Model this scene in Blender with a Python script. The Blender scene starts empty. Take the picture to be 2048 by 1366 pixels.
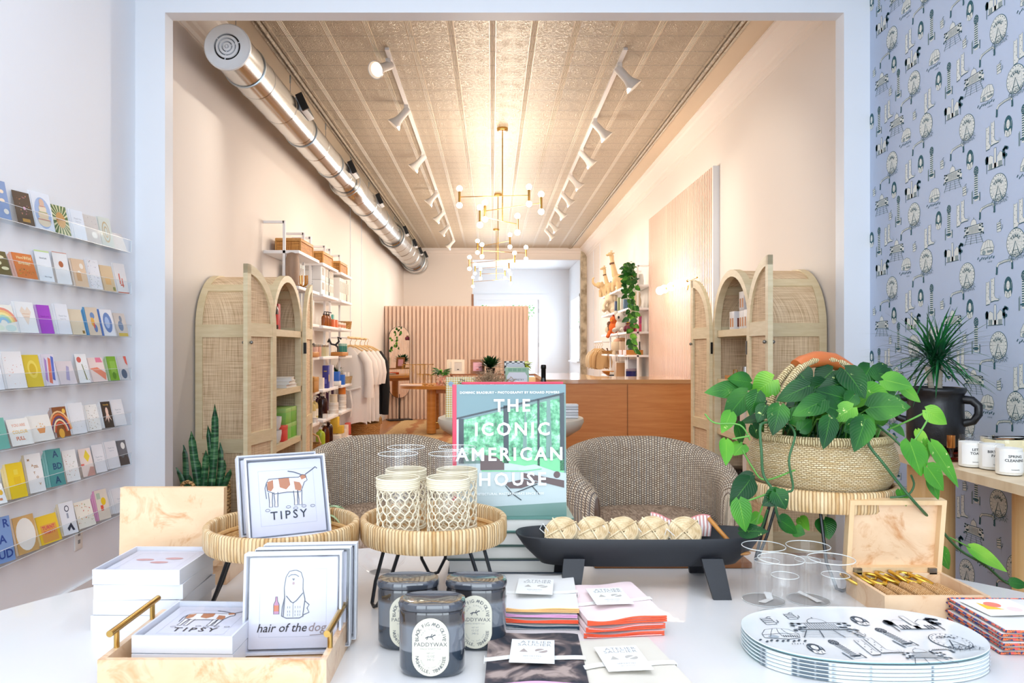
import bpy, bmesh, math, random
from math import sin, cos, pi, radians, sqrt, atan2
from mathutils import Vector, Matrix, Euler, noise as mnoise
random.seed(7)
S = bpy.context.scene
COL = S.collection

# ------------------------------------------------------------------ camera, world, lights, exposure
CH = 1.35                                   # lens height above the floor
cam = bpy.data.cameras.new('camera'); camo = bpy.data.objects.new('camera', cam); COL.objects.link(camo)
camo.location = (0, 0, CH); camo.rotation_euler = (pi/2, 0, 0)
cam.sensor_width = 36; cam.lens = 1500/2048*36
cam.shift_x = 39/2048; cam.shift_y = 17/2048
cam.clip_start = 0.05; cam.clip_end = 200
cam.dof.use_dof = True; cam.dof.focus_distance = 3.6; cam.dof.aperture_fstop = 16
S.camera = camo
S.view_settings.view_transform = 'Standard'; S.view_settings.look = 'None'
S.view_settings.gamma = 1; S.view_settings.use_curve_mapping = False
S.view_settings.exposure = 0.44
S.cycles.use_denoising = True
S.cycles.max_bounces = 10; S.cycles.transparent_max_bounces = 24; S.cycles.glossy_bounces = 5
S.cycles.sample_clamp_indirect = 6.0
S.cycles.caustics_reflective = False; S.cycles.caustics_refractive = False

W = bpy.data.worlds.new('sky'); S.world = W; W.use_nodes = True
W.node_tree.nodes['Background'].inputs[0].default_value = (.80, .90, 1.0, 1)
W.node_tree.nodes['Background'].inputs[1].default_value = 1.6

def area(name, loc, rot, sx, sy, power, color):
    l = bpy.data.lights.new(name, 'AREA'); l.shape = 'RECTANGLE'; l.size = sx; l.size_y = sy
    l.energy = power; l.color = color
    o = bpy.data.objects.new(name, l); COL.objects.link(o); o.location = loc; o.rotation_euler = rot
    return o
DAY = (.80, .91, 1.0)
WARM = (1.0, .90, .78)
# daylight through the shop window behind the camera, through the glazed rear doors and the rear side window
area('shop_window_daylight', (.05, -2.35, 2.0), (radians(90), 0, 0), 3.9, 3.1, 108, DAY)
area('front_overhead_fill', (.05, .9, 3.72), (0, 0, 0), 3.4, 4.6, 56, (.93, .96, 1.0))  # added overhead fill to even the light on the table; no fixture
area('rear_door_daylight', (.5, 22.4, 1.9), (radians(-90), 0, 0), 2.4, 2.4, 110, DAY)
area('rear_window_daylight', (2.6, 20.0, 2.2), (0, radians(90), 0), 2.2, 2.4, 120, DAY)

# ------------------------------------------------------------------ helpers
def P(px, py, Y):
    return Vector(((px-985)*Y/1500, Y, CH-(py-700)*Y/1500))
def srgb(h):
    if isinstance(h, str):
        h = h.lstrip('#'); c = [int(h[i:i+2], 16)/255 for i in (0, 2, 4)]
        return tuple(x/12.92 if x <= .04045 else ((x+.055)/1.055)**2.4 for x in c)
    return tuple(h[:3])

class NT:
    def __init__(s, name):
        s.m = bpy.data.materials.new(name); s.m.use_nodes = True
        s.t = s.m.node_tree; s.b = s.t.nodes['Principled BSDF']; s.out = s.t.nodes['Material Output']
    def n(s, typ, **kw):
        nd = s.t.nodes.new(typ)
        for k, v in kw.items():
            if k.startswith('i_'):
                k = k[2:]
                k = int(k) if k.isdigit() else k.replace('_', ' ')
                if isinstance(v, bpy.types.NodeSocket): s.t.links.new(v, nd.inputs[k])
                else: nd.inputs[k].default_value = v
            else: setattr(nd, k, v)
        return nd
    def l(s, a, b): s.t.links.new(a, b)
    def math(s, op, a, b=0.0, c=0.0):
        nd = s.t.nodes.new('ShaderNodeMath'); nd.operation = op
        for i, v in enumerate((a, b, c)):
            if isinstance(v, bpy.types.NodeSocket): s.t.links.new(v, nd.inputs[i])
            else: nd.inputs[i].default_value = v
        return nd.outputs[0]
    def coord(s, kind='Object'): return s.n('ShaderNodeTexCoord').outputs[kind]
    def mapping(s, vec, scale=(1, 1, 1), rot=(0, 0, 0), loc=(0, 0, 0)):
        return s.n('ShaderNodeMapping', i_Vector=vec, i_Scale=scale, i_Rotation=rot, i_Location=loc).outputs[0]
    def noise(s, vec, scale=5, detail=3, rough=.5, dist=0):
        return s.n('ShaderNodeTexNoise', i_Vector=vec, i_Scale=scale, i_Detail=detail, i_Roughness=rough, i_Distortion=dist).outputs[0]
    def ramp(s, fac, stops):
        nd = s.n('ShaderNodeValToRGB', i_0=fac); e = nd.color_ramp.elements
        while len(e) < len(stops): e.new(.5)
        for i, (p, c) in enumerate(stops):
            e[i].position = p; e[i].color = (*srgb(c), 1)
        return nd.outputs[0]
    def mix(s, fac, a, b, mode='MIX'):
        nd = s.n('ShaderNodeMix', data_type='RGBA', blend_type=mode)
        for i, v in ((0, fac), (6, a), (7, b)):
            if isinstance(v, bpy.types.NodeSocket): s.t.links.new(v, nd.inputs[i])
            elif i == 0: nd.inputs[0].default_value = v
            else: nd.inputs[i].default_value = (*srgb(v), 1)
        return nd.outputs[2]
    def bump(s, h, strength=.3, dist=.01):
        nd = s.n('ShaderNodeBump', i_Height=h, i_Strength=strength, i_Distance=dist)
        s.l(nd.outputs[0], s.b.inputs['Normal']); return nd
    def color(s, c):
        if isinstance(c, bpy.types.NodeSocket): s.l(c, s.b.inputs['Base Color'])
        else: s.b.inputs['Base Color'].default_value = (*srgb(c), 1)
    def set(s, **kw):
        for k, v in kw.items(): s.b.inputs[k.replace('_', ' ')].default_value = v
        return s.m

_plain = {}
def plain(c, rough=.5, metal=0, spec=.5, coat=0, name=None):
    key = (c, rough, metal, spec, coat)
    if key not in _plain:
        n = NT(name or 'paint_'+str(c).strip('#')); n.color(c)
        if isinstance(c, str):      # very fine unevenness so no surface is perfectly flat
            o = n.noise(n.coord(), 60, 2)
            n.l(n.mix(.06, c, n.ramp(o, [(0, '#000000'), (1, '#ffffff')])), n.b.inputs['Base Color']) if metal == 0 and False else None
        n.set(Roughness=rough, Metallic=metal, Specular_IOR_Level=spec, Coat_Weight=coat)
        _plain[key] = n.m
    return _plain[key]
def emis(c, st, name):
    n = NT(name); n.color('#ffffff'); n.b.inputs['Emission Color'].default_value = (*srgb(c), 1)
    n.b.inputs['Emission Strength'].default_value = st; return n.m
def thin_glass(name, tint='#ffffff', gloss=.10, rough=.02):
    n = NT(name); t = n.t
    tr = n.n('ShaderNodeBsdfTransparent'); tr.inputs[0].default_value = (*srgb(tint), 1)
    gl = n.n('ShaderNodeBsdfGlossy'); gl.inputs['Roughness'].default_value = rough
    lw = n.n('ShaderNodeLayerWeight'); lw.inputs[0].default_value = .35
    f = n.math('POWER', lw.outputs['Facing'], 6.0); f = n.math('ADD', n.math('MULTIPLY', f, .5 if gloss > .08 else .1), gloss*.3)
    mx = n.n('ShaderNodeMixShader', i_0=f); n.l(tr.outputs[0], mx.inputs[1]); n.l(gl.outputs[0], mx.inputs[2])
    n.l(mx.outputs[0], n.out.inputs[0]); return n.m

def wood(name, c1, c2, scale=(1.2, 14, 14), rough=.45, bump=.05, burl=0, c3=None, coat=0):
    n = NT(name); co = n.mapping(n.coord(), scale=scale)
    a = n.noise(co, 2.2, 6, .6, .6); col = n.ramp(a, [(.32, c1), (.68, c2)])
    if burl:
        k = n.noise(n.coord(), 9, 4, .65, 2.0)
        col = n.mix(n.ramp(k, [(.52, '#000000'), (.72, '#ffffff')]), col, c3)
        v = n.n('ShaderNodeTexVoronoi', i_Vector=n.mapping(n.coord(), scale=(7, 7, 11)), i_Scale=1.6).outputs[0]
        col = n.mix(n.math('MULTIPLY', n.ramp(v, [(.0, '#ffffff'), (.13, '#000000')]), n.ramp(k, [(.45, '#000000'), (.6, '#ffffff')])), col, '#8a4e22')
    n.color(col); n.bump(a, bump, .002); return n.set(Roughness=rough, Coat_Weight=coat)

def weave(name, c_lo, c_hi, c_mid=None, fh=160, fv=160, rough=.75, bump=.4, coord='Object'):
    """cane or linen-like weave: streaks along both directions"""
    n = NT(name); s = n.n('ShaderNodeSeparateXYZ', i_0=n.coord(coord))
    h = n.math('ADD', s.outputs[0], s.outputs[1]); v = s.outputs[2]
    c1 = n.n('ShaderNodeCombineXYZ', i_0=n.math('MULTIPLY', h, fh), i_1=n.math('MULTIPLY', v, 4.)).outputs[0]
    c2 = n.n('ShaderNodeCombineXYZ', i_0=n.math('MULTIPLY', h, 4.), i_1=n.math('MULTIPLY', v, fv)).outputs[0]
    a = n.noise(c1, 1, 2, .6); b = n.noise(c2, 1, 2, .6)
    m = n.math('MULTIPLY', n.math('ADD', a, b), .5)
    g1 = n.math('SINE', n.math('MULTIPLY', h, fh*5)); g2 = n.math('SINE', n.math('MULTIPLY', v, fv*5))
    g = n.math('MULTIPLY', g1, g2)
    m2 = n.math('ADD', m, n.math('MULTIPLY', g, .035))
    n.color(n.ramp(m2, [(.36, c_lo), (.5, c_mid or c_hi), (.63, c_hi)]))
    n.bump(m2, bump, .002); return n.set(Roughness=rough)

def brickweave(name, c1, c2, mortar, bw, bh, msize=.12, rough=.8, bump=.6, rot=0, off=.5, noisec=None):
    """interlaced strands laid out on the UV map (metres)"""
    n = NT(name)
    uv = n.mapping(n.coord('UV'), rot=(0, 0, rot))
    wv = n.n('ShaderNodeTexNoise', i_Vector=uv, i_Scale=26.0, i_Detail=2.0).outputs[1]
    uv = n.n('ShaderNodeVectorMath', operation='MULTIPLY_ADD', i_0=wv, i_1=(bh*1.6, bh*1.6, 0), i_2=uv).outputs[0]
    b = n.n('ShaderNodeTexBrick', i_Vector=uv, i_Scale=1.0, i_Mortar_Size=msize*min(bw, bh), i_Mortar_Smooth=.9, i_Bias=0.0,
            i_Brick_Width=bw, i_Row_Height=bh, i_Color1=(*srgb(c1), 1), i_Color2=(*srgb(c2), 1), i_Mortar=(*srgb(mortar), 1))
    b.offset = off
    col = b.outputs[0]
    if noisec:
        col = n.mix(n.ramp(n.noise(n.mapping(uv, scale=(1/bw/3, 1/bh, 1)), 1.0, 2), [(.45, '#000000'), (.7, '#ffffff')]), col, noisec)
    n.color(col); n.bump(n.math('SUBTRACT', 1.0, b.outputs[1]), bump, .004); return n.set(Roughness=rough)

class MB:
    def __init__(s): s.v = []; s.f = []; s.m = []; s.uv = {}; s.mats = []
    def mi(s, mat):
        if mat not in s.mats: s.mats.append(mat)
        return s.mats.index(mat)
    def add(s, vs, fs, mat=None, M=None, uvs=None):
        o = len(s.v)
        for i, v in enumerate(vs):
            v = Vector(v)
            s.v.append(M @ v if M is not None else v)
            if uvs: s.uv[o+i] = uvs[i]
        k = s.mi(mat) if mat is not None else 0
        for f in fs: s.f.append([o+i for i in f]); s.m.append(k)
        return s
    def box(s, c, d, mat=None, M=None, bev=0.0):
        x, y, z = d[0]/2, d[1]/2, d[2]/2; T = Matrix.Translation(c)
        if M is not None: T = M @ T
        if bev <= 0:
            vs = [(sx*x, sy*y, sz*z) for sz in (-1, 1) for sy in (-1, 1) for sx in (-1, 1)]
            fs = [(0, 2, 3, 1), (4, 5, 7, 6), (0, 1, 5, 4), (2, 6, 7, 3), (0, 4, 6, 2), (1, 3, 7, 5)]
            return s.add(vs, fs, mat, T)
        bm = bmesh.new(); bmesh.ops.create_cube(bm, size=1)
        for v in bm.verts: v.co = Vector((v.co.x*d[0], v.co.y*d[1], v.co.z*d[2]))
        bmesh.ops.bevel(bm, geom=bm.edges[:], offset=min(bev, min(d)*.45), segments=2, profile=.5, affect='EDGES')
        bm.verts.index_update()
        s.add([v.co.copy() for v in bm.verts], [[v.index for v in f.verts] for f in bm.faces], mat, T); bm.free()
        return s
    def bb(s, a, b, mat=None, bev=0.0, M=None):
        return s.box([(a[i]+b[i])/2 for i in range(3)], [abs(b[i]-a[i]) for i in range(3)], mat, M, bev)
    def prism(s, pts, z0, z1, mat=None, M=None, cap=True):
        """polygon in the XY plane pushed from z0 to z1"""
        n = len(pts); vs = [(p[0], p[1], z0) for p in pts]+[(p[0], p[1], z1) for p in pts]
        fs = [(i, (i+1) % n, n+(i+1) % n, n+i) for i in range(n)]
        if cap: fs += [list(range(n))[::-1], list(range(n, 2*n))]
        return s.add(vs, fs, mat, M)
    def loft(s, rings, mat=None, M=None, closed=True, cap0=False, cap1=False, uv=None, loop=False):
        vs = []; uvs = [] if uv else None; n = len(rings[0])
        # a UV seam needs a doubled column: add one more point to closed rings
        if uv and closed:
            rings = [list(r)+[r[0]] for r in rings]; n += 1; closed2 = False
        else: closed2 = closed
        for i, r in enumerate(rings):
            for j, p in enumerate(r):
                vs.append(p)
                if uv: uvs.append(uv(i, j))
        fs = []
        for i in range(len(rings)-(0 if loop else 1)):
            i2 = (i+1) % len(rings)
            for j in range(n if closed2 else n-1):
                k = (j+1) % n
                fs.append((i*n+j, i*n+k, i2*n+k, i2*n+j))
        if cap0: fs.append(list(range(n))[::-1])
        if cap1: fs.append([(len(rings)-1)*n+j for j in range(n)])
        return s.add(vs, fs, mat, M, uvs)
    def lathe(s, prof, n=32, mat=None, M=None, uv=False, cap0=False, cap1=False, shape=None, ripple=None):
        rings = []; L = [0]
        for i in range(1, len(prof)): L.append(L[-1]+math.hypot(prof[i][0]-prof[i-1][0], prof[i][1]-prof[i-1][1]))
        rm = max(p[0] for p in prof)
        for r, z in prof:
            ring = []
            for j in range(n):
                a = 2*pi*j/n; rr = r+(ripple(a, r, z) if ripple else 0)
                if shape: x, y = shape(a, rr)
                else: x, y = rr*cos(a), rr*sin(a)
                ring.append((x, y, z))
            rings.append(ring)
        return s.loft(rings, mat, M, True, cap0, cap1, (lambda i, j: (2*pi*rm*j/n, L[i])) if uv else None)
    def tube(s, pts, r, n=8, mat=None, M=None, cap=True, uv=False, closed=False):
        pts = [Vector(p) for p in pts]; N = len(pts); rs = r if isinstance(r, (list, tuple)) else [r]*N
        rings = []; up = None; L = 0; Ls = []
        for i, p in enumerate(pts):
            if closed: t = pts[(i+1) % N]-pts[i-1]
            else: t = pts[min(i+1, N-1)]-pts[max(i-1, 0)]
            t.normalize()
            if up is None: up = Vector((0, 0, 1)) if abs(t.z) < .9 else Vector((1, 0, 0))
            u = (up-t*up.dot(t)); u.normalize(); up = u; w = t.cross(u)
            rings.append([p+(u*cos(2*pi*k/n)+w*sin(2*pi*k/n))*rs[i] for k in range(n)])
            if i: L += (p-pts[i-1]).length
            Ls.append(L)
        return s.loft(rings, mat, M, True, cap and not closed, cap and not closed, (lambda i, j: (2*pi*rs[i]*j/n, Ls[i])) if uv else None, loop=closed)
    def cyl(s, a, b, r, n=16, mat=None, r2=None, M=None):
        return s.tube([a, b], [r, r if r2 is None else r2], n, mat, M)
    def sph(s, c, r, n=16, m=10, mat=None, M=None):
        r = r if isinstance(r, (tuple, list)) else (r, r, r)
        rings = [[(c[0]+r[0]*sin(pi*i/m)*cos(2*pi*j/n), c[1]+r[1]*sin(pi*i/m)*sin(2*pi*j/n), c[2]-r[2]*cos(pi*i/m)) for j in range(n)] for i in range(1, m)]
        s.loft(rings, mat, M)
        o = len(s.v)-n*(m-1); k = s.mi(mat) if mat is not None else 0
        T = (lambda q: M @ Vector(q)) if M is not None else (lambda q: Vector(q))
        s.v += [T((c[0], c[1], c[2]-r[2])), T((c[0], c[1], c[2]+r[2]))]; b0 = len(s.v)-2
        for j in range(n):
            s.f.append([b0, o+(j+1) % n, o+j]); s.m.append(k)
            s.f.append([b0+1, o+(m-2)*n+j, o+(m-2)*n+(j+1) % n]); s.m.append(k)
        return s
    def poly(s, pts, mat=None, M=None): return s.add(pts, [list(range(len(pts)))], mat, M)
    def text(s, body, size, mat, M, align='CENTER', bold=0.0, space=1.0):
        vs, fs = text_geo(body, align, bold, space)
        return s.add([(x*size, y*size, z) for x, y, z in vs], fs, mat, M)
    def build(s, name, mat=None, parent=None, smooth=40, **props):
        me = bpy.data.meshes.new(name); me.from_pydata([tuple(v) for v in s.v], [], s.f)
        mats = s.mats or [mat]
        for m in mats: me.materials.append(m if m is not None else mat)
        if s.mats:
            me.polygons.foreach_set('material_index', s.m)
        if s.uv:
            ul = me.uv_layers.new(name='UVMap')
            for lp in me.loops: ul.data[lp.index].uv = s.uv.get(lp.vertex_index, (0, 0))
        me.validate(); 
        if smooth:
            me.shade_smooth(); me.set_sharp_from_angle(angle=radians(smooth))
        o = bpy.data.objects.new(name, me); COL.objects.link(o)
        if parent is not None: o.parent = parent
        for k, v in props.items(): o[k] = v
        return o

_tc = {}
def text_geo(body, align='CENTER', bold=0.0, space=1.0):
    key = (body, align, bold, space)
    if key not in _tc:
        cu = bpy.data.curves.new('lettering', 'FONT'); cu.body = body; cu.size = 1; cu.align_x = align; cu.align_y = 'CENTER'
        cu.offset = bold; cu.space_character = space; cu.space_line = .9; cu.resolution_u = 2
        o = bpy.data.objects.new('lettering', cu); COL.objects.link(o)
        dg = bpy.context.evaluated_depsgraph_get(); me = o.evaluated_get(dg).to_mesh()
        _tc[key] = ([tuple(v.co) for v in me.vertices], [tuple(p.vertices) for p in me.polygons])
        o.evaluated_get(dg).to_mesh_clear(); bpy.data.objects.remove(o); bpy.data.curves.remove(cu)
    return _tc[key]

def arc_text(mb, body, size, mat, cx, cy, r, a0, a1, M, flip=False, bold=0.0):
    """letters laid around an arc; angles in degrees, clockwise from a0 to a1"""
    n = len(body)
    for i, ch in enumerate(body):
        if ch == ' ': continue
        a = radians(a0+(a1-a0)*(i+.5)/n)
        rot = a-pi/2 if not flip else a+pi/2
        mb.text(ch, size, mat, M @ Matrix.Translation((cx+r*cos(a), cy+r*sin(a), 0)) @ Matrix.Rotation(rot, 4, 'Z'), bold=bold)

def tag(o, label, cat, group=None, kind=None):
    o['label'] = label; o['category'] = cat
    if group: o['group'] = group
    if kind: o['kind'] = kind
    return o
def thing(name, label, cat, loc=(0, 0, 0), rz=0, group=None, rot=None):
    o = bpy.data.objects.new(name, None); COL.objects.link(o); o.empty_display_size = .05
    o.location = loc; o.rotation_euler = rot if rot else (0, 0, rz)
    return tag(o, label, cat, group)
def place(o, loc, rz=0, rot=None):
    o.location = loc; o.rotation_euler = rot if rot else (0, 0, rz); return o
def dup(o, label, loc=None, rz=None, rot=None, group=None, scale=None):
    """copy of a thing with copies of its parts and sub-parts"""
    c = o.copy(); COL.objects.link(c)
    if loc is not None: c.location = loc
    if rz is not None: c.rotation_euler = (0, 0, rz)
    if rot is not None: c.rotation_euler = rot
    if scale is not None: c.scale = scale
    c['label'] = label
    if group: c['group'] = group
    def kids(a, b):
        for ch in list(a.children):
            d = ch.copy(); COL.objects.link(d); d.parent = b; kids(ch, d)
    kids(o, c); return c
def struct(mb, name, mat=None, parent=None, smooth=30):
    o = mb.build(name, mat, parent, smooth)
    if parent is None: o['kind'] = 'structure'
    return o
# XY drawing plane -> XZ plane facing -Y (towards the camera) / YZ plane facing +X / facing -X
FRONT = Matrix(((1, 0, 0, 0), (0, 0, -1, 0), (0, 1, 0, 0), (0, 0, 0, 1)))
FACE_PX = Matrix(((0, 0, 1, 0), (1, 0, 0, 0), (0, 1, 0, 0), (0, 0, 0, 1)))
FACE_NX = Matrix(((0, 0, -1, 0), (-1, 0, 0, 0), (0, 1, 0, 0), (0, 0, 0, 1)))
def circ(cx, cy, rx, ry=None, n=20, a0=0, a1=360):
    ry = rx if ry is None else ry; full = abs(a1-a0) >= 360
    return [(cx+rx*cos(radians(a0+(a1-a0)*i/(n if full else n-1))), cy+ry*sin(radians(a0+(a1-a0)*i/(n if full else n-1))), 0) for i in range(n)]
def superell(a, b, e, n=48):
    out = []
    for i in range(n):
        t = 2*pi*i/n; c, s_ = cos(t), sin(t)
        out.append((a*math.copysign(abs(c)**(2/e), c), b*math.copysign(abs(s_)**(2/e), s_)))
    return out
def stroke(mb, pts, w, mat, M, z=0, closed=False):
    """thin drawn line as a flat ribbon"""
    pts = [Vector((p[0], p[1], 0)) for p in pts]; N = len(pts); vs = []
    for i, p in enumerate(pts):
        t = (pts[(i+1) % N]-pts[i-1]) if closed else (pts[min(i+1, N-1)]-pts[max(i-1, 0)])
        if t.length < 1e-9: t = Vector((1, 0, 0))
        t.normalize(); nrm = Vector((-t.y, t.x, 0))*w/2
        vs += [p+nrm+Vector((0, 0, z)), p-nrm+Vector((0, 0, z))]
    fs = [(2*i, 2*i+1, 2*((i+1) % N)+1, 2*((i+1) % N)) for i in range(N if closed else N-1)]
    mb.add(vs, fs, mat, M)

# ------------------------------------------------------------------ materials
M_white = plain('#eef2f8', .6, name='white_wall_paint')
M_trim = plain('#e8ecf1', .5, name='white_trim_paint')
M_shelf = plain('#f4f4f6', .35, name='white_powder_coat')
M_warmwall = plain('#eee7e1', .7, name='warm_tinted_wall_paint')  # warm light of the rear room tinted into the white wall colour
M_slat = plain('#ecd0bc', .55, name='pink_slat_paint')
M_slat2 = plain('#efd3c2', .42, name='pink_gloss_slat_paint')
M_brass = plain('#c9a35c', .25, 1.0, name='brass')
M_gold = plain('#d8b04a', .28, 1.0, name='gold_metal')
M_black = plain('#15161a', .35, name='black_metal')
M_blackmatte = plain('#1b1c21', .55, name='matte_black')
M_ink = plain('#23262b', .8, name='black_ink')
M_inkgrey = plain('#8d8f92', .8, name='grey_ink')
M_card = plain('#ebeae6', .6, name='white_card')
M_cream = plain('#e9e4d2', .6, name='cream_paper')
M_glass = thin_glass('clear_glass', '#ffffff', .10)
M_acry = thin_glass('clear_acrylic', '#f8fbfd', .02)
M_amber = thin_glass('amber_glass', '#b8651e', .2)
M_film = thin_glass('clear_film', '#fdfdff', .12, .08)
M_terra = plain('#b9623d', .7, name='terracotta')
M_leather = plain('#b9622c', .4, name='tan_leather')
M_cab = wood('pale_ash_wood', '#dac9a0', '#e8dab8', (2, 2, 16), .5)
M_cabw = weave('cane_webbing', '#b99a72', '#f6e2c2', '#dfc4a0', 190, 190)
M_oak = wood('oak_wood', '#b8762f', '#c98a42', (1, 1, 12), .35)
M_desk = wood('caramel_oak_panel', '#cd8548', '#dd9b5c', (1, 6, 14), .4)
M_pale = wood('pale_maple', '#dcb37a', '#e6c491', (12, 12, 1.2), .5)
M_burl = wood('burl_veneer', '#dfb890', '#ebcba6', (3, 5, 5), .35, .03, 1, '#c98d58', coat=.3)
M_burlin = wood('plain_light_wood', '#dfb685', '#e8c79a', (8, 2, 2), .5)
M_brown = wood('walnut_board', '#7d4a22', '#9a6230', (2, 10, 10), .4)
# ------------------------------------------------------------------ the rooms
XL, XR, ZC, YP0, YP1, YB, YF, YE = -2.12, 2.24, 3.77, 4.45, 4.56, 17.88, -2.2, 22.0

def floor_mat():
    n = NT('plank_floor'); co = n.mapping(n.coord(), rot=(0, 0, pi/2))
    b = n.n('ShaderNodeTexBrick', i_Vector=co, i_Scale=1.0, i_Mortar_Size=.0025, i_Brick_Width=1.4, i_Row_Height=.09,
            i_Color1=(*srgb('#b0702e'), 1), i_Color2=(*srgb('#94581f'), 1), i_Mortar=(*srgb('#4f2c10'), 1))
    g = n.noise(n.mapping(co, scale=(2, 40, 1)), 3, 4)
    n.color(n.mix(.35, b.outputs[0], n.ramp(g, [(.3, '#7a4418'), (.7, '#c98a45')]))); n.bump(g, .04, .002)
    return n.set(Roughness=.3)
def tin_mat():
    n = NT('pressed_tin_ceiling'); s = n.n('ShaderNodeSeparateXYZ', i_0=n.coord())
    T = .315
    fx = n.math('FRACT', n.math('MULTIPLY', n.math('ADD', s.outputs[0], 10.2+.194), 1/T))
    fy = n.math('FRACT', n.math('MULTIPLY', n.math('ADD', s.outputs[1], .22), 1/.30))
    cx = n.math('SUBTRACT', fx, .5); cy = n.math('SUBTRACT', fy, .5)
    ax = n.math('ABSOLUTE', cx); ay = n.math('ABSOLUTE', cy)
    # doubled rib along the room, single bead across it
    d = n.math('SUBTRACT', .5, ax)
    rib = n.math('MULTIPLY', n.math('LESS_THAN', d, .07), n.math('ABSOLUTE', n.math('SINE', n.math('MULTIPLY', d, pi/.035))))
    d2 = n.math('SUBTRACT', .5, ay)
    bead = n.math('MULTIPLY', n.math('LESS_THAN', d2, .03), 1.0)
    r = n.math('SQRT', n.math('ADD', n.math('MULTIPLY', cx, cx), n.math('MULTIPLY', cy, cy)))
    th = n.math('ARCTAN2', cy, cx)
    fl = n.math('SINE', n.math('ADD', n.math('MULTIPLY', th, 8.0), n.math('MULTIPLY', n.math('SINE', n.math('MULTIPLY', r, 30.0)), 2.2)))
    fl = n.math('MULTIPLY', fl, n.math('SINE', n.math('MULTIPLY', r, 44.0)))
    v = n.n('ShaderNodeCombineXYZ', i_0=ax, i_1=ay, i_2=0.0).outputs[0]
    scr = n.noise(v, 6.5, 1, .5, 3.0)
    orn = n.math('ADD', n.math('MULTIPLY', fl, .35), n.math('MULTIPLY', n.math('SINE', n.math('MULTIPLY', scr, 34.0)), .55))
    inside = n.math('GREATER_THAN', d, .085)
    h = n.math('ADD', n.math('ADD', n.math('MULTIPLY', orn, inside), n.math('MULTIPLY', rib, 1.3)), n.math('MULTIPLY', bead, -.9))
    col = n.mix(n.math('MULTIPLY', rib, .5), '#dccbb2', '#f3e9d8')
    col = n.mix(n.math('MULTIPLY', bead, .45), col, '#a79a88')
    n.color(col); n.bump(h, .9, .012); return n.set(Roughness=.38, Metallic=.25)
M_floor = floor_mat(); M_tin = tin_mat()

struct(MB().bb((XL-.1, YF, -.1), (XR+.1, YE+.2, 0)), 'floor', M_floor)
c = MB().bb((XL-.1, YP1, ZC), (XR+.1, YB+.12, ZC+.1)); struct(c, 'ceiling', M_tin)
struct(MB().bb((XL-.1, YF, ZC), (XR+.1, YP1, ZC+.1)), 'ceiling', M_white)
struct(MB().bb((XL-.1, YB+.12, 3.70), (XR+.1, YE+.1, 3.8)), 'ceiling', M_trim)
struct(MB().bb((XL-.12, YF, 0), (XL, YP0, ZC)), 'wall_left', M_white)
struct(MB().bb((XL-.12, YP0, 0), (XL, YE, ZC)), 'wall_left', M_warmwall)
struct(MB().bb((XR, YP0+.001, 0), (XR+.12, YB+.12, ZC)), 'wall_right', M_warmwall)
# partition with the wide cased opening
w = MB(); xo0, xo1, zo = -1.943, 2.086, 3.352
w.bb((XL, YP0, 0), (xo0, YP1, ZC)); w.bb((xo1, YP0, 0), (XR, YP1, ZC)); w.bb((xo0, YP0, zo), (xo1, YP1, ZC))
struct(w, 'wall_partition', M_trim)
# back wall with its opening, exposed post, header
w = MB(); w.bb((XL, YB, 0), (-.477, YB+.12, ZC)); w.bb((-.477, YB, 3.507), (XR, YB+.12, ZC)); struct(w, 'wall_back', M_warmwall)
n = NT('bare_plaster_post'); n.color(n.ramp(n.noise(n.coord(), 6, 5), [(.35, '#9a8c74'), (.6, '#d6cbb4')])); n.set(Roughness=.9)
struct(MB().bb((2.10, YB-.06, 0), (XR, YB+.12, 3.70)), 'trim_4', n.m)
struct(MB().bb((-.50, YB-.02, 0), (-.45, YB-.002, 2.68)), 'trim_5', M_brown)
# shop front behind the camera
w = MB(); w.bb((XL-.1, YF-.12, 0), (XR+.1, YF, .45)); w.bb((XL-.1, YF-.12, 3.5), (XR+.1, YF, ZC+.1))
w.bb((XL-.1, YF-.12, .45), (-1.95, YF, 3.5)); w.bb((2.05, YF-.12, .45), (XR+.1, YF, 3.5)); struct(w, 'wall_front', M_white)
wf = MB()
for x in (-1.93, -.6, .7, 2.03): wf.bb((x-.03, YF-.08, .45), (x+.03, YF-.02, 3.5), M_black)
for z in (.48, 2.75, 3.47): wf.bb((-1.95, YF-.08, z-.03), (2.05, YF-.02, z+.03), M_black)
struct(wf, 'window_1')
# far room: door wall, side window
w = MB(); dz = 2.82; dx0, dx1 = -.44, 1.36
w.bb((XL, YE, 0), (dx0, YE+.1, 3.7)); w.bb((dx0, YE, dz), (dx1, YE+.1, 3.7)); w.bb((dx1, YE, 0), (XR, YE+.1, 3.7))
struct(w, 'wall_far', M_trim)
w = MB()
w.bb((dx0-.1, YE-.03, 0), (dx0, YE, dz+.1)); w.bb((dx1, YE-.03, 0), (dx1+.1, YE, dz+.1)); w.bb((dx0-.12, YE-.04, dz), (dx1+.12, YE, dz+.16))
struct(w, 'trim_6', M_trim)
for k, (a, b) in enumerate(((dx0, .46), (.46, dx1))):
    w = MB(); st = .12
    w.bb((a, YE+.02, 0), (a+st, YE+.07, dz), M_trim); w.bb((b-st, YE+.02, 0), (b, YE+.07, dz), M_trim)
    w.bb((a+st, YE+.02, 2.68), (b-st, YE+.07, dz), M_trim); w.bb((a+st, YE+.02, 0), (b-st, YE+.07, .3), M_trim)
    d = struct(w, 'door_%d' % (k+1))
    struct(MB().bb((a+st, YE+.04, .3), (b-st, YE+.045, 2.68)), 'door_pane', M_glass, d)
    h = MB()
    for z in (.4, 1.5, 2.5): h.bb((b-.012 if k else a, YE+.005, z-.06), (b if k else a+.012, YE+.02, z+.06))
    struct(h, 'hinge', plain('#9aa3ab', .3, 1), d)
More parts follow.
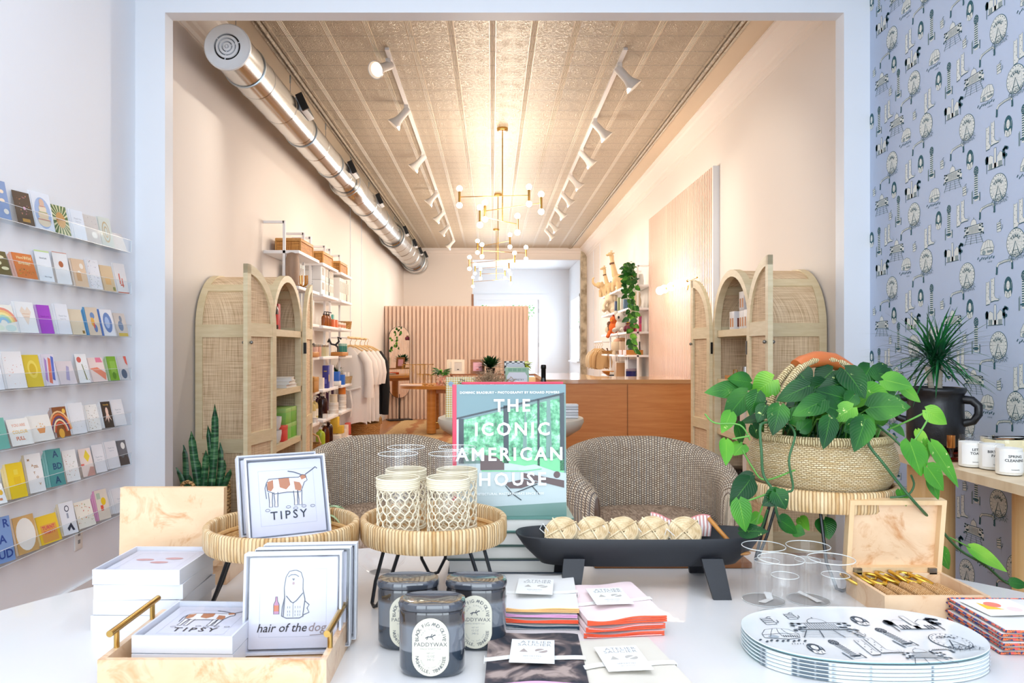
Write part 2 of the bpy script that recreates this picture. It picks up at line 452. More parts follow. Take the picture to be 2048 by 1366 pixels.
w = MB(); w.bb((XR, YB+.12, 0), (XR+.12, YE, 1.1)); w.bb((XR, YB+.12, 2.75), (XR+.12, YE, 3.7))
w.bb((XR, YB+.12, 1.1), (XR+.12, 19.2, 2.75)); w.bb((XR, 21.2, 1.1), (XR+.12, YE, 2.75)); struct(w, 'wall_right', M_trim)
w = MB()
for y in (19.15, 20.15, 21.15): w.bb((XR-.02, y, 1.1), (XR+.06, y+.1, 2.8))
for z in (1.05, 1.9, 2.72): w.bb((XR-.03, 19.15, z), (XR+.05, 21.25, z+.07))
w.bb((XR-.09, 19.1, 1.02), (XR, 21.3, 1.06)); struct(w, 'window_2', M_trim)
# greenery outside the rear doors
n = NT('garden_leaf'); n.color(n.ramp(n.noise(n.coord(), 9, 3), [(.35, '#5f9a52'), (.65, '#bfe0a8')])); n.set(Roughness=.7)
rr = random.Random(3)
for k, (x, y, z, s_) in enumerate(((.9, 25.5, 3.0, .8), (2.6, 28.5, 2.2, .9), (-.8, 30.2, 3.3, .9))):
    m = MB()
    for i in range(420):
        d = Vector((rr.gauss(0, 1), rr.gauss(0, 1), rr.gauss(0, 1))); d.normalize(); d *= s_*rr.uniform(.5, 1)
        R = Euler((rr.uniform(0, 6), rr.uniform(0, 6), 0)).to_matrix().to_4x4()
        m.add([(-.05, 0, 0), (0, -.03, 0), (.06, 0, 0), (0, .03, 0)], [(0, 1, 2, 3)], n.m, Matrix.Translation((x+d.x, y+d.y, z+d.z)) @ R)
    m2 = MB(); m2.tube([(x, y, -.1), (x+.05, y, z*.6), (x, y, z)], [.07, .05, .02], 8, M_brown)
    t = thing('garden_tree', ['pale green tree outside the rear glass doors, nearest of three', 'pale green tree outside the rear doors, right of the nearest one', 'pale green tree outside the rear doors, tallest of three'][k], 'tree')
    m.build('foliage', None, t, 0); m2.build('trunk', None, t)
struct(MB().bb((-8, YE+.2, -.12), (12, 45, -.02)), 'ground', plain('#b9bcb8', .9))

# mouldings
def crown(x, sgn, y0, y1, name):
    prof = [(0, ZC), (.17, ZC), (.17, ZC-.02), (.14, ZC-.035), (.13, ZC-.06), (.08, ZC-.10), (.045, ZC-.125), (.04, ZC-.15), (.015, ZC-.165), (.012, ZC-.20), (0, ZC-.205)]
    m = MB(); rings = [[(x+sgn*a, y, z) for a, z in prof] for y in (y0, y1)]
    m.loft(rings, None, None, True, True, True); return struct(m, name, M_warmwall, smooth=20)
crown(XL, 1, YP1, YB, 'trim_1'); crown(XR, -1, YP1, YB, 'trim_2')
m = MB(); m.bb((XL, YB-.1, ZC-.06), (XR, YB, ZC)); m.bb((XL, YB-.05, ZC-.12), (XR, YB, ZC-.05)); struct(m, 'trim_3', M_warmwall)
for nm, x in (('trim_7', XL+.40), ('trim_8', XR-.40)):   # roped border of the tin ceiling
    m = MB(); m.bb((x-.05, YP1, ZC-.012), (x-.03, YB, ZC)); m.bb((x+.03, YP1, ZC-.012), (x+.05, YB, ZC))
    m.tube([(x, YP1+.001+i*(YB-YP1-.1)/200, ZC-.006) for i in range(201)], [.016 if i % 2 else .02 for i in range(201)], 6)
    struct(m, nm, M_tin)
M_border = plain('#dccbb2', .45, .1, name='smooth_ceiling_border')
for x0, x1 in ((XL+.15, XL+.35), (XR-.35, XR-.15)):
    struct(MB().bb((x0, YP1, ZC-.004), (x1, YB, ZC+.01)), 'trim_9', M_border)
struct(MB().bb((XL, YP1, 0), (XL+.02, YB, .2)), 'baseboard_left', M_trim)
struct(MB().bb((XR-.02, YP1, 0), (XR, YB, .2)), 'baseboard_right', M_trim)
struct(MB().bb((XL, YF, 0), (XL+.02, YP0, .15)), 'baseboard_left', M_trim)
for y in (11.15, 12.1): struct(MB().bb((XL, y, .2), (XL+.012, y+.02, 3.56)), 'trim_10', M_trim)
for y in (15.6, 16.6): struct(MB().bb((XR-.012, y, .2), (XR, y+.02, 3.56)), 'trim_11', M_trim)

# ------------------------------------------------------------------ wallpaper with its printed motifs
n = NT('periwinkle_wallpaper'); n.color(n.mix(n.noise(n.coord(), 2, 2), '#b6c5dd', '#bfcde3')); n.set(Roughness=.75); M_wp = n.m
M_wpi = plain('#2a5c68', .8, name='teal_print'); M_wpw = plain('#dfe3de', .8, name='white_print'); M_wpg = plain('#8fa3a8', .8, name='grey_print')
def motif(mb, kind, M, ink, white, grey, s=1.0):
    """drawn in metres around (0,0); layers a hair apart"""
    M = M @ Matrix.Scale(s, 4); L = lambda k: .0004*k/s
    def pg(pts, mat, k): mb.poly([(p[0], p[1], L(k)) for p in pts], mat, M)
    def rect(x0, y0, x1, y1, mat, k): pg([(x0, y0), (x1, y0), (x1, y1), (x0, y1)], mat, k)
    if kind == 'wheel':
        pg(circ(0, 0, .052, .056, 28), ink, 1); pg(circ(0, 0, .0495, .0535, 28), white, 2)
        for i in range(20):
            a = 2*pi*i/20; rect(.044*cos(a)-.002, .048*sin(a)-.002, .044*cos(a)+.002, .048*sin(a)+.002, ink, 3)
        for i in range(12):
            a = 2*pi*i/12; stroke(mb, [(0.006*cos(a), .006*sin(a)), (.04*cos(a), .043*sin(a))], .0006, grey, M, L(3))
        stroke(mb, [(.034*cos(2*pi*i/24), .037*sin(2*pi*i/24)) for i in range(24)], .0007, grey, M, L(3), True)
        stroke(mb, [(-.024, -.06), (0, .006), (.022, -.045)], .0045, ink, M, L(4)); stroke(mb, [(-.014, -.028), (.014, -.028)], .002, ink, M, L(4))
        arc_text(mb, 'TEXAS', .018, ink, 0, 0, .026, 150, 30, M @ Matrix.Translation((0, 0, L(5))), bold=.02)
        for i in range(26):
            x = -.035+.085*(i/25); y = -.058+.012*sin(i*2.4)+.01*(i/25)
            stroke(mb, [(x-.006, y-.004), (x, y+.006), (x+.008, y+.001+.004*sin(i))], .002, ink if i % 2 else grey, M, L(5))
    elif kind == 'boots':
        for dx, dy in ((-.022, -.012), (.008, 0)):
            o = [(-.011, .05), (-.004, .046), (.009, .052), (.009, -.02), (.018, -.03), (.036, -.035) if dx > 0 else (.012, -.036), (.034, -.042) if dx > 0 else (.012, -.042), (-.004, -.042), (-.011, -.046), (-.012, -.02)]
            o = [(x+dx, y+dy) for x, y in o]; pg(o, white, 1)
            stroke(mb, o, .0011, ink, M, L(2), True)
            stroke(mb, [(dx-.011, dy-.044), (dx+.01, dy-.041)]+([(dx+.034, dy-.041)] if dx > 0 else []), .003, ink, M, L(3))
            for k in range(5):
                rect(dx-.006+.008*(k % 2), dy+.036-.016*k, dx-.003+.008*(k % 2), dy+.039-.016*k, ink, 3)
        for k in range(3): stroke(mb, [(.042+k*.004, -.04), (.045+k*.006, -.02-.004*k)], .001, grey, M, L(2))
    elif kind == 'tower':
        pg(circ(0, .062, .015, .02, 16), ink, 1)
        for k in range(14):
            a = 2.4*k; r = .0035*sqrt(k); rect(r*cos(a)-.0012, .062+1.3*r*sin(a)-.0012, r*cos(a)+.0012, .062+1.3*r*sin(a)+.0012, white, 2)
        rect(-.011, -.062, .011, .045, white, 1); 
        for k in range(11): rect(-.0105, -.055+.0092*k, .0105, -.0505+.0092*k, ink, 2)
        rect(-.026, -.07, -.020, -.015, grey, 1); rect(-.028, -.07, -.0255, -.02, ink, 2); rect(.021, -.066, .026, -.03, ink, 1); rect(.014, -.06, .021, -.035, white, 1)
        rect(-.019, -.05, .018, -.044, ink, 3)
    elif kind == 'pav':
        pg([(-.06, -.012), (-.05, .02), (.05, .024), (.066, .0), (.06, -.014)], white, 1)
        pg(circ(0, .024, .019, .024, 12, 0, 180), white, 2); stroke(mb, circ(0, .024, .019, .024, 12, 0, 180), .0012, ink, M, L(3))
        stroke(mb, [(0, .048), (0, .056)], .0018, ink, M, L(3)); stroke(mb, [(-.05, .02), (.05, .024)], .0022, ink, M, L(3)); stroke(mb, [(-.06, -.012), (.06, -.014)], .0022, ink, M, L(3))
        for k in range(13): stroke(mb, [(-.03+.005*k, .018), (-.03+.005*k, -.01)], .0013, ink, M, L(3))
        for sx in (-1, 1):
            for k in range(14):
                x = sx*(.036+.028*((k*37 % 14)/14)); y = .0+.02*sin(k*1.7); pg(circ(x, y, .005, .004, 6), ink if k % 2 else grey, 3)
        for k in range(4): stroke(mb, [(-.05-.004*k, -.02-.010*k), (.052+.003*k, -.022-.010*k)], .0016, grey, M, L(2))
        for x in (-.04, -.014, .014, .04): stroke(mb, [(x, -.018), (x*1.5, -.056)], .002, ink, M, L(3))
    elif kind == 'trees':
        for x, y, r in ((-.052, .012, .02), (.055, .02, .022)):
            rr = random.Random(int(x*1000))
            for k in range(12):
                a = rr.uniform(0, 6.3); q = rr.uniform(.2, .8)*r; pg(circ(x+q*cos(a), y+1.2*q*sin(a), r*.33, r*.33, 7), ink, 2)
            stroke(mb, [(x, y), (x, y-.055)], .003, ink, M, L(2))
        pg([(-.042, -.03), (-.04, .018), (-.03, .026), (-.012, .018), (-.012, -.03)], white, 3); rect(-.006, -.03, .006, .05, white, 3); pg([(.012, -.03), (.012, .012), (.03, .03), (.042, .022), (.042, -.03)], white, 3)
        rect(-.012, -.03, .012, -.01, white, 3)
        for x in (-.036, -.029, -.022, .02, .027, .034): rect(x, -.029, x+.004, -.008, ink, 4)
        stroke(mb, [(-.045, -.031), (.045, -.029)], .002, ink, M, L(4)); stroke(mb, [(-.042, .018), (-.03, .026), (-.012, .018)], .0012, ink, M, L(4)); stroke(mb, [(.012, .012), (.03, .03), (.042, .022)], .0012, ink, M, L(4))
        stroke(mb, [(-.006, .05), (-.006, -.01)], .001, ink, M, L(4)); stroke(mb, [(.006, .05), (.006, -.01)], .001, ink, M, L(4)); stroke(mb, [(-.006, .05), (.006, .05)], .0015, ink, M, L(4))
    elif kind == 'dome':
        pg([(-.042, -.012), (-.04, .01), (-.025, .035), (.005, .044), (.03, .036), (.042, .01), (.036, -.012), (.01, -.02)], white, 1)
        stroke(mb, [(-.042, -.012), (-.04, .01), (-.025, .035), (.005, .044), (.03, .036), (.042, .01), (.036, -.012), (.01, -.02)], .0013, ink, M, L(2), True)
        for k in (-.02, 0, .02): stroke(mb, [(k*1.3, -.005), (k*.8, .02), (k*.5+.004, .04)], .0012, ink, M, L(2))
        stroke(mb, [(-.04, .004), (0, .012), (.04, .008)], .0016, ink, M, L(2)); pg(circ(-.02, -.006, .012, .009, 10), grey, 2)
        for k in range(7): rect(.002+.005*k, -.01, .0045+.005*k, .0, ink, 3)
        for k in range(9):
            x = -.06+.012*k; y = -.03-.006*sin(k*2.3)-.004*(k % 3); stroke(mb, [(x, y), (x+.007, y+.009)], .0045, ink, M, L(2))
        for k in range(5): stroke(mb, [(.004+.006*k, -.05), (.006+.006*k, -.044)], .0015, ink, M, L(2))
    elif kind == 'portrait':
        pg(circ(0, 0, .024, .042, 22), ink, 1); pg(circ(0, .008, .010, .018, 12), white, 2); pg([(-.018, -.034), (-.016, -.012), (-.004, -.016), (0, -.026), (.004, -.016), (.016, -.012), (.018, -.034), (0, -.041)], white, 2)
        for sx in (-1, 1):
            stroke(mb, [(sx*.019, .02), (sx*.016, -.004)], .003, grey, M, L(2)); stroke(mb, [(sx*.004, .012), (sx*.0055, .0118)], .0016, ink, M, L(3)); stroke(mb, [(sx*.008, -.02), (sx*.006, -.036)], .002, ink, M, L(3))
        stroke(mb, [(-.003, .0), (.003, .0)], .0012, ink, M, L(3))
    elif kind == 'can':
        pg([(-.012, -.02), (-.013, .016), (.01, .019), (.012, -.019)], white, 1); stroke(mb, [(-.012, -.02), (-.013, .016), (.01, .019), (.012, -.019)], .0014, ink, M, L(2), True)
        for k in (-.01, 0, .01): stroke(mb, [(-.012, k), (.011, k+.004)], .0026, ink, M, L(2))
        stroke(mb, [(.012, -.012), (.02, -.006), (.02, .006)], .002, ink, M, L(2)); stroke(mb, [(0, .018), (.008, .026), (.014, .026)], .002, ink, M, L(2))
    elif kind == 'arch':
        pts = [(-.045, -.03), (-.044, -.006), (-.034, .006), (0, .012), (.034, .014), (.043, .004), (.044, -.016)]
        stroke(mb, pts, .0105, ink, M, L(1)); stroke(mb, pts[1:6], .0072, white, M, L(2))
        for k in range(8): stroke(mb, [(-.026+.008*k, .003+.0012*k), (-.024+.008*k, .012+.0008*k)], .0016, ink, M, L(3))
        pg(circ(-.045, -.033, .006, .005, 8), ink, 3); pg(circ(.044, -.019, .006, .005, 8), ink, 3)
LAY = [('wheel', .22, .37), ('wheel', .33, .11), ('wheel', 0, 0), ('boots', .175, .615), ('boots', .355, .235), ('boots', .625, .305), ('tower', .067, .41), ('tower', .38, .595),
       ('tower', .525, .27), ('pav', .05, .205), ('pav', .555, .49), ('trees', .20, .495), ('trees', .555, .115), ('dome', .145, .10), ('dome', .405, .42),
       ('portrait', .022, .542), ('portrait', .283, .622), ('portrait', .44, .30), ('can', .225, .195), ('can', .47, .575), ('can', .648, .405), ('arch', .145, .29), ('arch', .26, .025), ('arch', .59, .615)]
wp = MB(); wp.bb((XR, YF, 0), (XR+.12, YP0+.001, ZC), M_wp)
wl = MB(); zz = Matrix.Identity(4)
for i in range(-1, 5):
    for j in range(-4, 3):
        for kd, u, v in LAY:
            y = 4.205-(u+.665*i); z = 2.40+v+.70*j
            if 1.2 < y < 4.44 and .05 < z < 3.72: motif(wp, kd, Matrix.Translation((XR-.0004, y, z)) @ FACE_NX, M_wpi, M_wpw, M_wpg, 1.12)
struct(wp, 'wall_right', smooth=0)

# ------------------------------------------------------------------ slatted walls
m = MB(); m.bb((XL+.001, 14.70, 0), (.704, 14.78, 2.21), M_slat)
k = 0; x = XL+.02
while x < .68:
    m.bb((x, 14.645, 0), (x+.05, 14.70, 2.21), M_slat); x += .0775
struct(m, 'wall_slatted')
m = MB(); m.bb((XR-.03, 7.43, 0), (XR, 10.47, 3.17), M_slat2); y = 7.43
while y < 10.45:
    m.bb((XR-.06, y, 0), (XR-.03, y+.036, 3.17), M_slat2); y += .06
m.bb((XR-.062, 7.405, 0), (XR, 7.43, 3.17), M_trim)
struct(m, 'trim_12')

# ------------------------------------------------------------------ duct along the left of the ceiling
n = NT('galvanised_duct'); n.color('#c8cbcc'); n.bump(n.noise(n.mapping(n.coord(), scale=(1, .3, 1)), 4, 2), .06, .01); n.set(Metallic=1.0, Roughness=.2); M_duct = n.m
t = thing('air_duct', 'long round galvanised metal duct hanging below the tin ceiling', 'duct', (-1.80, 5.10, 3.407))
seg = [(0, .147), (4.0, .147), (4.05, .18), (8.3, .18), (8.35, .225), (11.9, .225), (11.95, .27), (12.76, .27)]
m = MB(); prof = []
for i in range(len(seg)-1):
    (a, r0), (b, r1) = seg[i], seg[i+1]; prof.append((r0, a))
    if b-a > .2:
        q = a+.62
        while q < b-.1: prof += [(r0, q-.006), (r0+.003, q-.003), (r0+.003, q+.003), (r0, q+.006)]; q += .62
prof.append((.27, 12.76))
YAX = Matrix(((1, 0, 0, 0), (0, 0, 1, 0), (0, 1, 0, 0), (0, 0, 0, 1)))
m.lathe(prof, 40, M_duct, YAX, cap1=True); m.build('duct_body', None, t)
M_ring = plain('#aeb9c0', .3, .9, name='joint_ring')
for q, r in ((.35, .147), (1.95, .147), (3.2, .147), (4.03, .182), (5.4, .18), (6.6, .18), (8.33, .228), (9.6, .225), (11.0, .225), (11.93, .272), (12.4, .27)):
    MB().lathe([(r+.001, q-.01), (r+.009, q-.006), (r+.009, q+.006), (r+.001, q+.01)], 40, M_ring, YAX).build('joint_ring', None, t)
m = MB(); M_diff = plain('#dfe6ee', .4, name='diffuser_paint')
pr = [(.158, .01), (.158, -.012), (.15, -.02), (.12, -.012), (.09, -.016), (.088, 0)]; m.lathe(pr, 40, M_diff, YAX)
for r in (.066, .042, .018): m.lathe([(r+.013, -.012), (r+.010, -.02), (r-.004, -.022), (r-.008, -.01), (r+.006, .006), (r+.013, -.012)], 36, M_diff, YAX)
m.sph((0, -.02, 0), .011, 12, 8, M_diff)
for a in (20, 140, 260): m.cyl((0, -.012, 0), (.09*cos(radians(a)), -.012, .09*sin(radians(a))), .004, 6, M_diff)
dd = m.build('diffuser', None, t); MB().lathe([(.0, .012), (.1, .012)], 30, M_black, YAX).build('throat_shade', None, dd)  # black disc stands in for the shade inside the duct mouth
for q, r in ((1.5, .147), (3.8, .147), (5.7, .18), (8.6, .225), (10.2, .225), (11.4, .225), (12.2, .27)):
    m = MB(); A = radians(25); cx, cz = (r+.015)*cos(A), (r+.015)*sin(A)
    R = Matrix.Translation((cx, q, cz)) @ Matrix.Rotation(-A, 4, 'Y')
    m.box((0, 0, 0), (.05, .30, .13), M_diff, R, .004)
    for k in range(9): m.box((.027, -.12+.03*k, 0), (.006, .012, .11), M_ring, R)
    v = m.build('register_vent', None, t); MB().box((.02, -.158, 0), (.06, .02, .15), M_black, R).build('damper_lever', None, v)
for q in (.10, 1.5, 2.9, 4.3, 5.7, 7.1, 8.5, 9.9, 11.3, 12.4):
    r = .147 if q < 4 else .18 if q < 8.3 else .225 if q < 11.9 else .27
    m = MB(); m.cyl((.02, q, r-.005), (.02, q, 3.77-3.407), .0025, 6, M_inkgrey)
    m.cyl((.02, q, 3.77-3.407-.07), (.02, q, 3.77-3.407), .007, 8, M_ring); m.build('hanger_wire', None, t)

# ------------------------------------------------------------------ track lights
def track(x, y0, y1, label):
    t = thing('lighting_track', label, 'track', (x, y0, ZC)); MB().bb((-.017, 0, -.02), (.017, y1-y0, 0), M_shelf).build('rail', None, t)
    return t
track(-.845, 6.0, 16.6, 'white ceiling track rail left of the chandeliers')
track(1.065, 6.0, 15.2, 'white ceiling track rail right of the chandeliers')
M_spotlens = emis('#ffdfb8', 1.6, 'spot_lens'); M_track = plain('#e9e6e2', .4, name='track_head_paint')
def head(label, group):
    t = thing('track_light', label, 'ceiling spotlight', group=group)
    MB().bb((-.02, -.03, -.06), (.02, .03, -.018), M_track).build('adapter', None, t)
    m = MB(); R = Matrix.Translation((0, 0, -.09))
    R = R @ Matrix.Scale(1.2, 4); m.lathe([(.0, .10), (.028, .10), (.03, .08), (.03, 0), (.036, -.03), (.055, -.07), (.062, -.085), (.056, -.085), (.045, -.06)], 24, M_track, R)
    s_ = m.build('lamp_shade', None, t); m2 = MB(); m2.poly([(p[0], p[1], -.068) for p in circ(0, 0, .047, n=20)], M_spotlens, R); m2.build('lens', None, s_)
    return t, s_
def add_head(x, y, tilt, az, label, power=46):
    t, s_ = head(label, 'white track spotlights')
    t.location = (x, y, ZC); s_.rotation_euler = (0, 0, 0)
    # the shade swings on its adapter
    for ch in t.children:
        if ch.name.startswith('lamp_shade'):
            ch.matrix_local = Matrix.Translation((0, 0, -.07)) @ Matrix.Rotation(az, 4, 'Z') @ Matrix.Rotation(tilt, 4, 'X') @ Matrix.Translation((0, 0, 0))
    l = bpy.data.lights.new('spot', 'SPOT'); l.energy = power; l.color = WARM; l.spot_size = radians(100); l.spot_blend = .7; l.shadow_soft_size = .04
    o = bpy.data.objects.new('spot', l); COL.objects.link(o)
    R = Matrix.Rotation(az, 3, 'Z') @ Matrix.Rotation(tilt, 3, 'X'); d = R @ Vector((0, 0, -1))
    o.location = Vector((x, y, ZC-.16))+d*.10; o.rotation_euler = d.to_track_quat('-Z', 'Y').to_euler()
ordn = ['nearest', 'second', 'third', 'fourth', 'fifth', 'sixth', 'seventh', 'eighth']
for i, y in enumerate((6.2, 7.37, 9.15, 11.3, 12.85, 14.3, 16.2)):
    if i == 0: add_head(-.86, y, radians(62), radians(150), 'white spotlight turned towards the front on the left track, nearest the opening')
    else: add_head(-.845, y, radians(42), radians(90), 'white cone spotlight on the left track, %s from the opening' % ordn[i])
for i, y in enumerate((6.3, 7.8, 8.96, 10.2, 11.35, 12.5, 13.9, 14.8)):
    add_head(1.065, y, radians(42), radians(-90), 'white cone spotlight on the right track, %s from the opening' % ordn[i])

# ------------------------------------------------------------------ chandeliers
M_bulb = emis('#ffe3bd', 26, 'warm_bulb'); M_bulb2 = emis('#ffe3bd', 9, 'warm_globe')
def chandelier(x, Y, zb, arms, label):
    t = thing('chandelier', label, 'chandelier', (x, Y, ZC), group=None)
    MB().lathe([(0, -.03), (.055, -.03), (.06, -.026), (.06, 0)], 28, M_brass).build('canopy', None, t)
    MB().cyl((0, 0, -.02), (0, 0, zb-ZC), .0065, 10, M_brass).build('rod', None, t)
    for (pa, pb, zr) in arms:       # ends in pixels of the photograph: left end and right end of each arm, crossing height
        ends = []
        za = CH+(700-zr)*Y/1500
        for (px, py) in (pa, pb):
            Ye = (za-CH)*1500/(700-py); Ye = max(Y-.45, min(Y+.45, Ye)); ends.append(Vector(((px-985)*Ye/1500-x, Ye-Y, za-ZC)))
        ends[0].z = ends[1].z = za-ZC
        # keep the arm straight through the rod
        d = ends[1]-ends[0]; f = -ends[0].x/d.x if abs(d.x) > .05 else .5; off = ends[0].y+d.y*f
        for e in ends: e.y -= off
        a = MB().cyl(ends[0], ends[1], .0045, 8, M_brass).build('arm', None, t)
        for e in ends:
            s_ = MB().cyl(e+Vector((0, 0, -.065)), e+Vector((0, 0, .065)), .0135, 12, M_brass).build('lamp_holder', None, a)
            for q in (.092, -.092): MB().sph(e+Vector((0, 0, q)), .032, 14, 10, M_bulb).build('bulb', None, a)
    l = bpy.data.lights.new('chandelier_glow', 'POINT'); l.energy = 80; l.color = WARM; l.shadow_soft_size = .45
    o = bpy.data.objects.new('chandelier_glow', l); COL.objects.link(o); o.location = (x, Y, zb-.08)
chandelier(.109, 8.18, 2.75, [((919, 394), (1058, 391), 392), ((970, 423), (1082, 407), 417), ((960, 432), (1035, 448), 442)], 'brass chandelier of globe bulbs on crossed arms, nearest and largest of three')
chandelier(.085, 11.63, 2.738, [((955, 493), (1020, 481), 486), ((964, 501), (1052, 506), 503), ((939, 526), (1029, 518), 521)], 'brass chandelier of globe bulbs, middle of the row of three')
chandelier(.075, 15.0, 2.75, [((950, 537), (1018, 531), 534), ((961, 548), (1010, 547), 547), ((946, 564), (1021, 558), 560)], 'brass chandelier of globe bulbs, farthest of the row of three')
# wall lamp on the slatted panel
t = thing('wall_lamp', 'brass bar wall lamp with globe bulbs on the pink slatted panel', 'wall lamp', (XR-.06, 8.4, 2.08))
MB().cyl((-.12, -.85, 0), (-.12, .85, 0), .009, 10, M_brass).build('bar', None, t)
MB().cyl((0, 0, 0), (-.12, 0, 0), .012, 10, M_brass).cyl((-.01, 0, 0), (0, 0, 0), .06, 20, M_brass).build('wall_plate', None, t)
for y, s_ in ((.78, 1), (.55, 1), (.2, 1), (-.12, -1), (-.4, 1)):
    m = MB(); m.cyl((-.12, y, 0), (-.12, y-.09, .0), .016, 12, M_brass); hd = m.build('lamp_holder', None, t)
    MB().sph((-.12, y+.045, 0), .05, 16, 12, M_bulb2).build('bulb', None, hd)
l = bpy.data.lights.new('wall_lamp_glow', 'POINT'); l.energy = 5; l.color = WARM; l.shadow_soft_size = .2
o = bpy.data.objects.new('wall_lamp_glow', l); COL.objects.link(o); o.location = (XR-.35, 8.6, 2.1)
# ------------------------------------------------------------------ arched cane cabinets
def arc2(r, n, a0, a1, cy, cz): return [(cy+r*cos(radians(a0+(a1-a0)*i/n)), cz+r*sin(radians(a0+(a1-a0)*i/n))) for i in range(n+1)]
def ribbon(mb, outer, inner, x0, x1, mat):
    """solid between two open lines drawn in (y,z), pushed from x0 to x1"""
    rings = [[(x0, o[0], o[1]), (x1, o[0], o[1]), (x1, i[0], i[1]), (x0, i[0], i[1])] for o, i in zip(outer, inner)]
    mb.loft(rings, mat, None, True, True, True)
M_hinge = plain('#1c1a18', .4, .6, name='dark_hinge')
def cabinet(name, label, sx, xb, xf, y0, y1, rails, ang_near, ang_far):
    """xb = wall side, xf = front; sx = +1 when the front looks to +X"""
    zs, t = 1.50, .055; r = (y1-y0)/2; cy = (y0+y1)/2
    T = thing(name, label, 'cabinet', (0, 0, 0))
    T.location = ((xb+xf)/2, cy, 0); ox, oy = T.location.x, T.location.y
    b, f = xb-ox, xf-ox; r_ = r
    fr = MB(); tube_out = [(-r, 0), (-r, zs)]+arc2(r, 20, 180, 0, 0, zs)[1:]+[(r, 0)]; ri = r-.05
    tube_in = [(-ri, 0), (-ri, zs)]+arc2(ri, 20, 180, 0, 0, zs)[1:]+[(ri, 0)]
    for xx, w in ((f, -sx*.05), (b, sx*.05)): ribbon(fr, tube_out, tube_in, xx, xx+w, M_cab)
    lo, hi = min(b, f), max(b, f)
    rl = .03
    # side rails on both sides and over the curved top
    for s_ in (-1, 1):
        for z0, z1 in ((0, .14), (.62, .72), (1.44, 1.53)): fr.bb((lo+.05, s_*r-s_*rl, z0), (hi-.05, s_*r, z1), M_cab)
    for a in (35, 90-10, 90+10, 145):
        pass
    for a0, a1 in ((128, 138), (42, 52)):
        o = arc2(r, 3, a1, a0, 0, zs); i = arc2(r-.03, 3, a1, a0, 0, zs); ribbon(fr, o, i, lo+.05, hi-.05, M_cab)
    fr.bb((lo+.04, -r+.02, .06), (hi-.04, r-.02, .10), M_cab)
    fr.build('frame', None, T, 35)
    # cane skins
    for s_ in (-1, 1):
        for z0, z1 in ((.14, .62), (.72, 1.44)):
            MB().bb((lo+.05, s_*(r-.012)-.002, z0), (hi-.05, s_*(r-.012)+.002, z1), M_cabw).build('cane_panel', None, T)
    cn = MB()
    for a0, a1 in ((178, 138), (128, 52), (42, 2)):
        ribbon(cn, arc2(r-.010, 12, a0, a1, 0, zs), arc2(r-.014, 12, a0, a1, 0, zs), lo+.05, hi-.05, M_cabw)
    cn.build('cane_vault', None, T)
    bk = [(y, z) for y, z in tube_in]; bm_ = MB(); bm_.add([(b+sx*.02, y, z) for y, z in bk], [list(range(len(bk)))], M_cabw); bm_.build('cane_back', None, T)
    for z in rails: MB().bb((lo+.02, -r+.03, z-.05 if z > 1.4 else z-.045), (hi, r-.03, z), M_cab).build('shelf', None, T)
    # doors, each a half arch hinged on the front upright
    for s_, ang in ((-1, ang_near), (1, ang_far)):
        D = bpy.data.objects.new('door', None); COL.objects.link(D); D.parent = T
        # door drawn along local y from the hinge (0) to the free edge (r), thickness in x
        m = MB(); th = .03
        def P2(k, a): return (r-k*cos(radians(a)), zs+k*sin(radians(a)))
        o = [(0, .02), (0, zs)]+[(r-r*cos(radians(a)), zs+r*sin(radians(a))) for a in range(6, 91, 6)]
        q = r-.06; i = [(.06, .02), (.06, zs)]+[(r-q*cos(radians(a)), zs+q*sin(radians(a))) for a in range(6, 91, 6)]
        ribbon(m, o, i, -th/2, th/2, M_cab)
        m.bb((-th/2, r-.05, .02), (th/2, r, zs+r), M_cab)
        for z0, z1 in ((.02, .14), (.72, .80), (1.44, 1.53)): m.bb((-th/2+.001, .05, z0), (th/2-.001, r-.04, z1), M_cab)
        m.build('door_frame', None, D)
        c = MB(); pts = [(.05, .1), (.05, zs)]+[(r-(q+.01)*cos(radians(a)), zs+(q+.01)*sin(radians(a))) for a in range(6, 91, 6)]+[(r-.04, zs+q), (r-.04, .1)]
        c.add([(0, y, z) for y, z in pts], [list(range(len(pts)))], M_cabw); c.build('cane_panel', None, D)
        kb = MB(); 
        for xx in (-th/2-.012, th/2+.012): kb.sph((xx, r-.03, 1.40), .012, 10, 8, plain('#8a8a86', .3, .8, name='knob_metal'))
        kb.build('knob', None, D)
        for z in (.30, 1.32): MB().bb((-.004 if sx > 0 else -.004, -.006, z), (th/2+.004, .012, z+.09), M_hinge).build('hinge', None, D)
        # closed door runs towards the centre: local +y -> -s_*Y ; then swing outwards
        D.location = (f+sx*.012, s_*r, 0)
        if s_ < 0:      # near door: closed along +Y, opened turns towards -Y
            D.rotation_euler = (0, 0, -sx*radians(ang))
        else:
            D.rotation_euler = (0, 0, radians(180)+sx*radians(ang))
        D.name = 'door'
    return T
cabinet('arched_cabinet', 'arched cane cabinet with open doors beside the snake plant on the left', 1, XL+.015, -1.555, 5.31, 6.14, (.66, 1.06, 1.50), 190, 186)
cabinet('arched_cabinet', 'arched cane cabinet with open doors behind the basket of trailing pothos', -1, XR-.015, 1.717, 4.99, 5.85, (.34, .75, 1.13, 1.50), 178, 176)

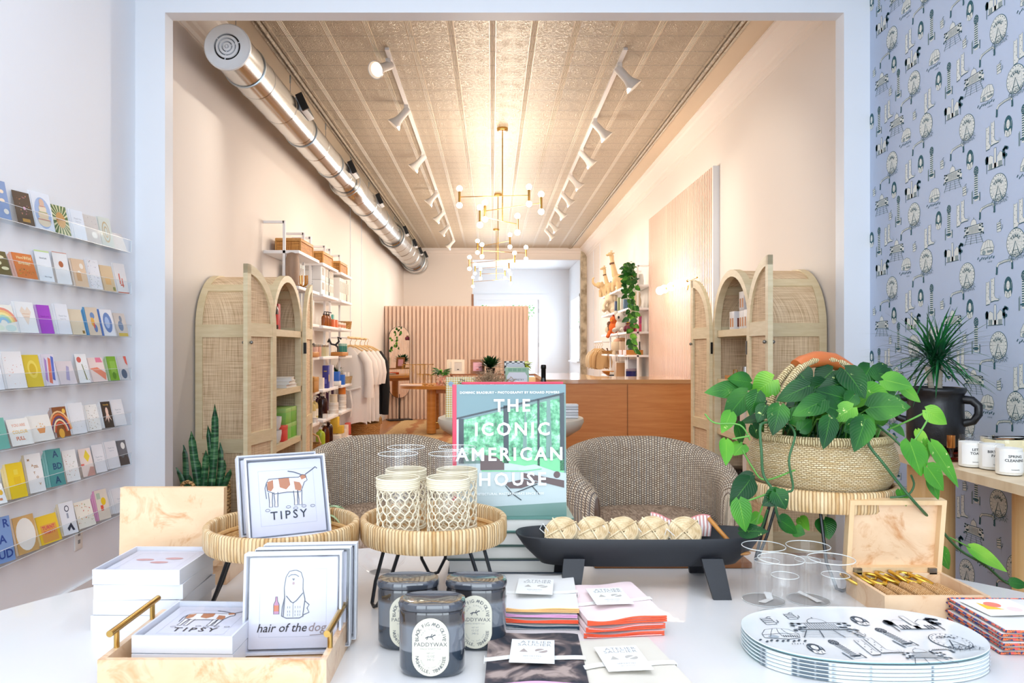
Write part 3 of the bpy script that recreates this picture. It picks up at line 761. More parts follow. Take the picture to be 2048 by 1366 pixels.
# ------------------------------------------------------------------ white wall shelving
LV = (.265, .61, .93, 1.28, 1.61, 1.945, 2.275)
def shelving(name, label, wall, sgn, bays, xoff=.33):
    T = thing(name, label, 'shelf', (wall, bays[0][0], 0)); y0 = bays[0][0]
    for a, b in bays:
        for y in (a+.012, b-.10):
            m = MB(); x = sgn*.19
            m.bb((x-.012, y-y0-.012, .05), (x+.012, y-y0+.012, 2.548)); m.bb((0, y-y0-.012, 2.524), (x, y-y0+.012, 2.548)); m.bb((0, y-y0-.012, .05), (x, y-y0+.012, .074))
            m.build('upright_frame', M_shelf, T)
        for z in LV: MB().bb((0, a-y0, z-.03), (sgn*xoff, b-y0, z), bev=.002).build('shelf_board', M_shelf, T)
    return T
shelving('shelving_unit', 'white wall shelving of three bays holding baskets and bottles, left of the clothes rail', XL, 1, ((6.94, 7.76), (7.93, 8.72), (8.89, 9.56)))
shelving('shelving_unit', 'white wall shelving with giraffe toys on top, beside the slatted panel', XR, -1, ((10.57, 11.42), (11.5, 12.3), (12.38, 13.15)))

# ------------------------------------------------------------------ service desk
T = thing('service_desk', 'large caramel oak service counter with a pale glossy top', 'counter', (.54, 7.6, 0))
body = [(.02, .02), (1.49, .02), (1.49, .9), (.62, .9), (.52, 2.15), (.02, 2.15)]
top = [(0, 0), (1.51, 0), (1.51, .92), (.64, .92), (.54, 2.17), (0, 2.17)]
m = MB(); m.prism(body, 0, 1.01, M_desk); m.build('body', None, T)
n = NT('glossy_counter_top'); n.color('#c99a6a'); n.set(Roughness=.12, Coat_Weight=.6); MB().prism(top, 1.01, 1.05, n.m).build('counter_top', None, T)
MB().bb((.83, .012, .01), (.834, .02, 1.0), plain('#7d4a20', .6)).build('panel_joint', None, T)

# ------------------------------------------------------------------ rug, rear display table, mirror, clothes
n = NT('shaggy_striped_rug'); s_ = n.n('ShaderNodeSeparateXYZ', i_0=n.coord())
wob = n.math('MULTIPLY', n.noise(n.coord(), 2.5, 2), .3)
st = n.math('FRACT', n.math('MULTIPLY', n.math('ADD', s_.outputs[0], wob), 1/.62))
band = n.ramp(st, [(.0, '#e0c08c'), (.62, '#dcb981'), (.68, '#b4622a'), (.86, '#c07236'), (.92, '#e0c08c')])
tf = n.noise(n.mapping(n.coord(), scale=(30, 8, 1)), 3, 3)
n.color(n.mix(.35, band, n.ramp(tf, [(.3, '#9a6a34'), (.7, '#f0dbb0')]))); n.bump(tf, .8, .03); n.set(Roughness=.95)
m = MB(); N1, N2 = 40, 50; vs = []; fs = []
for i in range(N1+1):
    for j in range(N2+1):
        x = -1.30+2.60*i/N1; y = -1.7+3.4*j/N2; e = .012*mnoise.noise(Vector((x*6, y*6, 0)))
        vs.append((x+(.02*sin(j*2.1) if i in (0, N1) else 0), y, .022+e if 0 < i < N1 and 0 < j < N2 else .002))
fs = [(i*(N2+1)+j, (i+1)*(N2+1)+j, (i+1)*(N2+1)+j+1, i*(N2+1)+j+1) for i in range(N1) for j in range(N2)]
m.add(vs, fs, n.m); o = m.build('rug'); o.location = (-.43, 12.58, 0); tag(o, 'shaggy cream rug with burnt orange stripes under the rear table', 'rug')

T = thing('display_table', 'oval honey oak table with round legs standing on the striped rug', 'table', (-.35, 12.25, 0))
MB().prism([(p[0], p[1]) for p in superell(1.14, .62, 3, 60)], .735, .785, M_oak).build('table_top', None, T)
for x, y in ((-.62, -.36), (.62, -.36), (-.62, .38), (.62, .38)): MB().cyl((x, y, .03), (x, y, .735), .075, 24, M_oak).build('leg', None, T)
MB().bb((-.62, -.33, .66), (.62, -.29, .735), M_oak).bb((-.62, .32, .66), (.62, .36, .735), M_oak).build('apron', None, T)
MB().cyl((-.62, -.36, .2), (-.05, -.36, .2), .02, 10, M_brass).cyl((-.05, -.36, .2), (.62, -.36, .2), .02, 10, M_brass).build('foot_rail', None, T)

T = thing('standing_mirror', 'tall pill-shaped mirror on a thin black stand by the slatted wall', 'mirror', (-1.79, 14.42, 0), radians(24))
pl = [(p[0], p[2] if len(p) > 3 else p[1]) for p in [(c_[0], c_[1]) for c_ in circ(0, .485, .2, n=16, a0=0, a1=180)]]+[(c_[0], c_[1]) for c_ in circ(0, -.485, .2, n=16, a0=180, a1=360)]
RM = Matrix.Translation((0, 0, 1.115)) @ FRONT
n = NT('mirror_glass'); n.color('#eef0ee'); n.set(Metallic=1.0, Roughness=.01)
pts = [(x, y) for x, y in pl]
m = MB(); m.prism([(x*1.03, y*1.008) for x, y in pts], -.02, -.001, M_black, RM); m.build('frame', None, T)
m = MB(); m.poly([(x, y, .001) for x, y in pts], n.m, RM); m.build('mirror_glass', None, T, 0)
MB().cyl((0, .01, 0.02), (0, .01, .5), .014, 10, M_black).build('pole', None, T)
MB().box((0, 0, .012), (.46, .26, .022), M_black, bev=.005).build('base', None, T)

# clothes rail
T = thing('clothes_rail', 'short white wall rail with pale wooden end holding the robes', 'clothes rail', (-1.85, 9.62, 1.51))
MB().cyl((0, 0, 0), (0, 1.35, 0), .016, 12, M_pale).build('rail', None, T)
MB().cyl((-.27, .1, 0), (0, .1, 0), .01, 8, M_shelf).cyl((-.27, 1.25, 0), (0, 1.25, 0), .01, 8, M_shelf).build('bracket', None, T)
def garment(name, label, mat, x, y, z, L, w, sleeve, group, seed, robe=False, hangmat=None):
    """a hanging garment in the XZ plane: torso, two sleeves, hanger"""
    rr = random.Random(seed); T = thing(name, label, 'garment', (x, y, z), radians(rr.uniform(-6, 4)), group)
    m = MB(); rings = []; N = 26
    for i in range(15):
        t_ = i/14; zz = -.09-t_*L
        hw = (.35*w+.65*w*min(1, t_*5.5)) if t_ < .18 else w*(1+.12*t_*(1.2 if robe else .4)); th = .022+.035*t_
        ring = []
        for j in range(N):
            a = 2*pi*j/N; fold = .012*t_*sin(5*a+seed)+.01*t_*sin(9*a+seed*2)
            ring.append((hw*cos(a)*(1 if abs(cos(a)) > .2 else 1), (th+fold)*sin(a)+.015*t_*sin(a*3+i*.3), zz-(.3*w*abs(cos(a)) if i < 4 else 0)-.02*sin(3*a+seed)*t_))
        rings.append(ring)
    m.loft(rings, mat, None, True, True, False); m.build('body', None, T, 60)
    for s_ in (-1, 1):
        K = w/.20; m = MB(); pts = [(s_*(w-.05*K), 0, -.09-.08*K), (s_*(w+.03*K), -.01, -.09-.21*K), (s_*(w+.06*K), -.03*K, -.09-.21*K-sleeve*.5), (s_*(w+.05*K), -.02, -.09-.21*K-sleeve)]
        m.tube(pts, [.05*K, .062*K, .058*K, .066 if robe else .045*K], 12, mat); m.build('sleeve', None, T, 60)
    if robe:
        m = MB(); m.tube([(-w*.8, -.075, -.62), (0, -.09, -.66), (w*.8, -.075, -.62)], .014, 6, mat); m.tube([(.02, -.09, -.66), (.05, -.1, -.85), (.03, -.1, -1.0)], .014, 6, mat); m.build('belt', None, T)
    m = MB(); hm = hangmat or M_pale
    m.tube([(-w+.02, 0, -.16), (-w*.4, 0, -.10), (0, 0, -.075), (w*.4, 0, -.10), (w-.02, 0, -.16)], .011, 8, hm); m.tube([(0, 0, -.08), (0, 0, -.03), (.018, 0, -.01), (.012, 0, .02), (-.01, 0, .022), (-.016, 0, .008)], .003, 6, M_brass); m.build('hanger', None, T)
M_robe = plain('#e9e2dd', .85, name='white_linen'); M_blackcloth = plain('#0e0f12', .9, name='black_cloth'); M_tan = plain('#c8a273', .9, name='tan_knit'); M_tan2 = plain('#d9c6a8', .9, name='oat_knit')
for i, (y, lb) in enumerate(((9.75, 'white robe with a tied belt, first on the left rail'), (10.0, 'white linen robe on the left rail, behind the belted one'), (10.25, 'white linen robe in the middle of the left rail'), (10.5, 'white linen robe next before the black garment'))):
    garment('robe', lb, M_robe, -1.85+.02*i, y, 1.487, 1.0 if i else 1.0, .20, .30 if i else .45, 'white robes on the left rail', i+1, i == 0)
garment('robe', 'black long-sleeved robe at the far end of the left rail', M_blackcloth, -1.80, 10.78, 1.487, .95, .21, .75, None, 9)
T = thing('clothes_rail', 'white wall rail of tan clothes beyond the right shelving', 'clothes rail', (XR-.28, 13.35, 1.50))
MB().cyl((0, 0, 0), (0, 1.0, 0), .016, 12, M_shelf).build('rail', None, T); MB().cyl((0, .1, 0), (.28, .1, 0), .01, 8, M_shelf).cyl((0, .9, 0), (.28, .9, 0), .01, 8, M_shelf).build('bracket', None, T)
for i, (y, mt_, lb) in enumerate(((13.45, M_tan, 'speckled tan child jumper, first on the right rail'), (13.62, M_tan, 'tan child jumper on the right rail, behind the first'), (13.8, M_tan2, 'oat coloured child jumper on the right rail'), (14.0, M_tan2, 'pale oat child jumper, last on the right rail'))):
    garment('child_jumper', lb, mt_, XR-.28-.015*i, y, 1.45, .34, .12, .20, 'child jumpers on the right rail', 20+i)
# laundry basket below the robes
M_wick = brickweave('wicker_strands', '#b98545', '#d3a566', '#5d3c18', .05, .014, .25)
M_sea = brickweave('seagrass_weave', '#dcc392', '#efdcb4', '#b08e60', .0115, .0046, .3, .8, .9, noisec='#c7a672')
T = thing('laundry_basket', 'tall tan wicker basket with handles under the white robes', 'basket', (-1.80, 10.35, 0))
MB().lathe([(0, .01), (.21, .01), (.23, .1), (.25, .3), (.26, .35), (.245, .35), (.23, .3), (.2, .04), (0, .03)], 36, M_wick, uv=True).build('body', None, T)
for a in (0, 180):
    c_, s2 = cos(radians(a)), sin(radians(a)); MB().tube([(c_*.255-s2*u, s2*.255+c_*u, .33+h_) for u, h_ in ((-.07, 0), (-.05, .07), (0, .095), (.05, .07), (.07, 0))], .012, 8, M_wick, uv=True).build('handle', None, T)

# ------------------------------------------------------------------ tub armchairs
def tweed():
    n = NT('knotted_tweed'); uv = n.mapping(n.coord('UV'), rot=(0, 0, pi/2))
    b = n.n('ShaderNodeTexBrick', i_Vector=uv, i_Scale=1.0, i_Mortar_Size=.0026, i_Mortar_Smooth=.5, i_Brick_Width=.0125, i_Row_Height=.0165,
            i_Color1=(*srgb('#f0e0c4'), 1), i_Color2=(*srgb('#d0bb9e'), 1), i_Mortar=(*srgb('#6e5644'), 1))
    nz = n.noise(n.mapping(uv, scale=(2, 160, 1)), 1, 2)
    c = n.mix(n.ramp(nz, [(.5, '#000000'), (.62, '#ffffff')]), b.outputs[0], '#8e8f90'); c = n.mix(.5, b.outputs[0], c)
    n.color(c); n.bump(n.math('SUBTRACT', 1.0, b.outputs[1]), .8, .006); return n.set(Roughness=.95)
M_tweed = tweed()
n = NT('seat_tweed'); co = n.coord(); a_ = n.noise(n.mapping(co, scale=(160, 25, 60)), 1, 3, .7)
n.color(n.ramp(a_, [(.35, '#725c4c'), (.5, '#a88d74'), (.68, '#d0b89e')])); n.bump(a_, .5, .004); n.set(Roughness=.95); M_seat = n.m
def armchair(label, loc, rz):
    T = thing('tub_armchair', label, 'armchair', loc, rz, None)
    rings = []; N = 72; uvL = [0]
    path = []
    for i in range(N+1):
        th = radians(-128+256*i/N); e = 2.15
        x = .405*math.copysign(abs(sin(th))**(2/e), sin(th)); y = .38*math.copysign(abs(cos(th))**(2/e), cos(th)); path.append(Vector((x, y, 0)))
    for i, p in enumerate(path):
        t_ = path[min(i+1, N)]-path[max(i-1, 0)]; t_.normalize(); nr = Vector((-t_.y, t_.x, 0))   # outward normal (path runs clockwise seen from above)
        if nr.dot(p) < 0: nr = -nr
        if i: uvL.append(uvL[-1]+(path[i]-path[i-1]).length)
        q = max(0, min(1, (p.y+.30)/.66)); h = .655+.21*(q**.8); th_ = .062; endf = min(1, min(i, N-i)/5+.0); rnd = sqrt(1-(1-endf)**2) if endf < 1 else 1
        h2 = .30+(h-.30)*(.90+.10*rnd); ww = th_*(.35+.65*rnd)
        pr = []
        for o_, z in ((-1.05, .34), (-1.0, .5), (-.98, h2-.10), (-.9, h2-.05), (-.6, h2-.015), (0, h2), (.6, h2-.012), (.95, h2-.05), (1.08, h2-.12), (1.0, .45), (.75, .2), (.5, .12), (-.5, .12)):
            pr.append(p+nr*(o_*ww)+Vector((0, 0, z)))
        rings.append(pr)
    cum = [0]
    for j in range(1, 14): cum.append(cum[-1]+(rings[N//2][j % 13]-rings[N//2][j-1]).length)
    m = MB(); m.loft(rings, M_tweed, None, True, True, True, uv=lambda i, j: (uvL[i], cum[j])); m.build('backrest', None, T, 80)
    m = MB(); rs = []
    for z, k in ((.30, .9), (.36, 1.0), (.44, 1.0), (.485, .97), (.50, .88), (.508, .6), (.51, .2)):
        rs.append([(x*k, y*k-.03, z) for x, y in superell(.335, .335, 2.6, 40)])
    m.loft(rs, M_seat, None, True, True, True); m.build('seat_cushion', None, T, 80)
    m = MB(); m.loft([[(x*k, y*k, z) for x, y in superell(.37, .36, 2.6, 40)] for z, k in ((.10, .9), (.12, 1), (.30, 1))], M_tweed, None, True, True, True, uv=lambda i, j: (j*.055, i*.1)); m.build('seat_base', None, T, 60)
    for x, y in ((-.25, -.22), (.25, -.22), (-.25, .22), (.25, .22)): MB().cyl((x, y, 0), (x, y, .11), .018, 12, M_black).build('leg', None, T)
armchair('brown and cream tweed tub armchair facing the table, in front of the service counter', (.80, 3.86, 0), radians(6))
armchair('brown and cream tweed tub armchair half hidden behind the rattan trays', (-.545, 3.95, 0), radians(14))

# round display pedestal with a bowl-shaped underside
M_stone = plain('#e3dccd', .6, name='pale_stone')
T = thing('pedestal_table', 'round pale pedestal table with a bowl-shaped underside, holding books and a bottle', 'table', (.13, 5.4, 0))
MB().lathe([(0, .875), (.49, .875), (.52, .865), (.525, .84), (.50, .79), (.42, .74), (.25, .71), (.1, .70), (0, .70)], 56, M_stone).build('table_top', None, T)
MB().lathe([(.09, .71), (.075, .5), (.08, .1), (.2, .03), (.22, 0), (0, 0)], 32, M_stone).build('pedestal', None, T)
# ------------------------------------------------------------------ the round front table
TZ = .77
n = NT('white_table_laminate'); n.color('#dedcdb'); n.set(Roughness=.4, Coat_Weight=.2); M_tab = n.m
T = thing('front_table', 'large white oval display table in the foreground covered with homewares', 'table', (.13, 1.12, 0))
tp = superell(1.36, 1.14, 2.25, 120); rings = []
for k, z in ((.985, TZ-.035), (1.0, TZ-.03), (1.0, TZ-.008), (.997, TZ-.002), (.992, TZ)): rings.append([(x*k, y*k, z) for x, y in tp])
m = MB(); m.loft(rings, M_tab, None, True, True, True); m.build('table_top', None, T)
MB().lathe([(.10, .735), (.09, .4), (.12, .08), (.42, .02), (.43, 0), (0, 0)], 40, M_tab).build('pedestal', None, T)

# ------------------------------------------------------------------ rattan trays on black hairpin legs
n = NT('split_rattan'); uv = n.coord('UV'); s_ = n.n('ShaderNodeSeparateXYZ', i_0=uv)
rd = n.math('MULTIPLY', s_.outputs[0], 1/.0085); fl_ = n.math('FLOOR', rd)
wn = n.n('ShaderNodeTexWhiteNoise', noise_dimensions='1D', i_W=fl_).outputs[0]
col = n.ramp(wn, [(0, '#c79a5f'), (.3, '#d9b17a'), (.7, '#e4c290'), (1, '#ecd0a4')])
col = n.mix(.3, col, n.ramp(n.noise(n.mapping(uv, scale=(90, 18, 1)), 1, 3), [(.35, '#a5763f'), (.65, '#f2dcb4')]))
fr_ = n.math('SUBTRACT', n.math('FRACT', rd), .5); groove = n.math('GREATER_THAN', n.math('ABSOLUTE', fr_), .43)
n.color(n.mix(n.math('MULTIPLY', groove, .75), col, '#8a5c2c')); n.bump(n.math('SUBTRACT', 1.0, n.math('MULTIPLY', n.math('MULTIPLY', fr_, fr_), 4.0)), .7, .004)
n.set(Roughness=.5); M_rat = n.m
M_rweave = brickweave('rattan_mat', '#c6924f', '#dcb073', '#7a4d20', .03, .008, .2)
M_hoop = wood('rattan_cane', '#cf9f60', '#dbb27a', (30, 30, 30), .45)
def rattan_tray(label, loc, h, legphase, r=.179, hh=.05):
    """loc.z = table; h = top of rim above the table"""
    T = thing('rattan_riser', label, 'tray stand', loc, 0, 'round rattan tray stands')
    zb = h-hh
    m = MB(); m.lathe([(r-.012, zb), (r-.003, zb-.002), (r, zb+.004), (r+.001, zb+hh*.5), (r, h-.004), (r-.004, h), (r-.011, h), (r-.015, h-.005), (r-.015, zb+.006)], 220, M_rat, uv=True); m.build('rim', None, T, 60)
    MB().lathe([(r-.014, zb+.004), (r-.014, zb+.010), (.001, zb+.010)], 60, M_rweave, uv=True).build('tray_floor', None, T)
    MB().tube([(p[0], p[1], zb+.014) for p in circ(0, 0, r-.021, n=60)], .006, 8, M_hoop, closed=True).build('inner_hoop', None, T)
    for k in range(3):
        a = legphase+2*pi*k/3; m = MB(); c_, s2 = cos(a), sin(a); pts = []
        for u, rr_, z in ((-.035, r*.62, zb), (-.030, r*.80, zb*.35), (-.012, r*.90, .008), (0, r*.91, .004), (.012, r*.90, .008), (.030, r*.80, zb*.35), (.035, r*.62, zb)):
            pts.append((c_*rr_-s2*u, s2*rr_+c_*u, z))
        m.tube(pts, .0042, 8, M_black); m.build('leg', None, T)
    return T
rattan_tray('round rattan tray on black hairpin legs holding the cow napkin boxes', (-.479, 1.715, TZ), .19, radians(-50), .172)
rattan_tray('round rattan tray on black hairpin legs holding the woven-sleeve tumblers', (-.1385, 1.775, TZ), .19, radians(-145), .172)
rattan_tray('rattan tray on black legs raising the seagrass basket of pothos', (.857, 1.96, TZ), .240, radians(-97), .183)
FL = TZ+.19-.05+.0105           # floor height of the two lower trays

# ------------------------------------------------------------------ tumblers in woven sleeves
def net(r, z0, z1, cols, rows, w, mat):
    m = MB(); dz = (z1-z0)/rows
    for i in range(rows):
        for j in range(cols):
            a = 2*pi*(j+(.5 if i % 2 else 0))/cols; b = 2*pi*(j+.5+(.5 if i % 2 else 0))/cols; c_ = 2*pi*(j-.5+(.5 if i % 2 else 0))/cols
            z = z0+i*dz; q = lambda a, z, e=0: ((r+.0015+e)*cos(a), (r+.0015+e)*sin(a), z)
            m.tube([q(a, z), q(a, z+dz*.45)], w, 5, mat, cap=False)
            m.tube([q(a, z+dz*.45), q((a+b)/2, z+dz*.75, .0004), q(b, z+dz)], w*.9, 5, mat, cap=False)
            m.tube([q(a, z+dz*.45), q((a+c_)/2, z+dz*.75, .0006), q(c_, z+dz)], w*.9, 5, mat, cap=False)
    return m
M_seastr = plain('#e8dcc0', .8, name='sea_grass_strand')
def tumbler():
    T = thing('woven_tumbler', '', 'drinking glass', group='tumblers in woven sleeves'); r, h = .0455, .195
    m = MB(); m.lathe([(0, .006), (r-.004, .006), (r-.0025, .02), (r-.0015, h-.001), (r-.0005, h), (r+.0005, h-.001), (r, .015), (r-.002, .001), (0, 0)], 40, M_glass); m.build('glass', None, T); MB().tube([(p[0], p[1], h-.0005) for p in circ(0, 0, r-.0005, n=48)], .0008, 6, plain('#d8dcda', .1, name='glass_rim_highlight'), closed=True).build('rim', None, T)  # pale ring at the rim is a painted highlight on the glass
    nt = net(r, .008, .119, 14, 7, .0016, M_seastr)
    for k in range(6): nt.tube([(p[0], p[1], .119+k*.0042) for p in circ(0, 0, r+.002+.0006*(k % 2), n=36)], .0024, 6, M_seastr, closed=True)
    for z in (.004, .009): nt.tube([(p[0], p[1], z) for p in circ(0, 0, r+.0015, n=36)], .0024, 6, M_seastr, closed=True)
    nt.build('woven_sleeve', None, T, 60); return T
t0 = tumbler(); t0['label'] = 'tall glass in a woven seagrass sleeve, front left of the four on the tray'; t0.location = (-.214, 1.70, FL)
dup(t0, 'tall glass in a woven seagrass sleeve, front right of the four on the tray', (-.100, 1.70, FL), .3)
dup(t0, 'tall glass in a woven seagrass sleeve, back left of the four on the tray', (-.209, 1.815, FL), .9)
dup(t0, 'tall glass in a woven seagrass sleeve, back right beside the house book', (-.086, 1.815, FL), 1.7)

# ------------------------------------------------------------------ napkin boxes
M_boxw = plain('#dcdee3', .4, name='white_box_card'); M_nap = plain('#d6d6dc', .85, name='napkin_cotton'); M_thread = plain('#b9bcc4', .8, name='stitch_line')
M_cow = plain('#b97a52', .8, name='brown_print'); M_gline = plain('#4f535c', .8, name='grey_line_print')
BW, BH, BT = .182, .185, .031
def draw_cow(m, M, z):
    s_ = lambda pts, w=.0018, mat=M_gline, cl=False: stroke(m, pts, w, mat, M, z, cl)
    body = [(-.045, .022), (-.040, .030), (.0, .031), (.028, .030), (.036, .036), (.044, .034), (.047, .022), (.040, .018), (.035, .006), (.030, -.004), (.0, -.002), (-.028, -.004), (-.044, .004)]
    m.poly([(x, y, z*.5) for x, y in body], M_card, M); s_(body, .0018, M_gline, True)
    for pts in ([(-.044, .006), (-.043, .024), (-.030, .028), (-.030, .010), (-.036, .002)], [(-.018, .030), (.006, .030), (.008, .014), (-.002, .004), (-.016, .010)], [(.016, .022), (.030, .018), (.034, .008), (.030, -.002), (.018, .002)], [(.030, .034), (.044, .036), (.046, .028), (.034, .024)]):
        m.poly([(x, y, z*.8) for x, y in pts], M_cow, M)
    for x in (-.038, -.026, .018, .028):
        lg = [(x-.004, 0), (x-.003, -.022), (x-.004, -.033), (x+.003, -.033), (x+.003, -.022), (x+.005, 0)]; m.poly([(a, b, z*.6) for a, b in lg], M_card, M); s_(lg)
    s_([(-.045, .022), (-.049, .010), (-.047, -.014)], .0016); s_([(.034, .036), (.018, .043), (.004, .046)], .0022); s_([(.044, .036), (.060, .046), (.068, .052), (.072, .048)], .0022)
    for x, y in ((-.046, -.040), (.0, -.036), (.016, -.040), (.035, -.037), (.055, -.038)): s_([(p[0], p[1]) for p in circ(x, y, .005, .0028, 10)], .001, M_gline, True)
def draw_dog(m, M, z):
    s_ = lambda pts, w=.0018, mat=M_gline, cl=False: stroke(m, pts, w, mat, M, z, cl)
    s_([(-.018, -.040), (-.016, -.006), (-.017, .014), (-.014, .034), (-.008, .044), (0, .046), (.006, .046), (.014, .042), (.018, .030), (.018, .010), (.022, -.008), (.018, -.040)])
    s_([(-.016, -.004), (-.020, -.022), (-.021, -.038), (-.012, -.042), (0, -.042), (.012, -.042), (.020, -.038)]); s_([(.021, -.010), (.030, -.018), (.026, -.024), (.030, -.032), (.018, -.037)])
    s_([(-.013, -.001), (-.004, -.012), (0, -.014), (.006, -.010), (.018, .004)]); s_([(0, -.014), (0, -.040)], .0008)
    for x in (-.010, -.006, .004, .009, .013):
        for y in (-.02, -.028, -.034): s_([(x, y), (x, y-.004)], .0008)
    s_([(-.010, .034), (-.004, .038), (.004, .038), (.010, .034)]); m.poly([(x, y, z) for x, y in ((-.003, .031), (.003, .031), (0, .026))], M_gline, M); m.poly([(p[0], p[1], z) for p in circ(0, .022, .0028, .003, 8)], plain('#a98a8a', .8), M)
    b = [(-.036, -.034), (-.036, -.016), (-.033, -.010), (-.0325, -.002), (-.0295, -.002), (-.029, -.010), (-.026, -.016), (-.026, -.034)]
    m.poly([(x, y, z*.5) for x, y in b], plain('#b87f9d', .7), M); m.poly([(x, y, z*.8) for x, y in ((-.036, -.029), (-.036, -.018), (-.026, -.018), (-.026, -.029))], plain('#c96a3a', .7), M); s_(b, .0011, M_ink, True)
def napkin_box(kind, label, group):
    """box lying in the XY plane, lid facing +Z, origin at the middle of its bottom edge (y=0) and underside"""
    T = thing('napkin_box', label, 'box', group=group)
    m = MB(); w, h, t = BW, BH, BT; e = .004
    m.bb((-w/2, 0, 0), (w/2, h, .003), M_boxw)
    for a, b in (((-w/2, 0), (w/2, e)), ((-w/2, h-e), (w/2, h)), ((-w/2, e), (-w/2+e, h-e)), ((w/2-e, e), (w/2, h-e))): m.bb((*a, .003), (*b, t), M_boxw)
    m.build('box_tray', None, T)
    m = MB(); N_ = t-.008; m.box((0, h/2, N_/2+.002), (w-.016, h-.016, N_-.004), M_nap, bev=.003)
    I = Matrix.Translation((0, h/2, N_+.0003)); s_ = .062
    stroke(m, [(-s_, -s_), (s_, -s_), (s_, s_), (-s_, s_)], .0009, M_thread, I, 0, True)
    nap = m
    if kind == 'cow':
        draw_cow(nap, Matrix.Translation((0, h/2+.012, N_+.0006)), .0003); nap.text('TIPSY', .026, M_ink, Matrix.Translation((0, h/2-.042, N_+.0008)), bold=.012, space=1.35)
    elif kind == 'dog':
        draw_dog(nap, Matrix.Translation((0, h/2+.014, N_+.0006)), .0003)
        SH = Matrix(((1, .28, 0, 0), (0, 1, 0, 0), (0, 0, 1, 0), (0, 0, 0, 1)))
        nap.text('hair of the ', .022, M_ink, Matrix.Translation((-.016, h/2-.046, N_+.0008)) @ SH, bold=.008); nap.text('dog', .022, plain('#8d7f7c', .8), Matrix.Translation((.046, h/2-.046, N_+.0008)) @ SH, bold=.008)
        stroke(nap, [(.032, -.060), (.06, -.0585)], .0012, plain('#8d7f7c', .8), I, .0006)
    elif kind == 'pink':
        for q in ((-.03, .01), (.01, -.01), (.03, .02)): nap.poly([(p[0], p[1], N_+.0006) for p in circ(q[0], h/2+q[1], .02, .008, 12)], plain('#c99a98', .8))
    nap.build('napkin', None, T)
    m = MB(); m.bb((-w/2+.001, .001, t), (w/2-.001, h-.001, t+.0008), M_film); m.build('clear_lid', None, T); return T
def stand(T, x, y, z, yaw, lean, roll=0):
    """stand the box on its bottom edge: lid to the camera, leaning away"""
    R = Matrix.Translation((x, y, z)) @ Matrix.Rotation(yaw, 4, 'Z') @ Matrix.Rotation(pi/2-lean, 4, 'X')
    T.matrix_world = R; T.location = R.to_translation(); T.rotation_euler = R.to_euler(); return T
G1 = 'napkin boxes standing in the left rattan tray'
cow = stand(napkin_box('cow', 'standing clear-lidded box of napkins printed with a cow above TIPSY', G1), -.462, 1.70, FL+.001, radians(27), radians(21))
stand(dup(cow, 'napkin box in the rattan tray, leaning directly behind the cow box'), -.492, 1.738, FL+.001, radians(27), radians(21))
dog = stand(napkin_box('dog', 'standing clear-lidded box of napkins printed with a dog above hair of the dog', 'napkin boxes standing in the burl tray'), -.378, 1.432, TZ+.0075, radians(4), radians(6))
stand(dup(dog, 'napkin box in the burl tray, first behind the dog box'), -.368, 1.466, TZ+.0075, radians(4), radians(6))
stand(dup(dog, 'napkin box in the burl tray, rearmost behind the dog box'), -.362, 1.4995, TZ+.0075, radians(4), radians(6))
G2 = 'white boxes stacked on the table'
pk = napkin_box('pink', 'white napkin box with pink printed napkins, topmost of the stack of four', G2); place(pk, (-.737, 1.55, TZ+.0945), radians(-1))
for k, (dx, lb) in enumerate(((.004, 'second from the top'), (.0, 'third from the top'), (-.003, 'lowest'))):
    dup(pk, 'white napkin box, %s of the stack of four beside the burl tray' % lb, (-.737+dx, 1.552, TZ+.063-.0318*k+.0), radians((2, -1.5, .6)[k]))
cl = napkin_box('cow', 'white napkin box lying flat in the burl tray, upper of the two', 'napkin boxes lying in the burl tray'); place(cl, (-.553, 1.335, TZ+.0075+.0322), radians(-2))
dup(cl, 'white napkin box lying flat in the burl tray, under the upper box', (-.552, 1.334, TZ+.0075), radians(-1))
dup(cl, 'white napkin box lying in the burl tray in front of the standing dog boxes', (-.352, 1.302-.0, TZ+.0075), 0, scale=(.62, .4, .3))

# ------------------------------------------------------------------ burl wood pieces
def burl_tray():
    T = thing('serving_tray', 'burl wood serving tray with brass bar handles in the foreground', 'tray', (-.478, 1.402, TZ))
    w, d, h, t = .39, .25, .052, .011; m = MB()
    m.bb((-w/2, -d/2, 0), (w/2, d/2, .007), M_burl)
    m.bb((-w/2, -d/2, .007), (w/2, -d/2+t, h), M_burl); m.bb((-w/2, d/2-t, .007), (w/2, d/2, h), M_burl)
    m.bb((-w/2, -d/2+t, .007), (-w/2+t, d/2-t, h), M_burl); m.bb((w/2-t, -d/2+t, .007), (w/2, d/2-t, h), M_burl); m.build('tray_body', None, T)
    for s_ in (-1, 1):
        x = s_*(w/2-t/2); m = MB(); m.cyl((x, -.095, h+.033), (x, .095, h+.033), .006, 14, M_brass)
        for y in (-.07, .07): m.cyl((x, y, h), (x, y, h+.033), .0048, 12, M_brass)
        m.build('handle', None, T)
burl_tray()
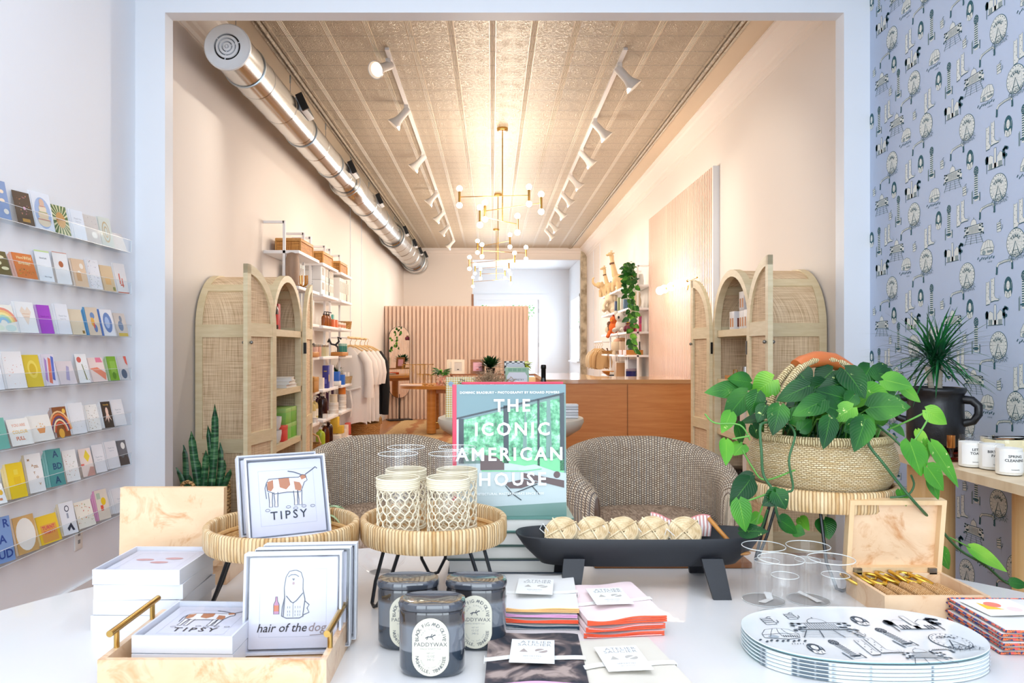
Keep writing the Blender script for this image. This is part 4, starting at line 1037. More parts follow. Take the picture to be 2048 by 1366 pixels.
def burl_box(label, loc, w, d, h, lidang, front_lid=False):
    T = thing('burl_box', label, 'box', loc); t = .009; m = MB(); mi = M_burl
    m.bb((-w/2, -d/2, 0), (w/2, d/2, .006), M_burl)
    m.bb((-w/2, -d/2, .006), (w/2, -d/2+t, h), M_burl); m.bb((-w/2, d/2-t, .006), (w/2, d/2, h), M_burl)
    m.bb((-w/2, -d/2+t, .006), (-w/2+t, d/2-t, h), M_burl); m.bb((w/2-t, -d/2+t, .006), (w/2, d/2-t, h), M_burl); m.build('box_body', None, T)
    s_ = -1 if front_lid else 1; L = MB(); R = Matrix.Translation((0, s_*d/2, h)) @ Matrix.Rotation(-s_*lidang, 4, 'X')
    # lid drawn standing up from its hinge: open side towards the box
    q = -s_; th = .022
    L.bb((-w/2, -q*th if q < 0 else -th, 0), (w/2, 0 if q > 0 else th, d), M_burl) if False else None
    a0, a1 = (0, th) if not front_lid else (-th, 0)
    pl = (a1-.005, a1) if not front_lid else (a0, a0+.005)
    L.bb((-w/2, pl[0], 0), (w/2, pl[1], d), M_burl, M=R)
    y0, y1 = (a0, a1-.005) if not front_lid else (a0+.005, a1)
    for a, b in (((-w/2, y0, 0), (w/2, y1, .011)), ((-w/2, y0, d-.011), (w/2, y1, d)), ((-w/2, y0, .011), (-w/2+.011, y1, d-.011)), ((w/2-.011, y0, .011), (w/2, y1, d-.011))): L.bb(a, b, M_burlin, M=R)
    lid = L.build('lid', None, T)
    for x in (-w/2+.025, w/2-.025): MB().box((x, s_*(d/2-.004), h+.004), (.018, .01, .014), plain('#8b8b88', .3, 1, name='steel_hinge')).build('hinge', None, T)
    return T
burl_box('burl wood box with its lid open, holding rattan-handled bottle openers', (.958, 1.702, TZ), .228, .176, .05, radians(-7))
burl_box('burl wood box with lid raised, behind the stack of white boxes', (-.785, 1.948, TZ), .254, .19, .052, radians(-2), True)

# bottle openers in the right box
M_rhand = brickweave('rattan_wrap', '#d3a066', '#e2b57e', '#8d5a2a', .02, .0034, .3)
def opener():
    T = thing('bottle_opener', '', 'bottle opener', group='rattan-handled bottle openers in the burl box')
    m = MB(); m.tube([(0, -y, 0) for y in (0, .005, .02, .05, .08, .10, .106)], [.006, .0092, .0102, .0104, .0102, .009, .005], 14, M_rhand, uv=True); m.build('wrapped_handle', None, T, 60)
    m = MB(); pts = [(x*.019, .036+y*.027, 0) for x, y in superell(1, 1, 2, 28)]
    m.tube(pts, .0042, 8, M_gold, closed=True); m.cyl((0, -.002, 0), (0, .012, 0), .006, 10, M_gold); m.tube([(-.010, .040, 0), (0, .034, 0), (.010, .040, 0)], .003, 6, M_gold); m.build('gold_loop', None, T, 60); return T
op = opener(); spots = [(-.083, .005, .03, 20, 4), (-.056, .0, .033, 17, 5), (-.030, -.002, .034, 22, 0), (.002, .004, .036, 24, 3), (.026, .004, .036, 17, 8), (.052, .003, .036, 22, 0), (.078, .002, .034, 24, 4)]
nm_ = ['leftmost in the burl box', 'second from the left', 'third from the left', 'middle one, loop raised highest', 'third from the right', 'second from the right', 'rightmost in the burl box']
for k, (x, y, z, rz_, tw) in enumerate(spots):
    e = (radians(10), radians(tw*4), radians(rz_)); L_ = 'gold bottle opener with rattan-wrapped handle, '+nm_[k]; lc = (.950+x-.012, 1.725+y, TZ+z+.004)
    if k == 0: place(op, lc, rot=e); op['label'] = L_
    else: dup(op, L_, lc, rot=e)

# ------------------------------------------------------------------ smoked candle jars
M_smoke = NT('smoked_glass'); M_smoke.color('#3a3d44'); M_smoke.set(Roughness=.06, Coat_Weight=1.0, Coat_Roughness=.02); M_smoke = M_smoke.m
n = NT('smoked_glass_body'); s_ = n.n('ShaderNodeSeparateXYZ', i_0=n.coord()); lv = n.math('MULTIPLY', s_.outputs[2], 1/.135)
n.color(n.ramp(lv, [(0, '#2d3742'), (.335, '#303a45'), (.345, '#6d7279'), (.66, '#666b72'), (.70, '#4a4543'), (.74, '#2b2829'), (1, '#2b2829')])); n.set(Roughness=.08, Coat_Weight=1.0, Coat_Roughness=.03); M_jar = n.m
def oval(a, r, k=1.0):
    """stadium-like plan: r is the half width"""
    e = 2.6; d = r*.70; return (r*math.copysign(abs(cos(a))**(2/e), cos(a)), d*math.copysign(abs(sin(a))**(2/e), sin(a)))
def candle():
    T = thing('candle_jar', '', 'candle', group='smoked glass candles'); r = .0595
    MB().lathe([(0, .0005), (r-.009, .0), (r-.003, .004), (r, .014), (r, .110), (r-.0015, .116)], 128, M_jar, shape=oval).build('jar', None, T)
    L = MB(); L.lathe([(r-.0015, .1165), (r+.001, .118), (r+.0018, .123), (r-.0005, .129), (r-.006, .131), (r-.010, .129), (r-.020, .1265), (0, .125)], 128, M_smoke, shape=oval); L.build('lid', None, T)
    m = MB(); Y0 = -.70*r-.0006; F = Matrix.Translation((0, Y0, .057)) @ FRONT
    a, b = .0325, .051; st = [(a*cos(radians(q)), (b-a)+a*sin(radians(q))) for q in range(0, 181, 8)]+[(a*cos(radians(q)), -(b-a)+a*sin(radians(q))) for q in range(180, 361, 8)]
    def bend(x): return 0
    m.prism(st, 0, .0005, plain('#d3cebb', .7, name='candle_label_paper'), F)
    lb_ = m.build('label', None, T)
    w = MB(); G = F @ Matrix.Translation((0, 0, .0007))
    w.text('PADDYWAX', .0100, M_gline, G @ Matrix.Translation((0, .0045, 0)), bold=.0, space=1.05)
    w.text('SINCE NINETY SIX', .0038, M_inkgrey, G @ Matrix.Translation((0, -.003, 0)), space=1.2)
    arc_text(w, 'BLACK FIG AND OLIVE', .0088, M_gline, 0, .0165, .0240, 195, -15, G, bold=.01); arc_text(w, 'NASHVILLE, TENNESSEE', .0080, M_gline, 0, -.0195, .0240, 172, 368, G, flip=True, bold=.01)
    arc_text(w, 'WAX CANDLE', .0042, M_inkgrey, 0, .0155, .0165, 165, 15, G); arc_text(w, 'MADE IN THE USA', .0036, M_inkgrey, 0, -.019, .0175, 190, 350, G, flip=True)
    w.text('NET WT', .0036, M_inkgrey, G @ Matrix.Translation((0, -.0105, 0))); w.text('12 OZ', .0052, M_inkgrey, G @ Matrix.Translation((0, -.016, 0))); w.text('340 G', .0052, M_inkgrey, G @ Matrix.Translation((0, -.022, 0)))
    stroke(w, [(-.009, .016), (-.004, .0185), (.002, .018), (.006, .021), (.009, .0215)], .002, M_gline, G); stroke(w, [(-.004, .018), (-.007, .013)], .0012, M_gline, G); stroke(w, [(.002, .018), (.005, .013)], .0012, M_gline, G); stroke(w, [(0, .018), (.003, .0235)], .0014, M_gline, G)
    w.build('label_print', None, lb_, 0); return T
cd = candle(); cd['label'] = 'black smoked glass lidded candle, frontmost of the three'; place(cd, (-.109, 1.362, TZ), 0)
dup(cd, 'black smoked glass lidded candle, left of the pair behind the front one', (-.1665, 1.484, TZ), radians(2))
dup(cd, 'black smoked glass lidded candle, right of the pair behind the front one', (-.032, 1.484, TZ), radians(-2))

# ------------------------------------------------------------------ cloth napkin piles
def folded(name, label, M0, w, d, t, cols, layers, group, seed, rot=0, swatch=None):
    """a folded cloth: layers of cloth with rounded folded front edge"""
    T = thing(name, label, 'napkin', M0, radians(rot), group); rr = random.Random(seed); cm = cols[0]
    m = MB(); NX, NY = 26, 16; lt = t/layers
    for L in range(layers):
        vs = []; fs = []; z0 = L*lt
        def hz(u, v): return .0035*sin(u*5+seed*1.3)*(.4+.6*(1-v))+.002*sin(u*9+seed+v*3)
        def sil(v): return 1
        e = rr.uniform(-.002, .002)
        ring = []
        for i in range(NX+1):
            u = i/NX; x = (u-.5)*w; row = []
            pr = [(-.5+.0, z0+lt*.5), (-.5+.012, z0+lt*.93), (-.47, z0+lt*.97), (-.3, z0+lt*.97), (0, z0+lt*.97), (.3, z0+lt*.97), (.47, z0+lt*.97), (.5, z0+lt*.5), (.47, z0+lt*.03), (0, z0+lt*.03), (-.47, z0+lt*.03), (-.488, z0+lt*.07)]
            k = 1 if 0 < i < NX else .985
            row = [(x*k if 0 < i < NX else x*.995, p*d*k+e, max(0, z+(hz(u, p+.5)*min(1, z/.012)))) for p, z in pr]; ring.append(row)
        m.loft(ring, cm, None, True, True, True)
    m.build('cloth', None, T, 70)
    if len(cols) > 1:       # coloured hem wraps the front folds
        h = MB()
        for L in range(layers):
            z0 = L*lt+lt*.5; pts = []
            for i in range(NX+1):
                u = i/NX; pts.append(((u-.5)*(w+.001), -d/2+.0012, max(lt*.45, z0+(.0035*sin(u*5+seed*1.3)+.002*sin(u*9+seed))*min(1, z0/.012))))
            h.tube(pts, lt*.50, 8, cols[1])
        h.build('hem', None, T, 70)
    return T
def hangtag(parent, w, d, zt, seed, under=None):
    """paper band and printed card on top of a napkin, children of it"""
    b = MB(); rings = []
    for i in range(21):
        u = i/20; x = (u-.5)*(w+.006); dz = (.0035*sin(u*5+seed*1.3)*.7+.002*sin(u*9+seed+1.5))
        z = zt+dz+.0012; 
        rings.append([(x, -.022, z), (x, -.006, z), (x, -.006, z+.0008), (x, -.022, z+.0008)])
    b.loft(rings, M_card, None, True, True, True); b.bb((-w/2-.004, -.022, .002), (-w/2-.003, -.006, zt+.001), M_card); b.bb((w/2+.003, -.022, .002), (w/2+.004, -.006, zt+.001), M_card); b.build('paper_band', None, parent)
    c = MB(); z = zt+.0085; R = Matrix.Translation((-.004, .004, z)) @ Matrix.Rotation(radians(-3), 4, 'Z')
    c.bb((-.040, -.058, 0), (.040, .047, .0008), M_card, M=R); tagc = c.build('hang_tag', None, parent)
    p = MB(); G = R @ Matrix.Translation((0, 0, .0010))
    p.text('ATELIER', .0155, M_inkgrey, G @ Matrix.Translation((.006, .034, 0)), bold=-.004, space=1.05); p.text('SAUCIER', .0155, M_inkgrey, G @ Matrix.Translation((.003, .021, 0)), bold=-.004, space=1.05)
    mk = under or plain('#b7b2ab', .8, name='cut_out')
    p.poly([(-.024, -.012, 0), (-.008, -.012, 0), (-.016, .004, 0)], mk, G); p.poly([(q[0], q[1], 0) for q in circ(.014, -.004, .0095, .0085, 12, 35, 215)], mk, G); p.poly([(q[0], q[1], 0) for q in circ(.015, -.005, .0095, .0085, 12, 215, 395)], mk, G @ Matrix.Translation((.003, -.001, 0)))
    p.text('SERVIETTES', .006, M_inkgrey, G @ Matrix.Translation((.0, -.030, 0)), space=1.1); p.text('SET OF FOUR', .004, M_inkgrey, G @ Matrix.Translation((.0, -.040, 0)), space=1.1)
    p.build('tag_print', None, tagc, 0)
C_wh = plain('#dfddda', .9, name='white_cotton'); C_yel = plain('#eab676', .85, name='apricot_hem'); C_pk = plain('#dba0c8', .85, name='lilac_hem'); C_rd = plain('#ee5a36', .85, name='coral_hem'); C_nv = plain('#20394a', .85, name='navy_hem'); C_bl = plain('#ecd6d6', .9, name='blush_cotton'); C_lin = plain('#d8d1c4', .9, name='natural_linen')
n = NT('tie_dye_cotton'); n.color(n.ramp(n.noise(n.coord(), 13, 3, .5, 1.2), [(.40, '#2b2d36'), (.50, '#5c5050'), (.60, '#a8958d')])); n.set(Roughness=.9); C_dye = n.m
def pile(x, y, w, d, spec, rot, group, words, seed):
    z = TZ; last = None
    for k, (cols, t, ly, nm) in enumerate(spec):
        dx = random.uniform(-.004, .004)
        T = folded('cloth_napkin', nm+words, (x+dx, y+random.uniform(-.003, .002), z), w, d, t, cols, ly, group, seed+.35*k, rot+random.uniform(-1.5, 1.5)); z += t+.0042; last = (T, t, seed+.35*k)
    hangtag(last[0], w, d, last[1], last[2], plain('#a99b95', .8) if cols[0] is C_dye else None)
pile(.100, 1.675, .172, .235, [((C_wh, C_nv), .008, 2, 'white napkin with navy hem, lowest '), ((C_wh, C_rd), .008, 3, 'white napkin with coral hem, second from the bottom '), ((C_wh, C_pk), .007, 2, 'white napkin with lilac hem, second from the top '), ((C_wh, C_yel), .009, 3, 'white napkin with apricot hem and card tag, topmost ')], -2, 'napkins in the white pile', 'of the white pile', 1.0)
pile(.2555, 1.625, .165, .225, [((C_bl, C_rd), .009, 2, 'blush napkin with coral hem, lowest '), ((C_bl, C_rd), .010, 3, 'blush napkin with coral hem, middle one '), ((C_bl, C_rd), .012, 3, 'blush napkin with coral hem and card tag, topmost ')], 7, 'napkins in the blush pile', 'of the blush pile', 2.1)
pile(.080, 1.372, .176, .225, [((C_dye, C_pk), .009, 2, 'tie-dyed black and taupe napkin, lowest '), ((C_dye, C_pk), .009, 2, 'tie-dyed black and taupe napkin with card tag, topmost ')], -1, 'tie-dyed napkins', 'of the front left pile', 3.3)
pile(.236, 1.345, .172, .225, [((C_lin, plain('#9fb0c8', .85)), .008, 2, 'natural linen napkin with blue edge, lowest '), ((C_lin, plain('#9fb0c8', .85)), .008, 2, 'natural linen napkin with card tag, topmost ')], 9, 'linen napkins', 'of the front right pile', 4.2)
n = NT('variegated_hem'); n.color(n.ramp(n.noise(n.mapping(n.coord(), scale=(1, 1, 1)), 160, 1), [(.38, '#3b3e86'), (.45, '#2c3040'), (.52, '#e0763c'), (.62, '#d95a5a')])); n.set(Roughness=.9); C_var = n.m
z = TZ
for k in range(6):
    T = folded('cloth_napkin', 'white napkin with multicoloured stitched hem, %s in the pile by the plates' % ['lowest', 'second from the bottom', 'third from the bottom', 'fourth from the bottom', 'second from the top', 'topmost with a card'][k], (1.078+.004*(k % 2), 1.515, z), .21, .19, .0055, (C_wh, C_var), 1, 'multicoloured-hem napkins', 5+k*.4, -4+1.3*(k % 3)); z += .0085
    e = MB(); w_, d_ = .21, .19; e.tube([(-w_/2, -d_/2+d_*i/10, .003) for i in range(11)], .0022, 6, C_var); e.tube([(-w_/2+w_*i/10, d_/2, .003) for i in range(11)], .0022, 6, C_var); e.build('hem', None, T)
m = MB(); R = Matrix.Translation((-.04, .02, .0085)) @ Matrix.Rotation(radians(6), 4, 'Z'); m.bb((-.055, -.04, 0), (.055, .05, .0008), M_card, M=R); m.poly([(-.035, -.005, .001), (.0, -.01, .001), (-.03, .035, .001)], plain('#e9c23a', .7), R); m.poly([(p[0], p[1], .0012) for p in circ(-.005, .02, .016, n=16)], plain('#ee7f6a', .7), R); m.poly([(p[0], p[1], .001) for p in circ(.02, -.01, .014, n=16)], plain('#f1d3cf', .7), R); m.build('hang_tag', None, T)

# ------------------------------------------------------------------ printed platters
M_plate = NT('glazed_white_platter'); M_plate.color('#dfe1e3'); M_plate.set(Roughness=.12, Coat_Weight=.5); M_plate = M_plate.m
M_edge = plain('#a9d3d6', .15, name='aqua_glass_edge'); M_pink_ = plain('#3a4450', .6, name='slate_print'); M_pg2 = plain('#9aa3ab', .6, name='pale_grey_print')
n = NT('printed_rim_marks'); s_ = n.n('ShaderNodeSeparateXYZ', i_0=n.coord()); n.color(n.mix(n.ramp(n.noise(n.mapping(n.coord(), scale=(1, 1, .05)), 22, 3), [(.55, '#000000'), (.6, '#ffffff')]), '#dfe6e8', '#5a6670')); n.set(Roughness=.3); M_rimp = n.m
def platter(label, z, top=False):
    T = thing('platter', label, 'platter', (.705, 1.437, z), 0, 'printed glass platters')
    a, b, e = .221, .141, 2.4; m = MB(); rings = []
    for k, zz_ in ((.86, .0), (.97, .0012), (.995, .004), (1.0, .0055)): rings.append([(x*k, y*k, zz_) for x, y in superell(a, b, e, 80)])
    m.loft(rings, M_edge, None, True, True, False); rings = []
    for k, zz_ in ((1.0, .0055), (.995, .0066), (.97, .0060), (.90, .0048), (.5, .0045)): rings.append([(x*k, y*k, zz_) for x, y in superell(a, b, e, 80)])
    m.loft(rings, M_plate, None, True, False, True); o = m.build('dish', None, T)
    if top:
        d = MB(); I = Matrix.Translation((0, 0, .0053))
        for kd, x, y, s_, r_ in (('pav', -.062, .025, .95, 0), ('dome', -.158, -.018, .85, 0), ('portrait', .028, .06, .62, 0), ('trees', .122, .040, .85, 0), ('tower', .052, -.028, .62, 12), ('wheel', .145, -.045, .68, 0), ('portrait', -.120, -.080, .58, 0), ('tower', -.068, -.085, .58, 10), ('boots', -.008, -.068, .75, 0), ('pav', .060, -.112, .62, 0), ('can', -.155, .058, .9, 0), ('can', -.100, .085, .8, 0), ('can', -.008, -.012, .55, 0), ('arch', .100, -.088, .45, 0)):
            motif(d, kd, I @ Matrix.Translation((x, y, 0)) @ Matrix.Rotation(radians(r_), 4, 'Z'), M_pink_, M_plate, M_pg2, s_)
        d.build('printed_pattern', None, o, 0)
    else:
        d = MB(); pts = [(x, y) for x, y in superell(a+.0004, b+.0004, e, 160)][88:152]
        d.loft([[(x, y, .0015) for x, y in pts], [(x, y, .0052) for x, y in pts]], M_rimp, None, False)
        d.build('printed_rim', None, o, 0)
for k in range(6): platter('white platter printed with state landmarks, topmost of the stack' if k == 5 else 'printed platter, %s of the stack' % ['lowest', 'second from the bottom', 'third from the bottom', 'third from the top', 'second from the top'][k], TZ+k*.0068, k == 5)

# ------------------------------------------------------------------ clear glasses with a small cup hung inside
def clear_glass():
    T = thing('glass_infuser', '', 'glass', group='clear glass holders with inner cups'); r, h = .0492, .126
    MB().lathe([(0, .002), (r-.004, .002), (r-.002, .006), (r-.0018, h-.001), (r-.0008, h+.0006), (r+.0004, h-.001), (r, .005), (r-.002, 0), (0, 0)], 48, M_glass).build('outer_glass', None, T)
    MB().tube([(p[0], p[1], h) for p in circ(0, 0, r-.001, n=48)], .0010, 6, plain('#d8dcda', .1, name='glass_rim_highlight'), closed=True).build('rim', None, T)  # opaque pale ring painted as the highlight along the glass rim
    m = MB(); c_ = (.006, -.006); m.lathe([(.0, .060), (.026, .060), (.028, .066), (.0285, .091), (.0278, .091), (.0268, .067), (.025, .0625), (0, .0625)], 36, M_glass, Matrix.Translation((*c_, 0))); m.lathe([(.0268, .0905), (.0288, .0908), (.0288, .0918), (.0268, .0918)], 36, M_glass, Matrix.Translation((*c_, 0))); cu = m.build('inner_cup', None, T)
    for q, z_, s9 in ((.0283, .0915, (.006, -.006)), (r-.002, .0015, (0, 0))): MB().tube([(p[0]+s9[0], p[1]+s9[1], z_) for p in circ(0, 0, q, n=40)], .0007, 6, plain('#d8dcda', .1, name='glass_rim_highlight'), closed=True).build('edge_highlight', None, T)  # pale rings painted as highlights on inner cup and base
    MB().tube([(-.020, -.006, .062), (-.024, -.008, .052), (-.018, -.01, .042), (-.008, -.01, .041), (0, -.008, .05), (0, -.006, .060)], .0028, 8, M_glass).build('hook', None, T)
    m = MB(); m.add([(-.030, -.01, .004), (.008, -.02, .004), (.030, -.01, .012), (.026, .006, .012), (.004, -.006, .004), (-.028, .006, .004)], [(0, 1, 4, 5), (1, 2, 3, 4)], M_card); m.build('paper_tag', None, T, 0); return T
g = clear_glass(); g['label'] = 'clear straight glass with a small cup inside, front left by the plates'; place(g, (.628, 1.632, TZ))
dup(g, 'clear straight glass with a small cup inside, front right next to the opener box', (.737, 1.632, TZ), .5)
dup(g, 'clear straight glass with a small cup inside, back left beside the black bowl', (.628, 1.738, TZ), 1.0)
dup(g, 'clear straight glass with a small cup inside, back right below the pothos', (.732, 1.740, TZ), 2.1)
T = thing('glass_vase', 'clear round bubble vase between the two left rattan trays', 'vase', (-.292, 1.96, TZ)); 
MB().lathe([(0, .002), (.03, .003), (.06, .03), (.068, .062), (.058, .098), (.035, .118), (.034, .124), (.036, .126), (.038, .118), (.062, .096), (.071, .062), (.062, .026), (.03, 0), (0, 0)], 40, M_glass).build('globe', None, T)

# ------------------------------------------------------------------ black footed bowl with rope coasters
T = thing('footed_bowl', 'long black boat-shaped wooden bowl on angled feet', 'bowl', (.357, 1.85, TZ)); m = MB()
hl, hw = .300, .080; n_ = 72
def boat(k, kx, z): return [(x*kx*hl, y*k*hw, z) for x, y in superell(1, 1, 3.2, n_)]
def sag(u): return 0
R_ = [boat(.55, .74, .058), boat(.72, .80, .062), boat(.92, .93, .100), boat(1.0, 1.0, .130), boat(.985, .99, .1325), boat(.90, .965, .130), boat(.80, .88, .095), boat(.55, .75, .075)]
m.loft(R_, M_blackmatte, None, True, True, True); m.build('bowl', None, T, 50)
for x0 in (-.165, .165):
    for s_ in (-1, 1):
        m = MB(); sx = .012 if x0 > 0 else -.012
        q = lambda y, z, w: [(x0-w/2+sx*(1-z/.075), y, z), (x0+w/2+sx*(1-z/.075), y, z), (x0+w/2+sx*(1-z/.075), y+s_*.012, z), (x0-w/2+sx*(1-z/.075), y+s_*.012, z)]
        m.loft([q(s_*.100, 0, .042), q(s_*.070, .068, .050), q(s_*.062, .085, .050)], M_blackmatte, None, True, True, True); m.build('foot', None, T)
n = NT('rope_strand'); n.color(n.ramp(n.noise(n.mapping(n.coord(), scale=(30, 30, 200)), 1, 3), [(.35, '#bfa277'), (.65, '#ead8b4')])); n.set(Roughness=.9); M_rope = n.m
def coaster_set():
    T = thing('coaster_bundle', '', 'coasters', group='bundles of woven rope coasters'); 
    for k in range(5):
        m = MB(); pts = []
        for i in range(150):
            a = 2*pi*i/22; r = .004+.0055*i/22; pts.append((r*cos(a), r*sin(a), (k-2)*.0085+.0008*sin(i*2.1)))
        m.tube(pts, .0036, 6, M_rope); m.build('coaster', None, T, 60)
    m = MB()
    for a in (.3, 1.9):
        c_, s_ = cos(a), sin(a); ring = [(u*c_-.002*s_, u*s_+.002*c_, v) for u, v in ((-.043, -.02), (0, -.0235), (.043, -.02), (.045, 0), (.043, .021), (0, .0245), (-.043, .021), (-.045, 0))]; m.tube(ring, .0017, 6, M_rope, closed=True)
    m.build('tie', None, T, 60)
    MB().tube([(-.04, 0, .02), (-.05, .01, .03), (-.04, .02, .035), (-.03, .0, .026)], .0012, 6, M_card).build('string_loop', None, T, 60); return T
cb = coaster_set(); cps = [(-.184, 1.85, 22), (-.108, 1.855, 26), (-.034, 1.85, 24), (.040, 1.855, 30), (.118, 1.85, 34)]
nm2 = ['leftmost in the black bowl', 'second from the left', 'middle bundle', 'second from the right with a white cord', 'rightmost']
for k, (dx, y, tl) in enumerate(cps):
    e = (radians(42), radians(-14), radians(tl-30)); L_ = 'tied bundle of woven rope coasters, '+nm2[k]; lc = (.357+dx, y, TZ+.124)
    if k == 0: place(cb, lc, rot=e); cb['label'] = L_
    else: dup(cb, L_, lc, rot=(radians(40+3*k), radians((-14, -10, -18, -12, -22)[k]), radians(tl-30)))
n = NT('pink_ticking'); s_ = n.n('ShaderNodeSeparateXYZ', i_0=n.coord()); f = n.math('GREATER_THAN', n.math('FRACT', n.math('MULTIPLY', s_.outputs[0], 110.0)), .5)
n.color(n.mix(f, '#f1e9e6', '#cf9a94')); n.set(Roughness=.9); M_tick = n.m
m = MB(); rings = []
for i in range(31):
    u = i/30; x = -.07+.15*u; z = .148+.010*cos(u*7.0)-.006*u
    rings.append([(x, .0, .10), (x, -.008, .125), (x, .0, z), (x, .004, z+.0015), (x, .009, z-.002), (x, .012, .11)])
m.loft(rings, M_tick, None, True, True, True); T = thing('striped_cloth', 'pink and white striped cloth standing up at the back of the black bowl', 'cloth', (.470, 1.892, TZ+.010)); m.build('cloth', None, T)
MB().tube([(-.07+.15*i/20, .002, .1495+.010*cos(i/20*7.0)-.006*i/20) for i in range(21)], .0014, 6, plain('#d98b8b', .8)).build('hem', None, T)
T = thing('wooden_spoon', 'brown wooden handle resting in the black bowl beside the pothos', 'spoon', (0, 0, 0))
MB().tube([(.545, 1.888, TZ+.156), (.56, 1.86, TZ+.135), (.585, 1.835, TZ+.105), (.60, 1.82, TZ+.09)], .0055, 10, M_oak).build('handle', None, T)
MB().sph((.605, 1.815, TZ+.0895), (.02, .014, .006), 14, 8, M_oak).build('spoon_bowl', None, T)
o = MB().box((.48, 2.06, TZ+.008), (.42, .14, .016), M_brown, bev=.004).build('cutting_board'); tag(o, 'dark wooden board lying behind the black bowl', 'board')

# ------------------------------------------------------------------ the big house book, its neighbours and the stack below
M_page = plain('#e9e6df', .8, name='book_pages')
def book(label, x, y, z, w, h, t, cover, spine, group=None, lean=0, yaw=0, name='book'):
    """standing book: cover faces the camera"""
    T = thing(name, label, 'book', (x, y, z), group=group, rot=(-lean, 0, yaw))
    m = MB(); m.bb((-w/2, 0, 0), (w/2, .003, h), cover); m.bb((-w/2, t-.003, 0), (w/2, t, h), cover); m.bb((-w/2-.001, 0, 0), (-w/2+.003, t, h), spine); c_ = m.build('cover', None, T)
    MB().bb((-w/2+.003, .003, .003), (w/2-.004, t-.003, h-.003), M_page).build('pages', None, T); return T, c_
BZ = TZ+.143
n = NT('cover_sea_grey'); n.color('#7f9a9c'); n.set(Roughness=.25); C1 = n.m
H1, H2, H3 = plain('#6c8b90', .25), plain('#23323a', .25), plain('#b9c6c6', .25)
n = NT('cover_foliage'); n.color(n.ramp(n.noise(n.mapping(n.coord(), scale=(1, 1, 1)), 42, 5, .65), [(.32, '#1d4a38'), (.45, '#4a9a6c'), (.55, '#7cc796'), (.68, '#cfeeda')])); n.set(Roughness=.25); H4 = n.m
H5 = plain('#d9e0e0', .25); H6 = plain('#5a4442', .3); H7 = plain('#74c98d', .3); H8 = plain('#f2f5f4', .4); H9 = plain('#6f8f86', .3); M_redspine = plain('#d8234a', .3, name='red_spine')
T, cv = book('large photo book standing upright, glass-walled room and big white capitals on its cover', .046, 1.975, BZ, .300, .346, .034, C1, M_redspine, lean=radians(2), yaw=radians(4))
m = MB(); w_, h_ = .300, .346; F = FRONT @ Matrix.Identity(4)
def C(x, y, k): return (-w_/2+x*w_, h_-y*h_, .0005*k)
def cpoly(pts, mat, k): m.poly([C(x, y, k) for x, y in pts], mat, F)
cpoly([(0, 0), (1, 0), (1, 1), (0, 1)], H9, 1)
cpoly([(.09, .27), (.98, .10), (.98, .66), (.25, .58), (.09, .56)], H4, 2)
cpoly([(0, 0), (1, 0), (1, .075), (.09, .265), (0, .265)], H1, 3)
for x0, y0, x1, y1 in ((.05, .26, .095, .62), (.445, .16, .49, .62), (.745, .115, .765, .64), (.945, .08, .985, .66), (0, .255, .95, .075)):
    if x0 == 0: cpoly([(0, .258), (.985, .062), (.985, .078), (0, .272)], H2, 4)
    else: cpoly([(x0, y0), (x1, y0), (x1, y1), (x0, y1)], H2, 4)
cpoly([(0, .27), (.05, .26), (.05, .6), (0, .6)], H3, 4)
for xs in ((.62, .40, .022), (.83, .12, .030)):                      # pale tree trunks beyond the glass
    cpoly([(xs[0], xs[1] if xs[1] > .13 else .11), (xs[0]+xs[2], .11), (xs[0]+xs[2]*1.5, .56), (xs[0]-.01, .56)], H9, 3)
for a, b in (((.63, .3), (.70, .17)), ((.64, .34), (.56, .24)), ((.66, .30), (.74, .22)), ((.85, .25), (.78, .15)), ((.60, .36), (.5, .33))): stroke(m, [C(*a, 3)[:2], C(*b, 3)[:2]], .0012, H9, F, .0017)
cpoly([(.25, .535), (.98, .575), (.98, .68), (.25, .62)], H7, 4)
cpoly([(0, .60), (.5, .60), (1, .68), (1, .94), (0, .94)], H3, 5); cpoly([(0, .94), (1, .90), (1, 1), (0, 1)], H9, 6)
cpoly([(.24, .53), (.38, .55), (.45, .60), (.45, .65), (.24, .65)], H6, 6); cpoly([(.55, .63), (.72, .61), (.98, .69), (.98, .75), (.60, .68)], H3, 7); cpoly([(.60, .67), (.98, .735), (.98, .79), (.62, .71)], H6, 8)
m.poly([C(.915+.03*cos(q*pi/8), .69+.026*sin(q*pi/8), 9) for q in range(16)], H6, F)
cpoly([(.45, .75), (.62, .72), (.76, .745), (.60, .79), (.50, .79)], H6, 8)
for pts in ([(.46, .77), (.52, .83), (.60, .88)], [(.74, .76), (.62, .80), (.48, .845)], [(.66, .74), (.72, .80), (.76, .84)]): stroke(m, [C(x, y, 0)[:2] for x, y in pts], .0028, H2, F, .0045)
stroke(m, [C(x, y, 0)[:2] for x, y in ((.25, .655), (.62, .66), (.78, .645))], .003, H7, F, .0045)
for body, y, sz in (('THE', .165, .043), ('ICONIC', .345, .045), ('AMERICAN', .535, .045), ('HOUSE', .725, .045)):
    m.text(body, sz*1.06, H8, F @ Matrix.Translation((*C(.52 if body != 'AMERICAN' else .50, y, 12)[:2], .006)), bold=.025, space=1.28)
m.text('DOMINIC BRADBURY \u2022 PHOTOGRAPHY BY RICHARD POWERS', .0085, H8, F @ Matrix.Translation((*C(.50, .062, 12)[:2], .006)), bold=.03, space=1.12)
m.text('ARCHITECTURAL MASTERWORKS SINCE 1900', .0088, H8, F @ Matrix.Translation((*C(.47, .83, 12)[:2], .006)), bold=.02, space=1.1)
m.build('cover_print', None, cv, 0)
m = MB(); SP = Matrix.Translation((-.1515, .017, .17)) @ Matrix(((0, 0, -1, 0), (0, -1, 0, 0), (-1, 0, 0, 0), (0, 0, 0, 1)))
